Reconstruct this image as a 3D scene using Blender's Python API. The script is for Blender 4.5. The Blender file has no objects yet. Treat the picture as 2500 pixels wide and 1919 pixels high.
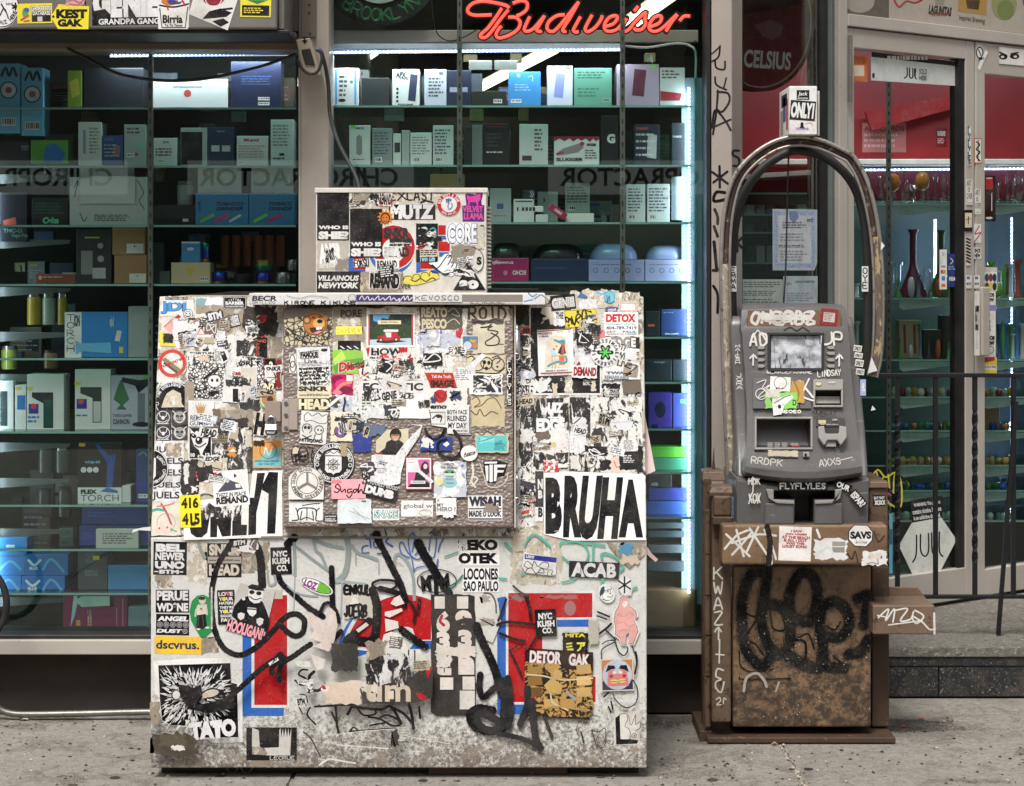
import bpy,math,random
from mathutils import Vector,Matrix
R=math.radians
# ------------------------------------------------------------------ camera, sky, sun, exposure
F,HX,HY,CZ=4700.0,1250.0,660.0,1.5 # focal length and horizon in photo pixels, eye height in metres
sc=bpy.context.scene
col=sc.collection
cam=bpy.data.cameras.new('camera');camo=bpy.data.objects.new('camera',cam);col.objects.link(camo)
cam.sensor_width=36;cam.lens=36*F/2500;cam.shift_y=-(959.5-HY)/2500
cam.clip_start=0.05;cam.clip_end=300
camo.location=(0,0,CZ);camo.rotation_euler=(R(90),0,0);sc.camera=camo
SUN_EL,SUN_AZ=60,200
world=bpy.data.worlds.new('World');sc.world=world;world.use_nodes=True
wn=world.node_tree;bgn=wn.nodes['Background']
sky=wn.nodes.new('ShaderNodeTexSky');sky.sky_type='NISHITA';sky.sun_disc=False
sky.sun_elevation=R(SUN_EL);sky.sun_rotation=R(SUN_AZ);sky.dust_density=4;sky.air_density=1.0
hs=wn.nodes.new('ShaderNodeHueSaturation');hs.inputs['Saturation'].default_value=0.22
wn.links.new(sky.outputs[0],hs.inputs['Color']);wn.links.new(hs.outputs[0],bgn.inputs[0])
bgn.inputs[1].default_value=0.10
sl=bpy.data.lights.new('sun','SUN');sl.energy=2.7;sl.angle=R(20);sl.color=(1,.975,.94)
so=bpy.data.objects.new('sun',sl);col.objects.link(so)
sd=Vector((math.sin(R(SUN_AZ))*math.cos(R(SUN_EL)),math.cos(R(SUN_AZ))*math.cos(R(SUN_EL)),math.sin(R(SUN_EL))))
so.rotation_euler=sd.to_track_quat('Z','Y').to_euler();so.location=sd*20
vs=sc.view_settings;vs.view_transform='Standard';vs.look='None';vs.exposure=0.48;vs.gamma=1;vs.use_curve_mapping=False
sc.cycles.max_bounces=10;sc.cycles.transparent_max_bounces=24;sc.cycles.sample_clamp_indirect=3
# ------------------------------------------------------------------ materials
def lin(h):
 h=h.lstrip('#');c=[int(h[i:i+2],16)/255 for i in(0,2,4)]
 return tuple(x/12.92 if x<=.04045 else((x+.055)/1.055)**2.4 for x in c)+(1,)
class NG:
 def __init__(s,name):
  s.m=bpy.data.materials.new(name);s.m.use_nodes=True;s.t=s.m.node_tree
  s.p=s.t.nodes['Principled BSDF'];s.out=s.t.nodes['Material Output']
  s.co=s.t.nodes.new('ShaderNodeTexCoord').outputs['Object']
 def n(s,typ,props=None,**kw):
  nd=s.t.nodes.new('ShaderNode'+typ)
  for k,v in(props or{}).items():setattr(nd,k,v)
  for k,v in kw.items():
   key=k.replace('_',' ')
   inp=nd.inputs[int(k[1:])]if k[0]=='i' and k[1:].isdigit()else nd.inputs[key]
   s.set(inp,v)
  return nd
 def set(s,inp,v):
  if isinstance(v,bpy.types.NodeSocket):s.t.links.new(v,inp)
  else:inp.default_value=v
 def noise(s,scale,detail=4,rough=.55,vec=None,dist=0):
  return s.n('TexNoise',Scale=scale,Detail=detail,Roughness=rough,Distortion=dist,Vector=vec or s.co).outputs['Fac']
 def mapping(s,sx,sy,sz,off=(0,0,0)):
  return s.n('Mapping',Vector=s.co,Scale=(sx,sy,sz),Location=off).outputs[0]
 def step(s,fac,a,b):
  return s.n('MapRange',Value=fac,i1=a,i2=b,i3=0.0,i4=1.0).outputs[0]
 def mul(s,a,b):return s.n('Math',{'operation':'MULTIPLY'},i0=a,i1=b).outputs[0]
 def add(s,a,b):return s.n('Math',{'operation':'ADD'},i0=a,i1=b).outputs[0]
 def mix(s,fac,a,b):
  nd=s.t.nodes.new('ShaderNodeMix');nd.data_type='RGBA'
  s.set(nd.inputs[0],fac);s.set(nd.inputs[6],lin(a)if isinstance(a,str)else a);s.set(nd.inputs[7],lin(b)if isinstance(b,str)else b)
  return nd.outputs[2]
 def bump(s,h,strength=.3,dist=.002):
  s.set(s.p.inputs['Normal'],s.n('Bump',Height=h,Strength=strength,Distance=dist).outputs[0])
 def fin(s,color,rough=.6,metal=0,spec=.5):
  s.set(s.p.inputs['Base Color'],lin(color)if isinstance(color,str)else color)
  s.set(s.p.inputs['Roughness'],rough);s.set(s.p.inputs['Metallic'],metal);s.p.inputs['Specular IOR Level'].default_value=spec
  return s.m
CACHE={}
def cached(fn):
 def w(*a):
  k=(fn.__name__,)+a
  if k not in CACHE:CACHE[k]=fn(*a)
  return CACHE[k]
 return w
@cached
def ink(h): # printed vinyl or paper: slightly uneven, scuffed, dirty
 g=NG('print_'+h.strip('#'));c=lin(h);l=.3*c[0]+.6*c[1]+.1*c[2]
 a=g.noise(14,5,.65);b=g.noise(170,3,.7)
 dirt='#8d8475' if l>.18 else '#8a857c'
 c1=g.mix(g.mul(g.step(a,.42,.7),.38 if l>.18 else .14),c,dirt)
 c2=g.mix(g.mul(g.step(b,.61,.70),.55 if l>.18 else .3),c1,'#5d5348' if l>.18 else '#b5b0a6')
 g.bump(g.noise(35,4),.25,.0012)
 return g.fin(c2,.6,0,.15)
@cached
def plain(h,rough,metal):
 g=NG('finish_'+h.strip('#'));a=g.noise(9,5)
 c=g.mix(g.mul(g.step(a,.35,.7),.25),h,'#4a443c');return g.fin(c,rough,metal)
@cached
def carton(h): # printed carton board
 g=NG('carton_'+h.strip('#'));a=g.noise(7,3)
 return g.fin(g.mix(g.mul(a,.18),h,'#55524c'),.38)
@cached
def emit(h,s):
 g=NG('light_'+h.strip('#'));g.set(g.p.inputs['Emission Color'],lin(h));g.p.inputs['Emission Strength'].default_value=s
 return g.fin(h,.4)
@cached
def spray(h,a): # thin over-spray of paint
 g=NG('overspray');g.fin(h,.6)
 t=g.n('BsdfTransparent');m=g.n('MixShader')
 sp=g.step(g.noise(420,2,.6),.62-a*.35,.72-a*.2)
 g.set(m.inputs[0],sp);g.set(m.inputs[1],t.outputs[0]);g.set(m.inputs[2],g.p.outputs[0]);g.set(g.out.inputs[0],m.outputs[0])
 return g.m
@cached
def pane_glass(tint,refl):
 g=NG('pane_glass');t=g.n('BsdfTransparent',Color=lin(tint));gl=g.n('BsdfGlossy',Color=(1,1,1,1),Roughness=0.0)
 fc=g.n('LayerWeight',Blend=.5).outputs['Facing'];f0=((refl-1)/(refl+1))**2
 f=g.add(g.mul(g.n('Math',{'operation':'POWER'},i0=fc,i1=5.0).outputs[0],1-f0),f0);m=g.n('MixShader')
 g.set(m.inputs[0],f);g.set(m.inputs[1],t.outputs[0]);g.set(m.inputs[2],gl.outputs[0]);g.set(g.out.inputs[0],m.outputs[0])
 return g.m
@cached
def blown_glass(h,rough):
 g=NG('blown_glass');g.p.inputs['Transmission Weight'].default_value=.85;g.p.inputs['IOR'].default_value=1.3
 return g.fin(h,rough)
def m_freezer(name,lower):
 g=NG(name)
 sep=g.n('SeparateXYZ',Vector=g.co);z=sep.outputs[2]
 big=g.noise(5 if lower else 9,6,.6,dist=.6);fine=g.noise(95,5,.75);mid=g.noise(26,6,.7,dist=.4)
 low=g.step(z,.34,.04) # road splash: dense near the foot
 c=g.mix(g.mul(g.step(mid,.4,.75),.35),'#d6d5d0','#aaa498')
 if lower:
  grime=g.add(g.mul(low,.26),g.mul(g.step(big,.5,.7),.06))
  m=g.step(g.add(fine,grime),.60,.80)
  c=g.mix(m,c,'#6f655a')
  m2=g.step(g.add(mid,g.mul(low,.16)),.66,.74);c=g.mix(g.mul(m2,.8),c,'#8b8072')
  st=g.noise(60,4,.7,vec=g.mapping(.12,1,1));c=g.mix(g.mul(g.step(st,.68,.72),g.mul(low,.8)),c,'#efece4')
 else:
  c=g.mix(g.step(big,.5,.53),c,'#b9ae9a');c=g.mix(g.step(g.noise(24,6,.65,dist=.8),.55,.565),c,'#83776a')
  c=g.mix(g.step(g.noise(30,7,.7,vec=g.mapping(1,1,.6,(3,1,2)),dist=.7),.57,.585),c,'#dedbd5')
  c=g.mix(g.step(g.noise(34,7,.72,vec=g.mapping(1,1,.7,(7,4,1)),dist=.5),.59,.60),c,'#2a2724')
  c=g.mix(g.mul(g.step(fine,.6,.72),.8),c,'#5f554a')
 g.bump(g.add(fine,g.mul(big,2)),.5,.003)
 return g.fin(c,.5)
def m_tear(name,base,over,under,sx,thr,scale=44):
 g=NG(name);v=g.mapping(1,1,sx)
 a=g.noise(scale,8,.68,vec=v,dist=.7);b=g.noise(scale*2.2,6,.7,vec=g.mapping(1,1,sx*.8,(5,2,8)),dist=.5);d=g.noise(110,4,.75)
 c=g.mix(g.step(a,thr,thr+.012),base,over);c=g.mix(g.step(b,.61,.625),c,under)
 c=g.mix(g.mul(g.step(d,.58,.66),.7),c,'#75695a');c=g.mix(g.mul(g.step(g.noise(16,5,.6),.5,.7),.35),c,'#6b5f50');g.bump(g.add(a,b),.6,.003)
 return g.fin(c,.6)
def m_line(name,paper,line,scale,w,dist=1.2):
 g=NG(name);nv=g.n('TexNoise',Scale=scale*.5,Detail=3,Vector=g.co).outputs['Color']
 v=g.n('VectorMath',{'operation':'ADD'},i0=g.co,i1=g.n('VectorMath',{'operation':'SCALE'},i0=nv,Scale=dist/scale).outputs[0]).outputs[0]
 e=g.n('TexVoronoi',{'feature':'DISTANCE_TO_EDGE'},Vector=v,Scale=scale).outputs['Distance']
 c=g.mix(g.step(e,w,w*1.5),line,paper)
 c=g.mix(g.step(g.noise(scale*.9,3),.6,.62),c,line if w>.05 else paper)
 c=g.mix(g.mul(g.step(g.noise(120,3,.7),.63,.7),.5),c,'#8d8475')
 return g.fin(c,.6)
def m_cut(name,a_,b_,scale): # wood-cut print: ragged black and white strokes
 g=NG(name);v=g.mapping(.9,1,1.1)
 a=g.noise(scale,6,.62,vec=v,dist=2.6);c=g.mix(g.step(a,.5,.515),a_,b_);return g.fin(c,.6)
def m_concrete(name,c0,c1,c2):
 g=NG(name);a=g.noise(1.7,6,.6);b=g.noise(30,8,.8);d=g.noise(75,5,.78);e=g.noise(7,7,.72,dist=.7)
 c=g.mix(g.step(a,.35,.65),c0,c1);c=g.mix(g.mul(g.step(b,.42,.66),.75),c,c2)
 c=g.mix(g.mul(g.step(e,.50,.66),.6),c,'#655c50');c=g.mix(g.mul(g.step(d,.56,.62),.8),c,'#cbc3b5')
 c=g.mix(g.mul(g.step(g.noise(52,4,.75,vec=g.mapping(1,1,1,(4,7,1))),.60,.64),.85),c,'#4a433a')
 g.bump(g.add(b,g.mul(d,.8)),1.0,.018);return g.fin(c,.85)
def m_rust(name,c0,c1,rust,thr=.6,metal=.0,rough=.5):
 g=NG(name);a=g.noise(6,6,.6);b=g.noise(38,6,.72,dist=.5);d=g.noise(160,3,.7)
 c=g.mix(g.step(a,.3,.7),c0,c1);c=g.mix(g.step(b,thr,thr+.06),c,rust)
 c=g.mix(g.mul(g.step(d,.65,.7),.8),c,'#37302a')
 g.bump(g.add(b,d),.3,.002);return g.fin(c,rough,metal)
def m_pedestal():
 g=NG('grimy_brown_cabinet');z=g.n('SeparateXYZ',Vector=g.co).outputs[2];a=g.noise(7,6,.62,dist=.5);b=g.noise(45,6,.75);d=g.noise(150,4,.75);low=g.step(z,.5,.08)
 c=g.mix(g.step(a,.35,.65),'#846a50','#6a523d');m=g.step(g.add(b,g.add(g.mul(low,.17),g.mul(a,.12))),.60,.76);c=g.mix(g.mul(m,.9),c,'#332b25')
 st_=g.noise(26,5,.7,vec=g.mapping(1,1,.1));c=g.mix(g.mul(g.step(st_,.58,.7),.5),c,'#3a2b20');c=g.mix(g.mul(g.step(d,.62,.68),.8),c,'#57483a')
 g.bump(g.add(b,d),.35,.002);return g.fin(c,.42)
def m_pebble():
 g=NG('brown_embossed');v=g.mapping(.85,1,1.2)
 e=g.n('TexVoronoi',{'feature':'SMOOTH_F1'},Vector=v,Scale=120).outputs['Distance'];b=g.noise(6,5)
 c=g.mix(g.mul(g.step(b,.35,.7),.6),'#7e7068','#675a52');c=g.mix(g.mul(g.step(g.noise(130,3,.7),.64,.7),.7),c,'#b3a99f')
 g.bump(g.add(e,g.mul(g.noise(60,3,.6),.5)),.9,.005);return g.fin(c,.38)
def m_wallboard(name,c0,c1,rough=.7,sc_=3):
 g=NG(name);a=g.noise(sc_,5,.6);b=g.noise(70,4,.7)
 c=g.mix(g.step(a,.3,.7),c0,c1);c=g.mix(g.mul(g.step(b,.62,.75),.35),c,'#4c463e');g.bump(b,.25,.002);return g.fin(c,rough)
def m_atm(name,c0,c1,rough):
 g=NG(name);a=g.noise(4,6,.6);b=g.noise(90,5,.75);k1=g.noise(40,5,.7,vec=g.mapping(.25,1,1.4),dist=1.0)
 c=g.mix(g.step(a,.3,.7),c0,c1);c=g.mix(g.mul(g.step(b,.58,.7),.45),c,'#2f2c2a');c=g.mix(g.mul(g.step(k1,.64,.68),.45),c,'#a8a39d')
 g.bump(b,.15,.001);return g.fin(c,g.add(g.mul(b,.25),rough))
def m_brick():return m_wallboard('red_wall','#94181e','#780f15',.5)
def m_rainbow():
 g=NG('oil_slick_metal');sep=g.n('SeparateXYZ',Vector=g.co).outputs[2]
 w=g.n('Math',{'operation':'FRACT'},i0=g.mul(sep,13.0)).outputs[0]
 cr=g.n('ValToRGB',Fac=w);e=cr.color_ramp.elements;e[0].color=lin('#6b2fa0');e[1].color=lin('#d0a020')
 x=e.new(.35);x.color=lin('#1d55c0');x=e.new(.65);x.color=lin('#1fa070');return g.fin(cr.outputs[0],.25,.8)
def m_screen():
 g=NG('atm_screen');a=g.noise(22,5,.6,vec=g.mapping(1,1,1.4));s1=g.noise(30,4,.6,vec=g.mapping(1.2,1,.25,(2,0,0)),dist=2.0)
 c=g.mix(g.step(a,.4,.62),'#7d7f84','#c3c5c9');c=g.mix(g.step(s1,.58,.64),c,'#3f4146');return g.fin(c,.22)
def m_cert():
 g=NG('certificate_border');e=g.n('TexVoronoi',Vector=g.co,Scale=120.0).outputs['Distance']
 return g.fin(g.mix(g.step(e,.3,.5),'#6f8fc4','#b9c9e2'),.5)
M=dict(
 fup=m_freezer('freezer_paint_collage',0),flo=m_freezer('freezer_paint',1),pebble=m_pebble(),
 res=m_tear('paper_residue','#c3b9a6','#dedad2','#857867',.7,.54),res2=m_tear('brown_residue','#978a79','#c3b8a6','#4f453c',.6,.55),
 bw=m_tear('black_poster_torn','#161417','#d9d6d1','#c0b6a6',.35,.54),wb=m_tear('white_poster_torn','#dbd8d3','#1a181b','#b5ab9b',.6,.56,55),
 white=m_tear('white_paper_torn','#d3d1d1','#e3e1e1','#aaa298',.4,.5),redt=m_tear('red_poster_torn','#b9202b','#e9e2dd','#d9cfc6',.7,.5,34),
 bluet=m_tear('blue_poster_torn','#b9bcc6','#e2e0dd','#5a6aa0',.7,.5,30),
 line=m_line('ink_drawing','#d9d6ce','#1c1a1d',62,.06),line2=m_line('fine_ink_drawing','#d9d6cf','#222022',110,.10),linetan=m_line('ink_on_tan','#bfb192','#2a2420',70,.08),
 cut=m_cut('wood_cut_print','#17151a','#dedbd6',24),cutg=m_cut('pen_scribble','#e6e4de','#3a3838',40),gold=m_cut('gold_and_black_print','#1c130d','#b98f4e',30),
 conc=m_concrete('sidewalk_concrete','#aaa499','#b7b1a6','#8b8276'),conc2=m_concrete('platform_concrete','#88837a','#958f86','#6d675e'),
 bulk=m_wallboard('dark_stucco','#3a332d','#2b2521',.85,6),riser=m_tear('grey_stone_worn','#1d1e20','#2a2b2d','#85847f',1,.55,60),
 beige=m_wallboard('beige_aluminium','#a99f95','#988e84',.42),beige2=m_wallboard('bronze_channel','#6f6557','#5b5246',.45),pale=m_wallboard('pale_aluminium','#b5aea4','#a39b90',.38),
 greyframe=m_wallboard('grey_frame','#66706c','#56605c',.45),black=plain('#121214',.5,0),rubber=plain('#191718',.6,0),galv=m_rust('galvanised_steel','#8d8a83','#77746d','#a9a59c',.68,.6,.4),
 steel=m_rust('chromed_tube','#a8a39c','#857f77','#5c4a3c',.58,.6,.42),maroon=m_rust('maroon_paint_worn','#4a3532','#352b28','#8f8473',.56,.1,.5),
 brown=m_rust('brown_steel','#695544','#4f3d2e','#38291d',.55,.1,.5),brown2=m_rust('brown_cabinet_steel','#7a6452','#655040','#46362a',.58,.1,.5),ped=m_pedestal(),rustp=m_rust('rusty_plate','#54402f','#3d2e23','#7a5c40',.60,.1,.6),
 atm=m_atm('grey_atm_plastic','#62605f','#545150',.2),atm2=m_atm('light_atm_plastic','#98958f','#85827d',.2),atm3=m_wallboard('dark_atm_plastic','#3f3b39','#363230',.4),
 card=m_wallboard('corrugated_board','#a07c56','#8e6c49',.8),screen=m_screen(),cert=m_cert(),rainbow=m_rainbow(),tin=plain('#9a9a98',.25,.8),
 inwall=m_wallboard('dark_interior_wall','#33372f','#23261f',.8,2),inwall2=m_wallboard('grey_interior_wall','#5d6058','#494c44',.8,2),red=m_brick(),wood=m_wallboard('brown_board','#8a6f4e','#6e563b',.6),
 glass=pane_glass('#eaf0ee',1.48),glassd=pane_glass('#eef2f1',1.42),shelfg=pane_glass('#c3e0d6',1.6),clear=pane_glass('#eef6f4',2.2),
 iron=m_rust('black_iron','#17171a','#202024','#3a2f28',.7,.3,.45),lock=plain('#b9b9bb',.25,.9),blackplate=plain('#23221f',.5,0),
 )
BL,WH='#0f0d12','#e0dfdd'
def C(c): # colour string or material
 if isinstance(c,bpy.types.Material):return c
 return M[c]if c in M else ink(c)
 # ------------------------------------------------------------------ mesh helpers
def W(px,py,Y):return Vector(((px-HX)/F*Y,Y,CZ-(py-HY)/F*Y))
def wx(px,Y):return(px-HX)/F*Y
def wz(py,Y):return CZ-(py-HY)/F*Y
class MB:
 def __init__(s):s.v,s.f,s.mi,s.ms=[],[],[],[]
 def mat(s,m):
  m=C(m)if isinstance(m,str)else m
  if m not in s.ms:s.ms.append(m)
  return s.ms.index(m)
 def add(s,vs_,fs,m):
  o=len(s.v);k=s.mat(m);s.v+=[tuple(v)for v in vs_]
  for f in fs:s.f.append([o+i for i in f]);s.mi.append(k)
  return s
 def hexa(s,a,b,m): # two matching quads a (front) and b (back), each counter-clockwise seen from the front
  return s.add(list(a)+list(b),[(0,1,2,3),(7,6,5,4),(0,4,5,1),(1,5,6,2),(2,6,7,3),(3,7,4,0)],m)
 def box(s,x0,x1,y0,y1,z0,z1,m):
  return s.hexa([(x0,y0,z0),(x1,y0,z0),(x1,y0,z1),(x0,y0,z1)],[(x0,y1,z0),(x1,y1,z0),(x1,y1,z1),(x0,y1,z1)],m)
 def tube(s,pts,r,m,n=8,closed=False):
  pts=[Vector(p)for p in pts];k=len(pts);vv,ff=[],[];up=None
  for i,p in enumerate(pts):
   d=(pts[(i+1)%k]-pts[i-1])if closed else(pts[min(i+1,k-1)]-pts[max(i-1,0)])
   d.normalize()
   if up is None:up=d.orthogonal().normalized()
   up=(up-d*up.dot(d)).normalized();w=d.cross(up);rr=r[i]if isinstance(r,(list,tuple))else r
   for j in range(n):
    a=2*math.pi*j/n;vv.append(p+(up*math.cos(a)+w*math.sin(a))*rr)
  for i in range(k if closed else k-1):
   for j in range(n):
    a,b=i*n+j,i*n+(j+1)%n;c,d_=((i+1)%k)*n+(j+1)%n,((i+1)%k)*n+j
    ff.append((a,d_,c,b))
  if not closed:ff+=[tuple(range(n)),tuple((k-1)*n+j for j in reversed(range(n)))]
  return s.add(vv,ff,m)
 def lathe(s,prof,c,m,n=14,axis='Z'):
  vv,ff=[],[];c=Vector(c)
  for r,h in prof:
   for j in range(n):
    a=2*math.pi*j/n;q=(r*math.cos(a),r*math.sin(a),h)
    vv.append(c+Vector(q if axis=='Z' else(q[0],q[2],q[1])if axis=='Y' else(q[2],q[0],q[1])))
  for i in range(len(prof)-1):
   for j in range(n):ff.append((i*n+j,i*n+(j+1)%n,(i+1)*n+(j+1)%n,(i+1)*n+j))
  ff+=[tuple(reversed(range(n))),tuple((len(prof)-1)*n+j for j in range(n))]
  return s.add(vv,ff,m)
 def build(s,name,parent=None,smooth=0,bevel=0,seg=2,**kw):
  me=bpy.data.meshes.new(name);me.from_pydata(s.v,[],s.f)
  for m in s.ms:me.materials.append(m)
  me.polygons.foreach_set('material_index',s.mi)
  if smooth:
   me.polygons.foreach_set('use_smooth',[True]*len(me.polygons));me.set_sharp_from_angle(angle=R(smooth))
  me.update()
  o=bpy.data.objects.new(name,me);col.objects.link(o);o.parent=parent
  if bevel:
   b=o.modifiers.new('bevel','BEVEL');b.width=bevel;b.segments=seg;b.limit_method='ANGLE'
  return tag(o,**kw)
def tag(o,label=None,cat=None,group=None,kind=None):
 for k,v in(('label',label),('category',cat),('group',group),('kind',kind)):
  if v:o[k]=v
 return o
def thing(name,label,cat,group=None,kind=None):
 o=bpy.data.objects.new(name,None);col.objects.link(o);o.empty_display_size=.05
 return tag(o,label,cat,group,kind)
def box(name,parent,x0,x1,y0,y1,z0,z1,m,bevel=.002,**kw):return MB().box(x0,x1,y0,y1,z0,z1,m).build(name,parent,bevel=bevel,**kw)
def pbox(name,parent,x0,y0,x1,y1,Y,depth,m,bevel=.002,**kw): # a box whose front face spans these photo pixels at distance Y
 return box(name,parent,wx(x0,Y),wx(x1,Y),Y,Y+depth,wz(y1,Y),wz(y0,Y),m,bevel,**kw)
 # ------------------------------------------------------------------ surfaces: pixels of the photograph carried onto planes of the place
class Surf:
 def __init__(s,p,n):s.p,s.n,s.log,s.lim=Vector(p),Vector(n).normalized(),[],None
 def P(s,px,py,h=0.0):
  d=Vector(((px-HX)/F,1,-(py-HY)/F));o=Vector((0,0,CZ))
  return o+d*((s.p-o).dot(s.n)/d.dot(s.n))+s.n*h
 def top(s,b,n): # height above everything already stuck there
  h=.0003
  for(x0,y0,x1,y1,t)in s.log:
   if x0<b[2]and b[0]<x1 and y0<b[3]and b[1]<y1:h=max(h,t+.00008)
  s.log.append((b[0],b[1],b[2],b[3],h+n*.00006));return h
def slab(mb,sf,q,h0,h1,m): # q: pixel rectangle or four pixel corners (clockwise from top left), raised from h0 to h1
 if len(q)==4 and not isinstance(q[0],(tuple,list)):q=[(q[0],q[1]),(q[2],q[1]),(q[2],q[3]),(q[0],q[3])]
 fr=[sf.P(x,y,h1)for x,y in reversed(q)];bk=[p-sf.n*(h1-h0)for p in fr]
 return mb.hexa(fr,bk,m)
def prism(mb,sf,pts,h0,h1,m):
 fr=[sf.P(x,y,h1)for x,y in pts];k=len(fr);bk=[p-sf.n*(h1-h0)for p in fr]
 return mb.add(fr+bk,[tuple(reversed(range(k))),tuple(range(k,2*k))]+[(i,(i+1)%k,k+(i+1)%k,k+i)for i in range(k)],m)
 # ------------------------------------------------------------------ flat print: every item is a list of (points, faces, colour)
TXT={}
def textmesh(s,bold,shear,space):
 k=(s,bold,shear,space)
 if k not in TXT:
  cu=bpy.data.curves.new('t','FONT');cu.body=s;cu.offset=bold;cu.shear=shear;cu.space_character=space;cu.resolution_u=3;cu.fill_mode='FRONT'
  cu.align_x='CENTER';cu.space_line=.8
  o=bpy.data.objects.new('t',cu);col.objects.link(o)
  me=o.evaluated_get(bpy.context.evaluated_depsgraph_get()).to_mesh()
  vv=[(v.co.x,v.co.y)for v in me.vertices];ff=[tuple(p.vertices)for p in me.polygons]
  bpy.data.objects.remove(o);bpy.data.curves.remove(cu)
  if vv:
   xs=[v[0]for v in vv];ys=[v[1]for v in vv];x0,x1,y0,y1=min(xs),max(xs),min(ys),max(ys)
   vv=[((x-x0)/max(x1-x0,1e-6),(y1-y)/max(y1-y0,1e-6))for x,y in vv]
  TXT[k]=(vv,ff)
 return TXT[k]
def rotp(pts,c,a):
 if not a:return pts
 ca,sa=math.cos(R(a)),math.sin(R(a));return[(c[0]+(x-c[0])*ca-(y-c[1])*sa,c[1]+(x-c[0])*sa+(y-c[1])*ca)for x,y in pts]
def T(s,x0,y0,x1,y1,c=BL,b=.025,sh=0,rot=0,sp=1.0,flip=0):
 vv,ff=textmesh(s,b,sh,sp);o=[(x0+u*(x1-x0),y0+v*(y1-y0))for u,v in vv]
 if flip:o=[(x0+x1-x,y0+y1-y)for x,y in o]
 return[(rotp(o,((x0+x1)/2,(y0+y1)/2),rot),ff,c)]
def Q(x0,y0,x1,y1,c):return[([(x0,y0),(x1,y0),(x1,y1),(x0,y1)],[(3,2,1,0)],c)]
def P(pts,c):
 a=sum(pts[i-1][0]*pts[i][1]-pts[i][0]*pts[i-1][1]for i in range(len(pts)))
 return[(list(pts),[tuple(range(len(pts)))if a<0 else tuple(reversed(range(len(pts))))],c)]
def E(cx,cy,rx,ry,c,n=28,rot=0):return P(rotp([(cx+rx*math.cos(2*math.pi*i/n),cy+ry*math.sin(2*math.pi*i/n))for i in range(n)],(cx,cy),rot),c)
def O(cx,cy,r,w,c,n=32,ry=None):
 ry=ry or r;a=[(math.cos(2*math.pi*i/n),math.sin(2*math.pi*i/n))for i in range(n)]
 return[([(cx+r*x,cy+ry*y)for x,y in a]+[(cx+(r-w)*x,cy+(ry-w)*y)for x,y in a],[(i,n+i,n+(i+1)%n,(i+1)%n)for i in range(n)],c)]
def smoothline(p,k=6):
 if len(p)<3:return p
 o=[]
 for i in range(len(p)-1):
  a,b,c,d=p[max(i-1,0)],p[i],p[i+1],p[min(i+2,len(p)-1)]
  for j in range(k):
   t=j/k;o.append(tuple(.5*(2*b[q]+(c[q]-a[q])*t+(2*a[q]-5*b[q]+4*c[q]-d[q])*t*t+(3*b[q]-a[q]-3*c[q]+d[q])*t**3)for q in range(len(b))))
 return o+[tuple(p[-1])]
def S(p,w,c=BL,k=6,taper=0): # one brush or marker stroke
 wide=w/ZO[2]>7 and k>3;p=smoothline(p,12 if wide else k)if k>1 else list(p);n=len(p);L,Rr=[],[];rj=random.Random(int(w*7+p[0][0]))
 for i in range(n):
  a,b=p[max(i-1,0)],p[min(i+1,n-1)];dx,dy=b[0]-a[0],b[1]-a[1];l=math.hypot(dx,dy)or 1;t=i/max(n-1,1)
  h=w/2*(1-taper*t);h2=h*(1+rj.uniform(-.13,.07))if wide else h;h*=1+rj.uniform(-.13,.07)if wide else 1
  L.append((p[i][0]-dy/l*h,p[i][1]+dx/l*h));Rr.append((p[i][0]+dy/l*h2,p[i][1]-dx/l*h2))
 vv=L+Rr;ff=[(i,i+1,n+i+1,n+i)for i in range(n-1)]
 for e,s_ in((0,-1),(n-1,1)):
  a=p[max(e-1,0)]if e else p[1];dx,dy=p[e][0]-a[0],p[e][1]-a[1];l=math.hypot(dx,dy)or 1;u=(dx/l,dy/l);h=w/2*(1-taper*(e>0));o=len(vv)
  vv+=[(p[e][0]+h*(u[0]*math.cos(t)-u[1]*math.sin(t)),p[e][1]+h*(u[1]*math.cos(t)+u[0]*math.sin(t)))for t in[math.pi/2-math.pi*q/6 for q in range(7)]]
  ff.append(tuple(reversed(range(o,o+7)))[::-1])
 return[(vv,ff,c,1)]
def A(s,cx,cy,r,a0,a1,h,c=WH,b=.03,inside=0,wsc=.62): # lettering round a circle, angles clockwise from the top
 out=[];n=len(s)
 for i,ch in enumerate(s):
  if ch==' ':continue
  a=a0+(a1-a0)*(i+.5)/n;w=h*wsc*(.45 if ch in "I1.-'" else 1.25 if ch in 'MW' else 1)
  x,y=cx+r*math.sin(R(a)),cy-r*math.cos(R(a));out+=T(ch,x-w/2,y-h/2,x+w/2,y+h/2,c,b,0,a+(180 if inside else 0))
 return out
def G(x0,y0,x1,y1,n,c='#55524f',seed=1,fill=.5,al=0): # lines of print too small to read
 rnd=random.Random(seed*7+int(x0));out=[];st_=(y1-y0)/n
 for i in range(n):
  x=x0+(al and rnd.uniform(0,.18)*(x1-x0));xe=x1-rnd.uniform(0,.3)*(x1-x0)
  while x<xe-2*ZO[2]:
   w=min(rnd.uniform(3,13)*ZO[2],xe-x);out+=Q(x,y0+i*st_,x+w,y0+i*st_+st_*fill,c);x+=w+rnd.uniform(1.5,3)*ZO[2]
 v,f=[],[]
 for q in out:f+=[tuple(k+len(v)for k in q[1][0])];v+=q[0]
 return[(v,f,c)]if v else[]
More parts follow.
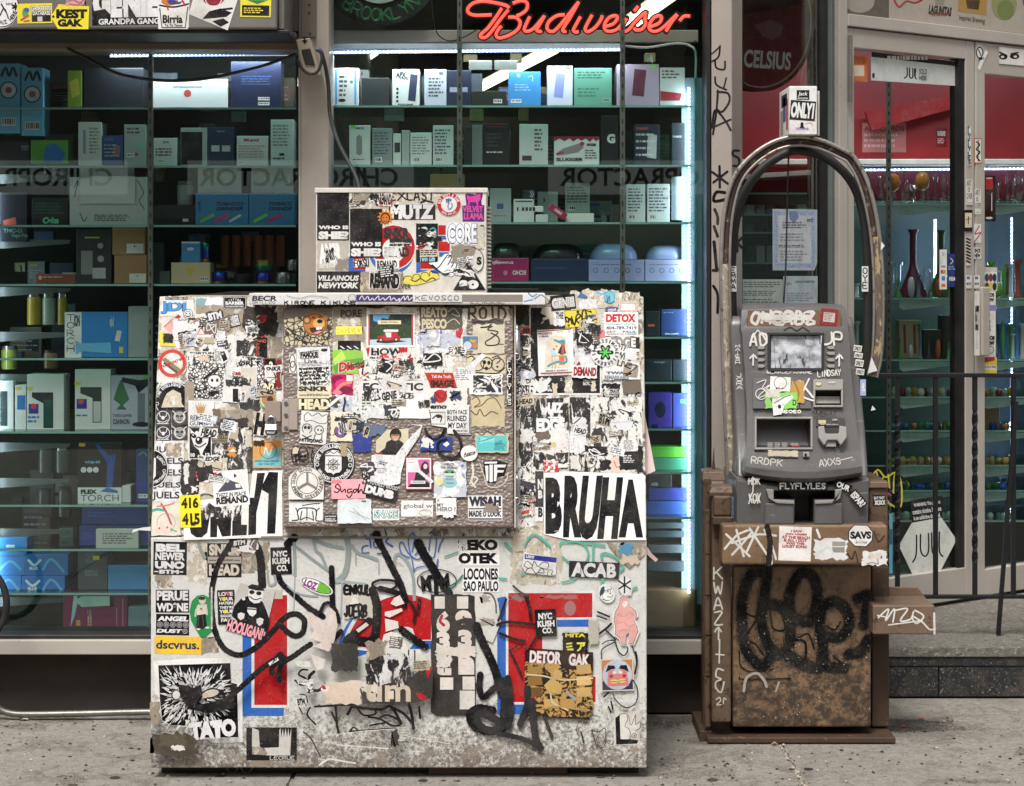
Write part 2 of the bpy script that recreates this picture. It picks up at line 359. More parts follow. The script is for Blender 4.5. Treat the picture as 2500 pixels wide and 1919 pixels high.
def jag(x0,y0,x1,y1,amp,seed,n=9): # torn outline
 rnd=random.Random(seed);o=[]
 cs=[(x0,y0),(x1,y0),(x1,y1),(x0,y1)]
 for i in range(4):
  a,b=cs[i],cs[(i+1)%4]
  for j in range(n):
   t=(j+rnd.uniform(-.3,.3))/n;m=amp if j else amp*.4
   o.append((a[0]+(b[0]-a[0])*t+rnd.uniform(-m,m),a[1]+(b[1]-a[1])*t+rnd.uniform(-m,m)))
 return o
def BAR(x0,y0,x1,y1,c=BL,bg=WH):
 rnd=random.Random(int(x0*3+y0));o=Q(x0,y0,x1,y1,bg);x=x0+2;v,f=[],[]
 while x<x1-3:
  w=rnd.choice((1.2,2,3));v+=[(x,y0+2),(x+w,y0+2),(x+w,y1-3),(x,y1-3)];k=len(v)-4;f.append((k+3,k+2,k+1,k));x+=w+rnd.choice((1.2,2))
 return o+[(v,f,c)]
ZO=(0.0,0.0,1.0) # where the sticker coordinates below are measured from: photo pixel of the origin and enlargement
def zoom(*a):
 global ZO
 ZO=a if a else(0.0,0.0,1.0)
STROKES={'A':[[(0,6),(2,0),(4,6)],[(.8,4),(3.2,4)]],'B':[[(0,6),(0,0),(2.6,.2),(3,1.5),(2.2,2.8),(0,3)],[(2,3),(3.6,4),(3.2,5.6),(0,6)]],'C':[[(3.8,1),(2.4,0),(.6,1),(0,3),(.6,5),(2.4,6),(3.8,5)]],
 'D':[[(0,0),(0,6),(2.4,5.6),(3.8,3),(2.4,.4),(0,0)]],'E':[[(3.6,0),(0,0),(0,6),(3.8,6)],[(0,3),(2.8,3)]],'F':[[(3.8,0),(0,0),(0,6)],[(0,3),(2.8,3)]],'G':[[(3.8,1),(2.4,0),(.6,1),(0,3),(.6,5),(2.4,6),(3.8,5),(3.8,3.4),(2.2,3.4)]],
 'H':[[(0,0),(0,6)],[(4,0),(4,6)],[(0,3),(4,3)]],'I':[[(2,0),(2,6)]],'J':[[(3,0),(3,4.8),(2,6),(.6,5.6),(0,4.6)]],'K':[[(0,0),(0,6)],[(3.8,0),(0,3.4)],[(1,2.6),(4,6)]],'L':[[(0,0),(0,6),(3.6,6)]],
 'M':[[(0,6),(.3,0),(2,4),(3.7,0),(4,6)]],'N':[[(0,6),(0,0),(4,6),(4,0)]],'O':[[(2,0),(.5,1),(0,3),(.5,5),(2,6),(3.5,5),(4,3),(3.5,1),(2,0)]],'P':[[(0,6),(0,0),(3,.2),(3.8,1.6),(3,3),(0,3.3)]],'Q':[[(2,0),(.3,1.4),(.3,4.6),(2,6),(3.7,4.6),(3.7,1.4),(2,0)],[(2.6,4.4),(4.2,6.4)]],
 'R':[[(0,6),(0,0),(3,.2),(3.6,1.6),(2.8,3),(0,3.2)],[(1.6,3.2),(4,6)]],'S':[[(3.6,.8),(2,0),(.4,1),(.8,2.5),(3.2,3.6),(3.6,5),(2,6),(.2,5.2)]],'T':[[(0,0),(4,0)],[(2,0),(2,6)]],'U':[[(0,0),(.2,4.6),(2,6),(3.8,4.6),(4,0)]],'V':[[(0,0),(2,6),(4,0)]],
 'W':[[(0,0),(1,6),(2,2),(3,6),(4,0)]],'X':[[(0,0),(4,6)],[(4,0),(0,6)]],'Y':[[(0,0),(2,3),(4,0)],[(2,3),(2,6)]],'Z':[[(0,0),(4,0),(0,6),(4,6)]],'*':[[(2,0),(2,6)],[(0,1.5),(4,4.5)],[(4,1.5),(0,4.5)]],'-':[[(.5,3),(3.5,3)]],
 '@':[[(3,4),(1.4,4),(1.2,2.4),(2.8,2),(3,4),(4,3.4),(3.6,.8),(1.6,0),(.2,1.6),(.2,4.4),(1.8,6),(3.6,5.6)]],'#':[[(1,0),(.6,6)],[(3.4,0),(3,6)],[(0,2),(4,2)],[(0,4),(4,4)]],'^':[[(2,6),(2,0)],[(.4,2),(2,0),(3.6,2)]],'2':[[(0,1),(2,0),(3.6,1.4),(0,6),(4,6)]],'9':[[(3.6,2),(2,3.4),(.4,2),(2,0),(3.6,1.4),(3.2,6)]],'!':[[(2,0),(2,4)],[(2,5.4),(2,6)]],'.':[[(1.6,5.6),(2,6)]],'1':[[(1,1),(2.2,0),(2.2,6)]],'0':[[(2,0),(.3,1.4),(.3,4.6),(2,6),(3.7,4.6),(3.7,1.4),(2,0)]],'4':[[(3,6),(3,0),(0,4),(4,4)]],'7':[[(0,0),(4,0),(1.4,6)]]}
def H(s,x0,y0,x1,y1,w,c=BL,jit=.25,seed=3,k=3,rot=0,sl=0,gap=1.4,vert=0): # hand lettering in marker strokes
 rnd=random.Random(seed+len(s));out=[];n=len(s);cx,cy=(x0+x1)/2,(y0+y1)/2
 for i,ch in enumerate(s):
  if vert:bx0,bx1=x0,x1;st_=(y1-y0)/n;by0,by1=y0+st_*i,y0+st_*(i+.78)
  else:st_=(x1-x0)/(n*(4+gap)-gap);bx0=x0+i*(4+gap)*st_;bx1=bx0+4*st_;by0,by1=y0,y1
  for pl in STROKES.get(ch,[]):
   q=[(bx0+(x+rnd.uniform(-jit,jit))/4*(bx1-bx0)+sl*(6-y),by0+(y+rnd.uniform(-jit,jit))/6*(by1-by0))for x,y in pl]
   out+=S(rotp(q,(cx,cy),rot),w,c,k)
 return out
def st(sf,bg,items,bx=None,name='sticker',rot=0,shape=None,parent=None,label=None,pre=None):
 """one sticker, poster or painted tag: a base sheet (bg) and its print, each layer a hair above the one below"""
 lay=[]
 if bg is not None:
  if isinstance(shape,list):lay+=P(shape,bg)
  elif shape=='e':lay+=E((bx[0]+bx[2])/2,(bx[1]+bx[3])/2,(bx[2]-bx[0])/2,(bx[3]-bx[1])/2,bg,36)
  elif shape=='r':
   x0,y0,x1,y1=bx;r=min(x1-x0,y1-y0)*.3;lay+=P([(cx+r*math.cos(a),cy+r*math.sin(a))for cx,cy,b0 in((x1-r,y1-r,0),(x0+r,y1-r,1),(x0+r,y0+r,2),(x1-r,y0+r,3))for a in[(b0+q/4)*math.pi/2 for q in range(5)]],bg)
  else:lay+=Q(*bx,bg)
 for i in items:lay+=i if isinstance(i,list)else[i]
 allp=[p for l in lay for p in l[0]]
 if not allp:return None
 b=bx or(min(p[0]for p in allp),min(p[1]for p in allp),max(p[0]for p in allp),max(p[1]for p in allp));c=((b[0]+b[2])/2,(b[1]+b[3])/2)
 ox,oy,zs=ZO
 lay=[([(ox+x/zs,oy+y/zs)for x,y in rotp(l[0],c,rot)],)+tuple(l[1:])for l in lay];allp=[p for l in lay for p in l[0]]
 b=(min(p[0]for p in allp),min(p[1]for p in allp),max(p[0]for p in allp),max(p[1]for p in allp))
 h=sf.top(b,len(lay));mb=MB()
 def pp(x,y,q):
  v=sf.P(x,y,q)
  if sf.lim:v.x=min(max(v.x,sf.lim[0]),sf.lim[1])
  return v
 for i,l in enumerate(lay):
  hh=h+i*.00006;k=len(l[0])
  if len(l)>3:mb.add([pp(x,y,hh+.00005*(j%(k//2))/(k//2))for j,(x,y)in enumerate(l[0])],l[1],C(l[2]))
  else:mb.add([pp(x,y,hh)for x,y in l[0]],l[1],C(l[2]))
 o=mb.build(name,parent)
 if label:o['label']=label
 if name.endswith(('_tag','scratch','_print','_smear','_marks','_line')):o['kind']='stuff'
 return o
 # ================================================================== the setting
GY=6.50 # shop glass
FY=6.42 # face of the frames
sw=box('sidewalk',None,-14,14,-3.2,6.78,-.3,-.008,'conc',0,kind='structure')
for i,x in enumerate([-5.15,-3.65,-2.15,-.65,.853,2.353,3.853]):
 for j,(y0,y1)in enumerate(((1.85,3.4),(3.4,4.95),(4.95,6.51))):
  box('paving_slab',sw,x+.006,x+1.494,y0+.006,y1-.006,-.007,0,'conc',.003)
road=box('road',None,-14,14,-8.6,-3.2,-.4,-.14,plain('#3c3b3a',.9,0),0,kind='structure')
far_side=box('pavement',None,-14,14,-11.2,-8.6,-.4,0,'conc2',0,kind='structure')
plat=MB().add([(x,y,z)for z in(.0,.170)for x,y in((1.0,6.80),(4.5,6.80),(4.5,12),(1.0,12))],[(0,1,2,3),(7,6,5,4),(0,4,5,1),(1,5,6,2),(2,6,7,3),(3,7,4,0)],'conc2').build('entry_platform',None,kind='structure')
box('step_nosing',plat,1.0,4.5,6.765,6.86,.140,.176,'conc2',.004)
box('riser_band',plat,1.0,4.5,6.772,6.80,.108,.139,M['riser'],.002)
for x0,x1 in((1.0,1.50),(1.504,2.06),(2.064,2.6),(2.604,3.2)):box('riser_tile',plat,x0,x1,6.776,6.80,0,.1065,M['riser'],.002)
sf_=thing('storefront','beige aluminium storefront with two display windows and a recessed glass entrance','building')
box('bulkhead_wall',sf_,-4.2,wx(1740,6.5),6.52,6.70,0,wz(1592,6.5),'bulk',.004)
for x0,x1,nm in((-4.2,wx(733,FY),0),(wx(803,FY),wx(1728,FY),1)):
 mb=MB().box(x0,x1,FY-.01,6.60,wz(1597,FY),wz(1562,FY),'pale').box(x0,x1,FY+.012,6.60,wz(1561,FY),wz(1552,FY),'black');mb.build('window_sill',sf_,bevel=.003)
pl_=MB().box(wx(735,FY),wx(803,FY),FY,6.60,0,3.3,'beige').box(wx(727,FY),wx(734.6,FY),FY+.02,6.58,0,3.3,'pale').build('post',sf_,bevel=.004)
box('post_channel',sf_,wx(736,FY),wx(772,FY),FY-.018,FY-.001,wz(92,FY),3.3,'beige2',.002)
for x_,y_ in((755,12),(755,32),(757,82)):MB().lathe([(.004,-.001),(.004,.003)],W(x_,y_,FY-.0185),'black',10,'Y').build('screw_hole',sf_)
cp=[(wx(1737,FY),FY),(wx(1787,FY),FY),(wx(1812,6.52),6.52),(wx(1806,6.62),6.62),(wx(1741,6.62),6.62)]
mb=MB();k=len(cp);mb.add([(x,y,z)for z in(0,3.3)for x,y in cp],[tuple(range(k)),tuple(range(2*k-1,k-1,-1))]+[(i,(i+1)%k,k+(i+1)%k,k+i)for i in range(k)],'beige');mb.build('corner_post',sf_,bevel=.003)
box('gasket',sf_,wx(1727,FY),wx(1736.6,FY),FY+.03,6.60,0,3.3,'black',0)
# header over the left window
box('header_beam',sf_,-4.2,wx(727,FY),FY-.06,6.60,wz(96,FY-.06),wz(78,FY-.06),'beige2',.004)
box('header_channel',sf_,-4.2,wx(727,FY),FY+.0,6.60,wz(121,FY),wz(99,FY),'beige2',.003)
box('header_wall',sf_,-4.2,wx(727,FY),FY+.01,6.6,wz(75,FY),3.3,'beige2',0)
box('window_pane',sf_,-4.2,wx(727,GY),GY,GY+.008,wz(1556,GY),wz(112,GY),'glass',0,label='large left display window pane reflecting the sign across the street')
box('window_pane',sf_,wx(803,GY),wx(1728,GY),GY,GY+.008,wz(1556,GY),3.3,'glass',0,label='large middle display window pane behind the freezer')
box('upper_wall',sf_,-4.2,.8,FY,6.7,3.31,4.6,'beige2',0)
# return window beside the door
RA,RB=Vector((wx(1811,6.56),6.56,0)),Vector((wx(2001,7.2),7.2,0));rd=(RB-RA).normalized();rn=Vector((rd.y,-rd.x,0))
RW=Surf(RA,rn)
def wall_piece(name,parent,sf,u0,u1,z0,z1,h0,h1,m,bevel=.002,**kw): # upright board on a vertical plane; u measured in photo pixels along the horizon
 a,b=sf.P(u0,HY),sf.P(u1,HY);n=sf.n
 q=[Vector((p.x,p.y,z))+n*h1 for p,z in((a,z0),(b,z0),(b,z1),(a,z1))]
 return MB().hexa(q,[p-n*(h1-h0)for p in q],m).build(name,parent,bevel=bevel,**kw)
wall_piece('return_pane',sf_,RW,1813,2000,.2,3.3,-.008,0,'glass',0,label='narrow window pane behind the cash machine')
wall_piece('return_post',sf_,RW,2001,2015,0,3.3,-.05,.01,'black',.002)
wall_piece('return_post',sf_,RW,2015.3,2037,0,3.3,-.05,.025,'greyframe',.003)
wall_piece('return_sill',sf_,RW,1813,2000,.05,.2,-.05,.02,'pale',.003)
# angled entrance
DR=Surf((1.221,7.266,0),(.607,-.795,0))
def dz(px,py):return DR.P(px,py).z
zt0,zt1=dz(2057,64),dz(2057,34);zgt,zgb,zdb=dz(2081,117),dz(2171,1411),.185
wall_piece('jamb',sf_,DR,2039,2060,.176,3.4,-.06,.02,'pale',.003)
wall_piece('transom_bar',sf_,DR,2060.3,2900,zt0,zt1,-.06,.022,'pale',.003)
wall_piece('transom_panel',sf_,DR,2060.3,2900,zt1+.001,3.4,-.03,.0,'#a89f94',0)
door=bpy.data.objects.new('door',None);col.objects.link(door);door.parent=sf_;door['label']='aluminium framed glass entrance door hinged on its left'
wall_piece('stile',door,DR,2063,2081,zdb,zt0-.004,-.04,.01,'pale',.003)
wall_piece('stile',door,DR,2353,2374,zdb,zt0-.004,-.04,.01,'pale',.003)
wall_piece('door_gasket',door,DR,2338,2352.7,zgb,zgt,-.04,.004,'black',0)
wall_piece('rail',door,DR,2081.2,2352.8,zgt,zt0-.004,-.04,.01,'pale',.003)
wall_piece('rail',door,DR,2081.2,2352.8,zdb,zgb,-.04,.01,'pale',.003)
wall_piece('pane',door,DR,2081.2,2337.8,zgb+.001,zgt-.001,-.022,-.014,'glassd',0)
for y in(200,530):pass
hz=dz(2063,195)
for z0 in(dz(2060,236),.5):
 a=DR.P(2061.5,HY,.03);MB().lathe([(.008,0),(.008,.085),(.006,.085),(.006,.09),(.008,.09),(.008,.175),(.006,.175),(.006,.18),(.008,.18),(.008,.25)],(a.x,a.y,z0-.02 if z0>1 else z0),'galv',12).build('hinge',door,smooth=40)
wall_piece('pull_handle',door,DR,2372,2391,dz(2380,868),dz(2380,700),.035,.055,'pale',.006)
d2=bpy.data.objects.new('sidelight',None);col.objects.link(d2);d2.parent=sf_
wall_piece('stile',d2,DR,2377,2399,zdb,zt0-.004,-.04,.012,'pale',.003)
wall_piece('rail',d2,DR,2399.2,2900,zgb-.02,zdb,-.04,.01,'pale',.003)
wall_piece('rail',d2,DR,2399.2,2900,zt0-.13,zt0-.004,-.04,.01,'pale',.003)
wall_piece('pane',d2,DR,2399.2,2900,zgb-.019,zt0-.131,-.022,-.014,'glassd',0)
# the store behind the glass
box('interior_floor',None,-4.2,.95,6.72,15,.1,.165,'inwall2',0,kind='structure')
box('ceiling',None,1.0,4.5,8.5,15,2.95,3.05,'inwall2',0,kind='structure');box('ceiling',None,-4.2,.999,6.72,15,2.95,3.05,'inwall2',0,kind='structure')
box('interior_wall',None,-4.2,wx(755,7.7),7.7,7.75,.166,2.95,'inwall',0,kind='structure')
box('interior_wall',None,wx(757,7.7),.95,13.0,13.1,.166,2.95,'inwall2',0,kind='structure')
box('interior_wall',None,.951,4.5,10.4,10.5,.18,2.95,'inwall',0,kind='structure')
box('interior_wall',None,-4.3,-4.2,6.7,15,.1,2.95,'inwall',0,kind='structure')
box('interior_wall',None,4.5,4.6,6.7,15,.1,2.95,'inwall',0,kind='structure')
box('interior_wall',None,wx(755,7.7),wx(755,7.7)+.05,7.751,13.0,.166,2.95,'inwall2',0,kind='structure')
box('interior_wall',None,.951,1.0,10.501,13.1,.166,2.95,'inwall2',0,kind='structure')
box('interior_roof',None,-4.4,.8,6.6,15,3.3,3.4,'inwall',0,kind='structure');box('interior_roof',None,.8,4.7,8.5,15,3.3,3.4,'inwall',0,kind='structure')
# across the street: the shop front that mirrors in the glass
ob=thing('opposite_shop','grey shop front across the street that mirrors in the windows','building')
OY=-11.2;OD=2*GY-OY # as far behind the glass as it stands before it
box('wall',ob,-14,14,OY-.4,OY,0,7.5,m_wallboard('grey_facade','#8a8680','#76736e',.8),0)
for i in range(9):box('window',ob,-13+i*3,-11.2+i*3,OY,OY+.02,4.2,6.2,'black',0)
OS=Surf((0,OY+.03,0),(0,1,0));OSM=MB()
def opp(items,c,h):
 for it in items:
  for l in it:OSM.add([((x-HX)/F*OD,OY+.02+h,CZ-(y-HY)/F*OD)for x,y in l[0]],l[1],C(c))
def mirror(it,x0,x1):return[([(x0+x1-x,y)for x,y in l[0]],)+tuple(l[1:])for l in it]
for x0,x1 in((-240,312),(458,1010),(1338,1890),(2200,2700)):
 opp([Q(x0,392,x1,475,WH)],emit('#dfe6e2',.42),.004);a,b=x0+28,x1-38  # sign band given a glow of its own so its reflection shows
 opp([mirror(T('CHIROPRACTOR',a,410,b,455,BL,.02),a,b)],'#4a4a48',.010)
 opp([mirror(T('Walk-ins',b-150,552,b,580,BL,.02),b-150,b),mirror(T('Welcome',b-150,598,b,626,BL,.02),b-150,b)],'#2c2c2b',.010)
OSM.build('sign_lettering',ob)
box('shop_window',ob,-9,9,OY,OY+.012,.5,2.15,m_wallboard('dark_shop_glass','#3c423f','#2c312f',.5),0)
# ================================================================== the ice freezer
FZ=thing('ice_freezer','white slant-front ice freezer plastered with stickers and graffiti beside the cash machine','freezer')
YF,YT=5.68,5.82
FL=Surf((0,YF,0),(0,-1,0))
zb,zk,zt=wz(1875,YF),wz(1310,YF),wz(724,YT)
FU=Surf((0,YF,zk),(0,-(zt-zk),YT-YF));X0,X1=wx(368,YF),wx(1579,YF);FU.lim=FL.lim=(X0+.002,X1-.002)
mb=MB();pr=[(YF+.02,zb),(YF+.02,zk),(YT+.02,zt-.012),(6.34,zt-.012),(6.34,zb)];k=len(pr)
mb.add([(x,y,z)for x in(X0+.004,X1-.004)for y,z in pr],[tuple(range(k)),tuple(range(2*k-1,k-1,-1))]+[(i,k+i,k+(i+1)%k,(i+1)%k)for i in range(k)],'flo');mb.build('cabinet',FZ)
MB().hexa([(X0,YF,zb),(X1,YF,zb),(X1,YF,zk-.002),(X0,YF,zk-.002)],[(X0,YF+.019,zb),(X1,YF+.019,zb),(X1,YF+.019,zk-.002),(X0,YF+.019,zk-.002)],'flo').build('lower_panel',FZ,bevel=.004)
MB().hexa([(X0,YF,zk),(X1,YF,zk),(X1,YT,zt),(X0,YT,zt)],[(X0,YF+.019,zk),(X1,YF+.019,zk),(X1,YT+.019,zt),(X0,YT+.019,zt)],'fup').build('upper_panel',FZ,bevel=.004)
box('top_panel',FZ,X0,X1,YT+.0195,6.35,zt-.012,zt-.002,m_wallboard('grimy_white_top','#a49b8d','#8b8273',.6),.003)
FH=Surf((0,5.735,0),(0,-1,0))
box('hood',FZ,wx(607,5.735),wx(1331,5.735),5.735,5.86,wz(744,5.735),wz(716,5.735),'#d6d1c6',.004)
FD=Surf(FU.p+FU.n*.048,FU.n)
mb=MB();slab(mb,FD,(691,750,1254,1288),-.046,0,'pebble');DOOR=mb.build('door',FZ,bevel=.007,seg=3);DOOR['label']='brown embossed freezer door covered in stickers'
mb=MB();slab(mb,FU,(1255.5,752,1259,1290),0,.045,'#b9b2a7');mb.build('door_edge_trim',DOOR)
for y0,y1 in((795,878),(1160,1228)):
 a,b=FU.P(1262,y1,.03),FU.P(1262,y0,.03);d=(b-a);mb=MB();L=d.length
 mb.lathe([(.0,0),(.009,.002),(.0105,.008),(.0105,L*.80),(.008,L*.82),(.006,L*.9),(.001,L)],(0,0,0),'lock',14);o=mb.build('hinge',DOOR,smooth=50)
 o.matrix_world=Matrix.Translation(a)@d.to_track_quat('Z','Y').to_matrix().to_4x4()
 mb=MB();mb.tube([FU.P(1262+7*math.cos(t),y1-2+8*math.sin(t),.042)for t in[q*math.pi/6 for q in range(12)]],.0022,'lock',6,True);mb.build('hinge_ring',DOOR,smooth=60)
 # hasp and padlock
mb=MB();slab(mb,FD,(688,975,706,1056),.0002,.004,'#9d8f86');slab(mb,FD,(706,975,727,1050),.0002,.007,'#9d8f86');mb.build('hasp_plate',DOOR,bevel=.0015)
for y in(985,1014,1045):MB().lathe([(.006,0),(.005,.003),(.002,.004)],FD.P(699,y,.0045)-Vector((0,.004,0)),'lock',10,'Y').build('rivet',DOOR,smooth=50)
mb=MB();slab(mb,FU,(651,984,690,1034),.02,.048,'#8f7f74');mb.build('staple_plate',FZ,bevel=.002)
PL=thing('padlock','small laminated steel padlock hanging on the freezer door hasp','padlock')
pf=Surf(FU.p+FU.n*.056,FU.n)
mb=MB()
for i in range(5):slab(mb,pf,(648+.4*(i%2),1037+i*2.9,676-.4*(i%2),1039.6+i*2.9),-.012,.010,'lock')
mb.build('laminated_body',PL,bevel=.0008)
mb=MB();slab(mb,pf,[(647,1052),(677,1052),(675,1060),(650,1062)],-.013,.012,'blackplate');mb.build('bumper',PL,bevel=.003)
mb=MB();mb.tube([pf.P(x,y,-.002)for x,y in smoothline([(652,1038),(652,1028),(655,1020),(662,1017),(669,1020),(672,1028),(672,1038)],4)],.0038,'lock',8);mb.build('shackle',PL,smooth=60)
st(Surf(pf.p+pf.n*.0125,pf.n),None,[T('Master',652,1054,671,1058.5,'#c9c9c6',.03)],name='lettering',parent=PL)
box('kick_recess',FZ,X0+.02,wx(1044,5.74),5.745,5.76,.001,zb-.001,'black',0);box('kick_recess',FZ,wx(1388,5.74),X1-.02,5.745,5.76,.001,zb-.001,'black',0)  # black panels added so the gap under the freezer stays dark
# foot and things under it
box('skid',FZ,wx(1046,5.72),wx(1386,5.72),5.72,6.3,0,zb-.002,M['rustp'],.004)
for x in(400,700,960,1420,1550):box('foot',FZ,wx(x-14,5.9),wx(x+14,5.9),5.9,6.25,0,zb,'black',.002)
for x in(567,602):
 mb=MB();a=W(x,1889,5.74);mb.tube([(a.x+.0165*math.cos(t),5.74,.019+.0165*math.sin(t))for t in[q*math.pi/8 for q in range(16)]],.0022,'galv',6,True);mb.build('pipe_end',FZ,smooth=60)
for q in([(1560,905),(1572,1000),(1600,1150),(1576,1160),(1563,1155)],):
 mb=MB();prism(mb,Surf(FU.P(1560,1000,-.03),FU.n),q,0,.0006,'#d9c3bd');mb.build('paper_flap',FZ)
mb=MB();prism(mb,Surf((0,YF+.01,0),(0,-1,0)),[(1578,1332),(1590,1350),(1607,1366),(1600,1372),(1578,1352)],0,.001,'#cfaea4');mb.build('paper_flap',FZ)
mb=MB();prism(mb,Surf((0,YF+.004,0),(0,-1,0)),[(368,1286),(348,1288),(325,1293),(322,1301),(340,1294),(368,1296)],0,.001,WH);mb.build('paper_flap',FZ)
# ---------------------------------------------------------------- upper panel, left of the door
def u(bg,items,bx=None,**k):return st(FU,bg,items,bx,parent=FZ,**k)
zoom(360,700,5.25);TAN='#c8bda8';GR='#39373a';CR='#efe3b8'
u('res2',[],name='paper_residue',shape=jag(600,140,1290,760,25,1))
u('res',[],name='paper_residue',shape=jag(120,130,600,830,20,2))
u('wb',[],name='paper_residue',shape=jag(700,600,1260,1000,40,3))
u('#37302a',[P(jag(1420,420,1620,600,26,5),'#241f1b')],name='paper_residue',shape=jag(1245,245,1660,650,45,4))  # dark patches paint the hood's shade along with a dark stain
u('res2',[],name='paper_residue',shape=jag(1535,640,1725,920,14,6))
u('#d8d4cb',[P(jag(620,150,760,240,12,8),'#7fa3b0'),P([(770,140),(975,140),(960,220),(890,265),(720,270)],'#e6e6e8'),P(jag(625,235,1040,345,12,9),'res2')],shape=jag(610,135,985,400,8,7))
u(WH,[Q(230,135,515,167,BL),T('DO YOU LIEK IT?',238,140,508,162,WH),T('JDI',165,185,500,355,'#20304c',.07),T('JDI',170,190,495,350,'#3f8fd0',.035),P([(235,188),(495,188),(488,205),(470,198),(450,212),(420,198),(390,208),(360,196),(330,210),(290,196),(250,212)],'#dff0fa')],shape=[(165,250),(225,170),(590,170),(600,360),(400,375),(165,370)],label='blue JDI lettering sticker')
u(WH,[O(523,347,62,7,BL),O(520,350,40,6,BL),E(505,345,8,8,BL),E(540,345,8,8,BL),S([(500,372),(520,380),(545,370)],6)],(460,285,588,408),shape='e')
u('#d8cfc6',[P([(210,520),(340,400),(470,520),(340,650)],'#dca7a6'),P([(340,400),(400,355),(430,385),(400,420)],'#b3232f'),S([(215,515),(330,410)],10,'#b3232f',1)],shape=jag(190,390,480,660,10,11))
u('#e8d43c',[P(jag(205,600,330,720,14,13),'#2a261f'),P(jag(480,690,610,735,8,14),'#2a261f')],shape=[(160,585),(235,580),(240,700),(330,735),(600,645),(612,725),(500,765),(160,760)])
u('white',[G(390,420,570,445,2,BL,3)],shape=jag(330,405,600,690,18,12),name='torn_paper')
u('white',[],shape=jag(365,700,480,790,8,31),name='torn_paper')
u(WH,[S([(728,450),(640,610),(815,610),(728,450)],16,'#b3232f',1),S([(690,540),(760,540),(728,590),(700,545)],12,'#b3232f',1),S([(728,455),(800,610)],10,'#b3232f',1)],shape=[(600,470),(700,420),(870,590),(770,700),(640,660)],label='white sticker with red triangle emblem')
u(BL,[Q(978,134,1262,278,WH),Q(983,139,1257,273,BL),A('COTTER',1120,330,165,-30,30,28),T('BARBER',1000,190,1238,232,WH,.05),T('BROOKLYN-NEW YORK',1003,244,1235,262,WH,.04)],(972,128,1268,285),label='black COTTER BARBER sticker')
u(BL,[T('GENIE',890,385,1175,520,WH,.09),T('GENIE',900,392,1165,512,BL,.05),T('GENIE',903,395,1162,509,WH,.01)],(885,375,1185,535),rot=-13,label='black and white GENIE lettering sticker, torn below')
for q,sd_ in(([(890,530),(1000,560),(985,700),(960,800),(900,815),(895,650)],1),([(1130,560),(1240,590),(1200,760),(1120,980),(1080,1060),(1000,1050),(1060,850),(1110,700)],2),([(800,860),(830,900),(760,1060),(700,1150),(620,1250),(640,1150),(740,980)],3)):u('white',[],shape=q,name='torn_paper')
u('bw',[],shape=jag(1140,690,1400,885,6,15),name='poster')
u(BL,[T('AND',1405,672,1525,715,'#c96a4e',.03,rot=6),H('FOFCK',1405,730,1435,890,9,'#b5482f',vert=1)],(1400,655,1536,912),name='poster')
u(WH,[Q(518,880,1000,1440,'line2'),T('FORTUNE',545,838,900,868,BL,.05),P(jag(660,890,780,950,14,16),'#d9b9a0'),P([(520,860),(600,850),(560,1040)],'white'),E(860,1210,90,75,WH),O(860,1210,92,9,BL),E(830,1200,16,22,BL),E(895,1200,16,22,BL),S([(730,1180),(800,1120),(900,1060)],30,BL),E(815,1375,40,26,BL,rot=30),E(880,1350,50,20,BL),S([(520,1300),(640,1330),(760,1310)],16,BL)],(510,830,1005,1448),name='poster',label='black and white comic poster reading FORTUNE')
u('wb',[Q(1405,950,1490,1450,'line2'),T('UNE',1290,908,1482,945,BL,.05),T('ORLY',1165,955,1460,1012,BL,.05),Q(1200,1040,1395,1440,'#cfc8ba')],shape=jag(1140,900,1492,1452,6,17),name='poster')
u(WH,[G(868,830,960,960,9,'#444244',5),P([(930,845),(985,825),(1030,930),(975,965)],BL),T('xx',945,850,980,875,WH,.03,rot=-20)],(850,790,1052,985),shape='e')
u('white',[],shape=[(1010,1050),(1180,1030),(1190,1200),(1010,1190)],name='torn_paper')
u('#6e1f20',[P(jag(1640,930,1720,1310,10,18),'res2'),P(jag(1650,940,1715,1300,16,19),'#7d2524'),Q(1505,930,1645,1348,BL),T('2',1560,960,1612,1075,CR,.05),T('BT',1508,1095,1612,1210,CR,.05),T('N2',1500,1235,1628,1345,CR,.05)],shape=[(1480,920),(1712,920),(1722,935),(1722,1320),(1560,1330),(1500,1330)],label='dark red sticker with cream letters BT N2')
u('#8fc069',[E(1548,1455,100,92,'#d8cdb8'),E(1555,1450,90,84,'#b67c4d'),E(1572,1445,42,42,'#4a2a1c'),S([(1470,1420),(1520,1380),(1600,1375)],14,'#cfa06e')],(1435,1350,1655,1565),shape='e',label='round green-rimmed eye sticker')
u(WH,[P([(1000,1190),(1075,1195),(1060,1290),(1010,1270)],'bw'),T('1',1095,1310,1165,1478,BL,.05)],shape=[(985,1060),(1010,1190),(1180,1190),(1190,1300),(1150,1490),(960,1475)],name='torn_paper')
u('bw',[],shape=jag(1180,1440,1430,1610,20,21),name='poster')
u(WH,[O(318,982,180,46,'#c93a35',40),P([(190,935),(255,885),(455,1030),(390,1125)],'#6b5f48'),P([(225,905),(265,885),(455,1020),(430,1060)],'#d9d4c0'),P([(185,940),(225,905),(430,1060),(390,1120)],'#8a7c5f'),P([(215,965),(395,1090),(375,1115),(200,985)],'#5b5140'),T('TRADES ONLY BRO',165,955,485,990,'#b3232f',.05,rot=-22)],(138,800,500,1165),shape='e',label='round red no-money TRADES ONLY sticker')
tb=[(480,1600),(100,1600),(78,1500),(90,1400),(140,1300),(230,1240),(330,1215),(480,1250)]
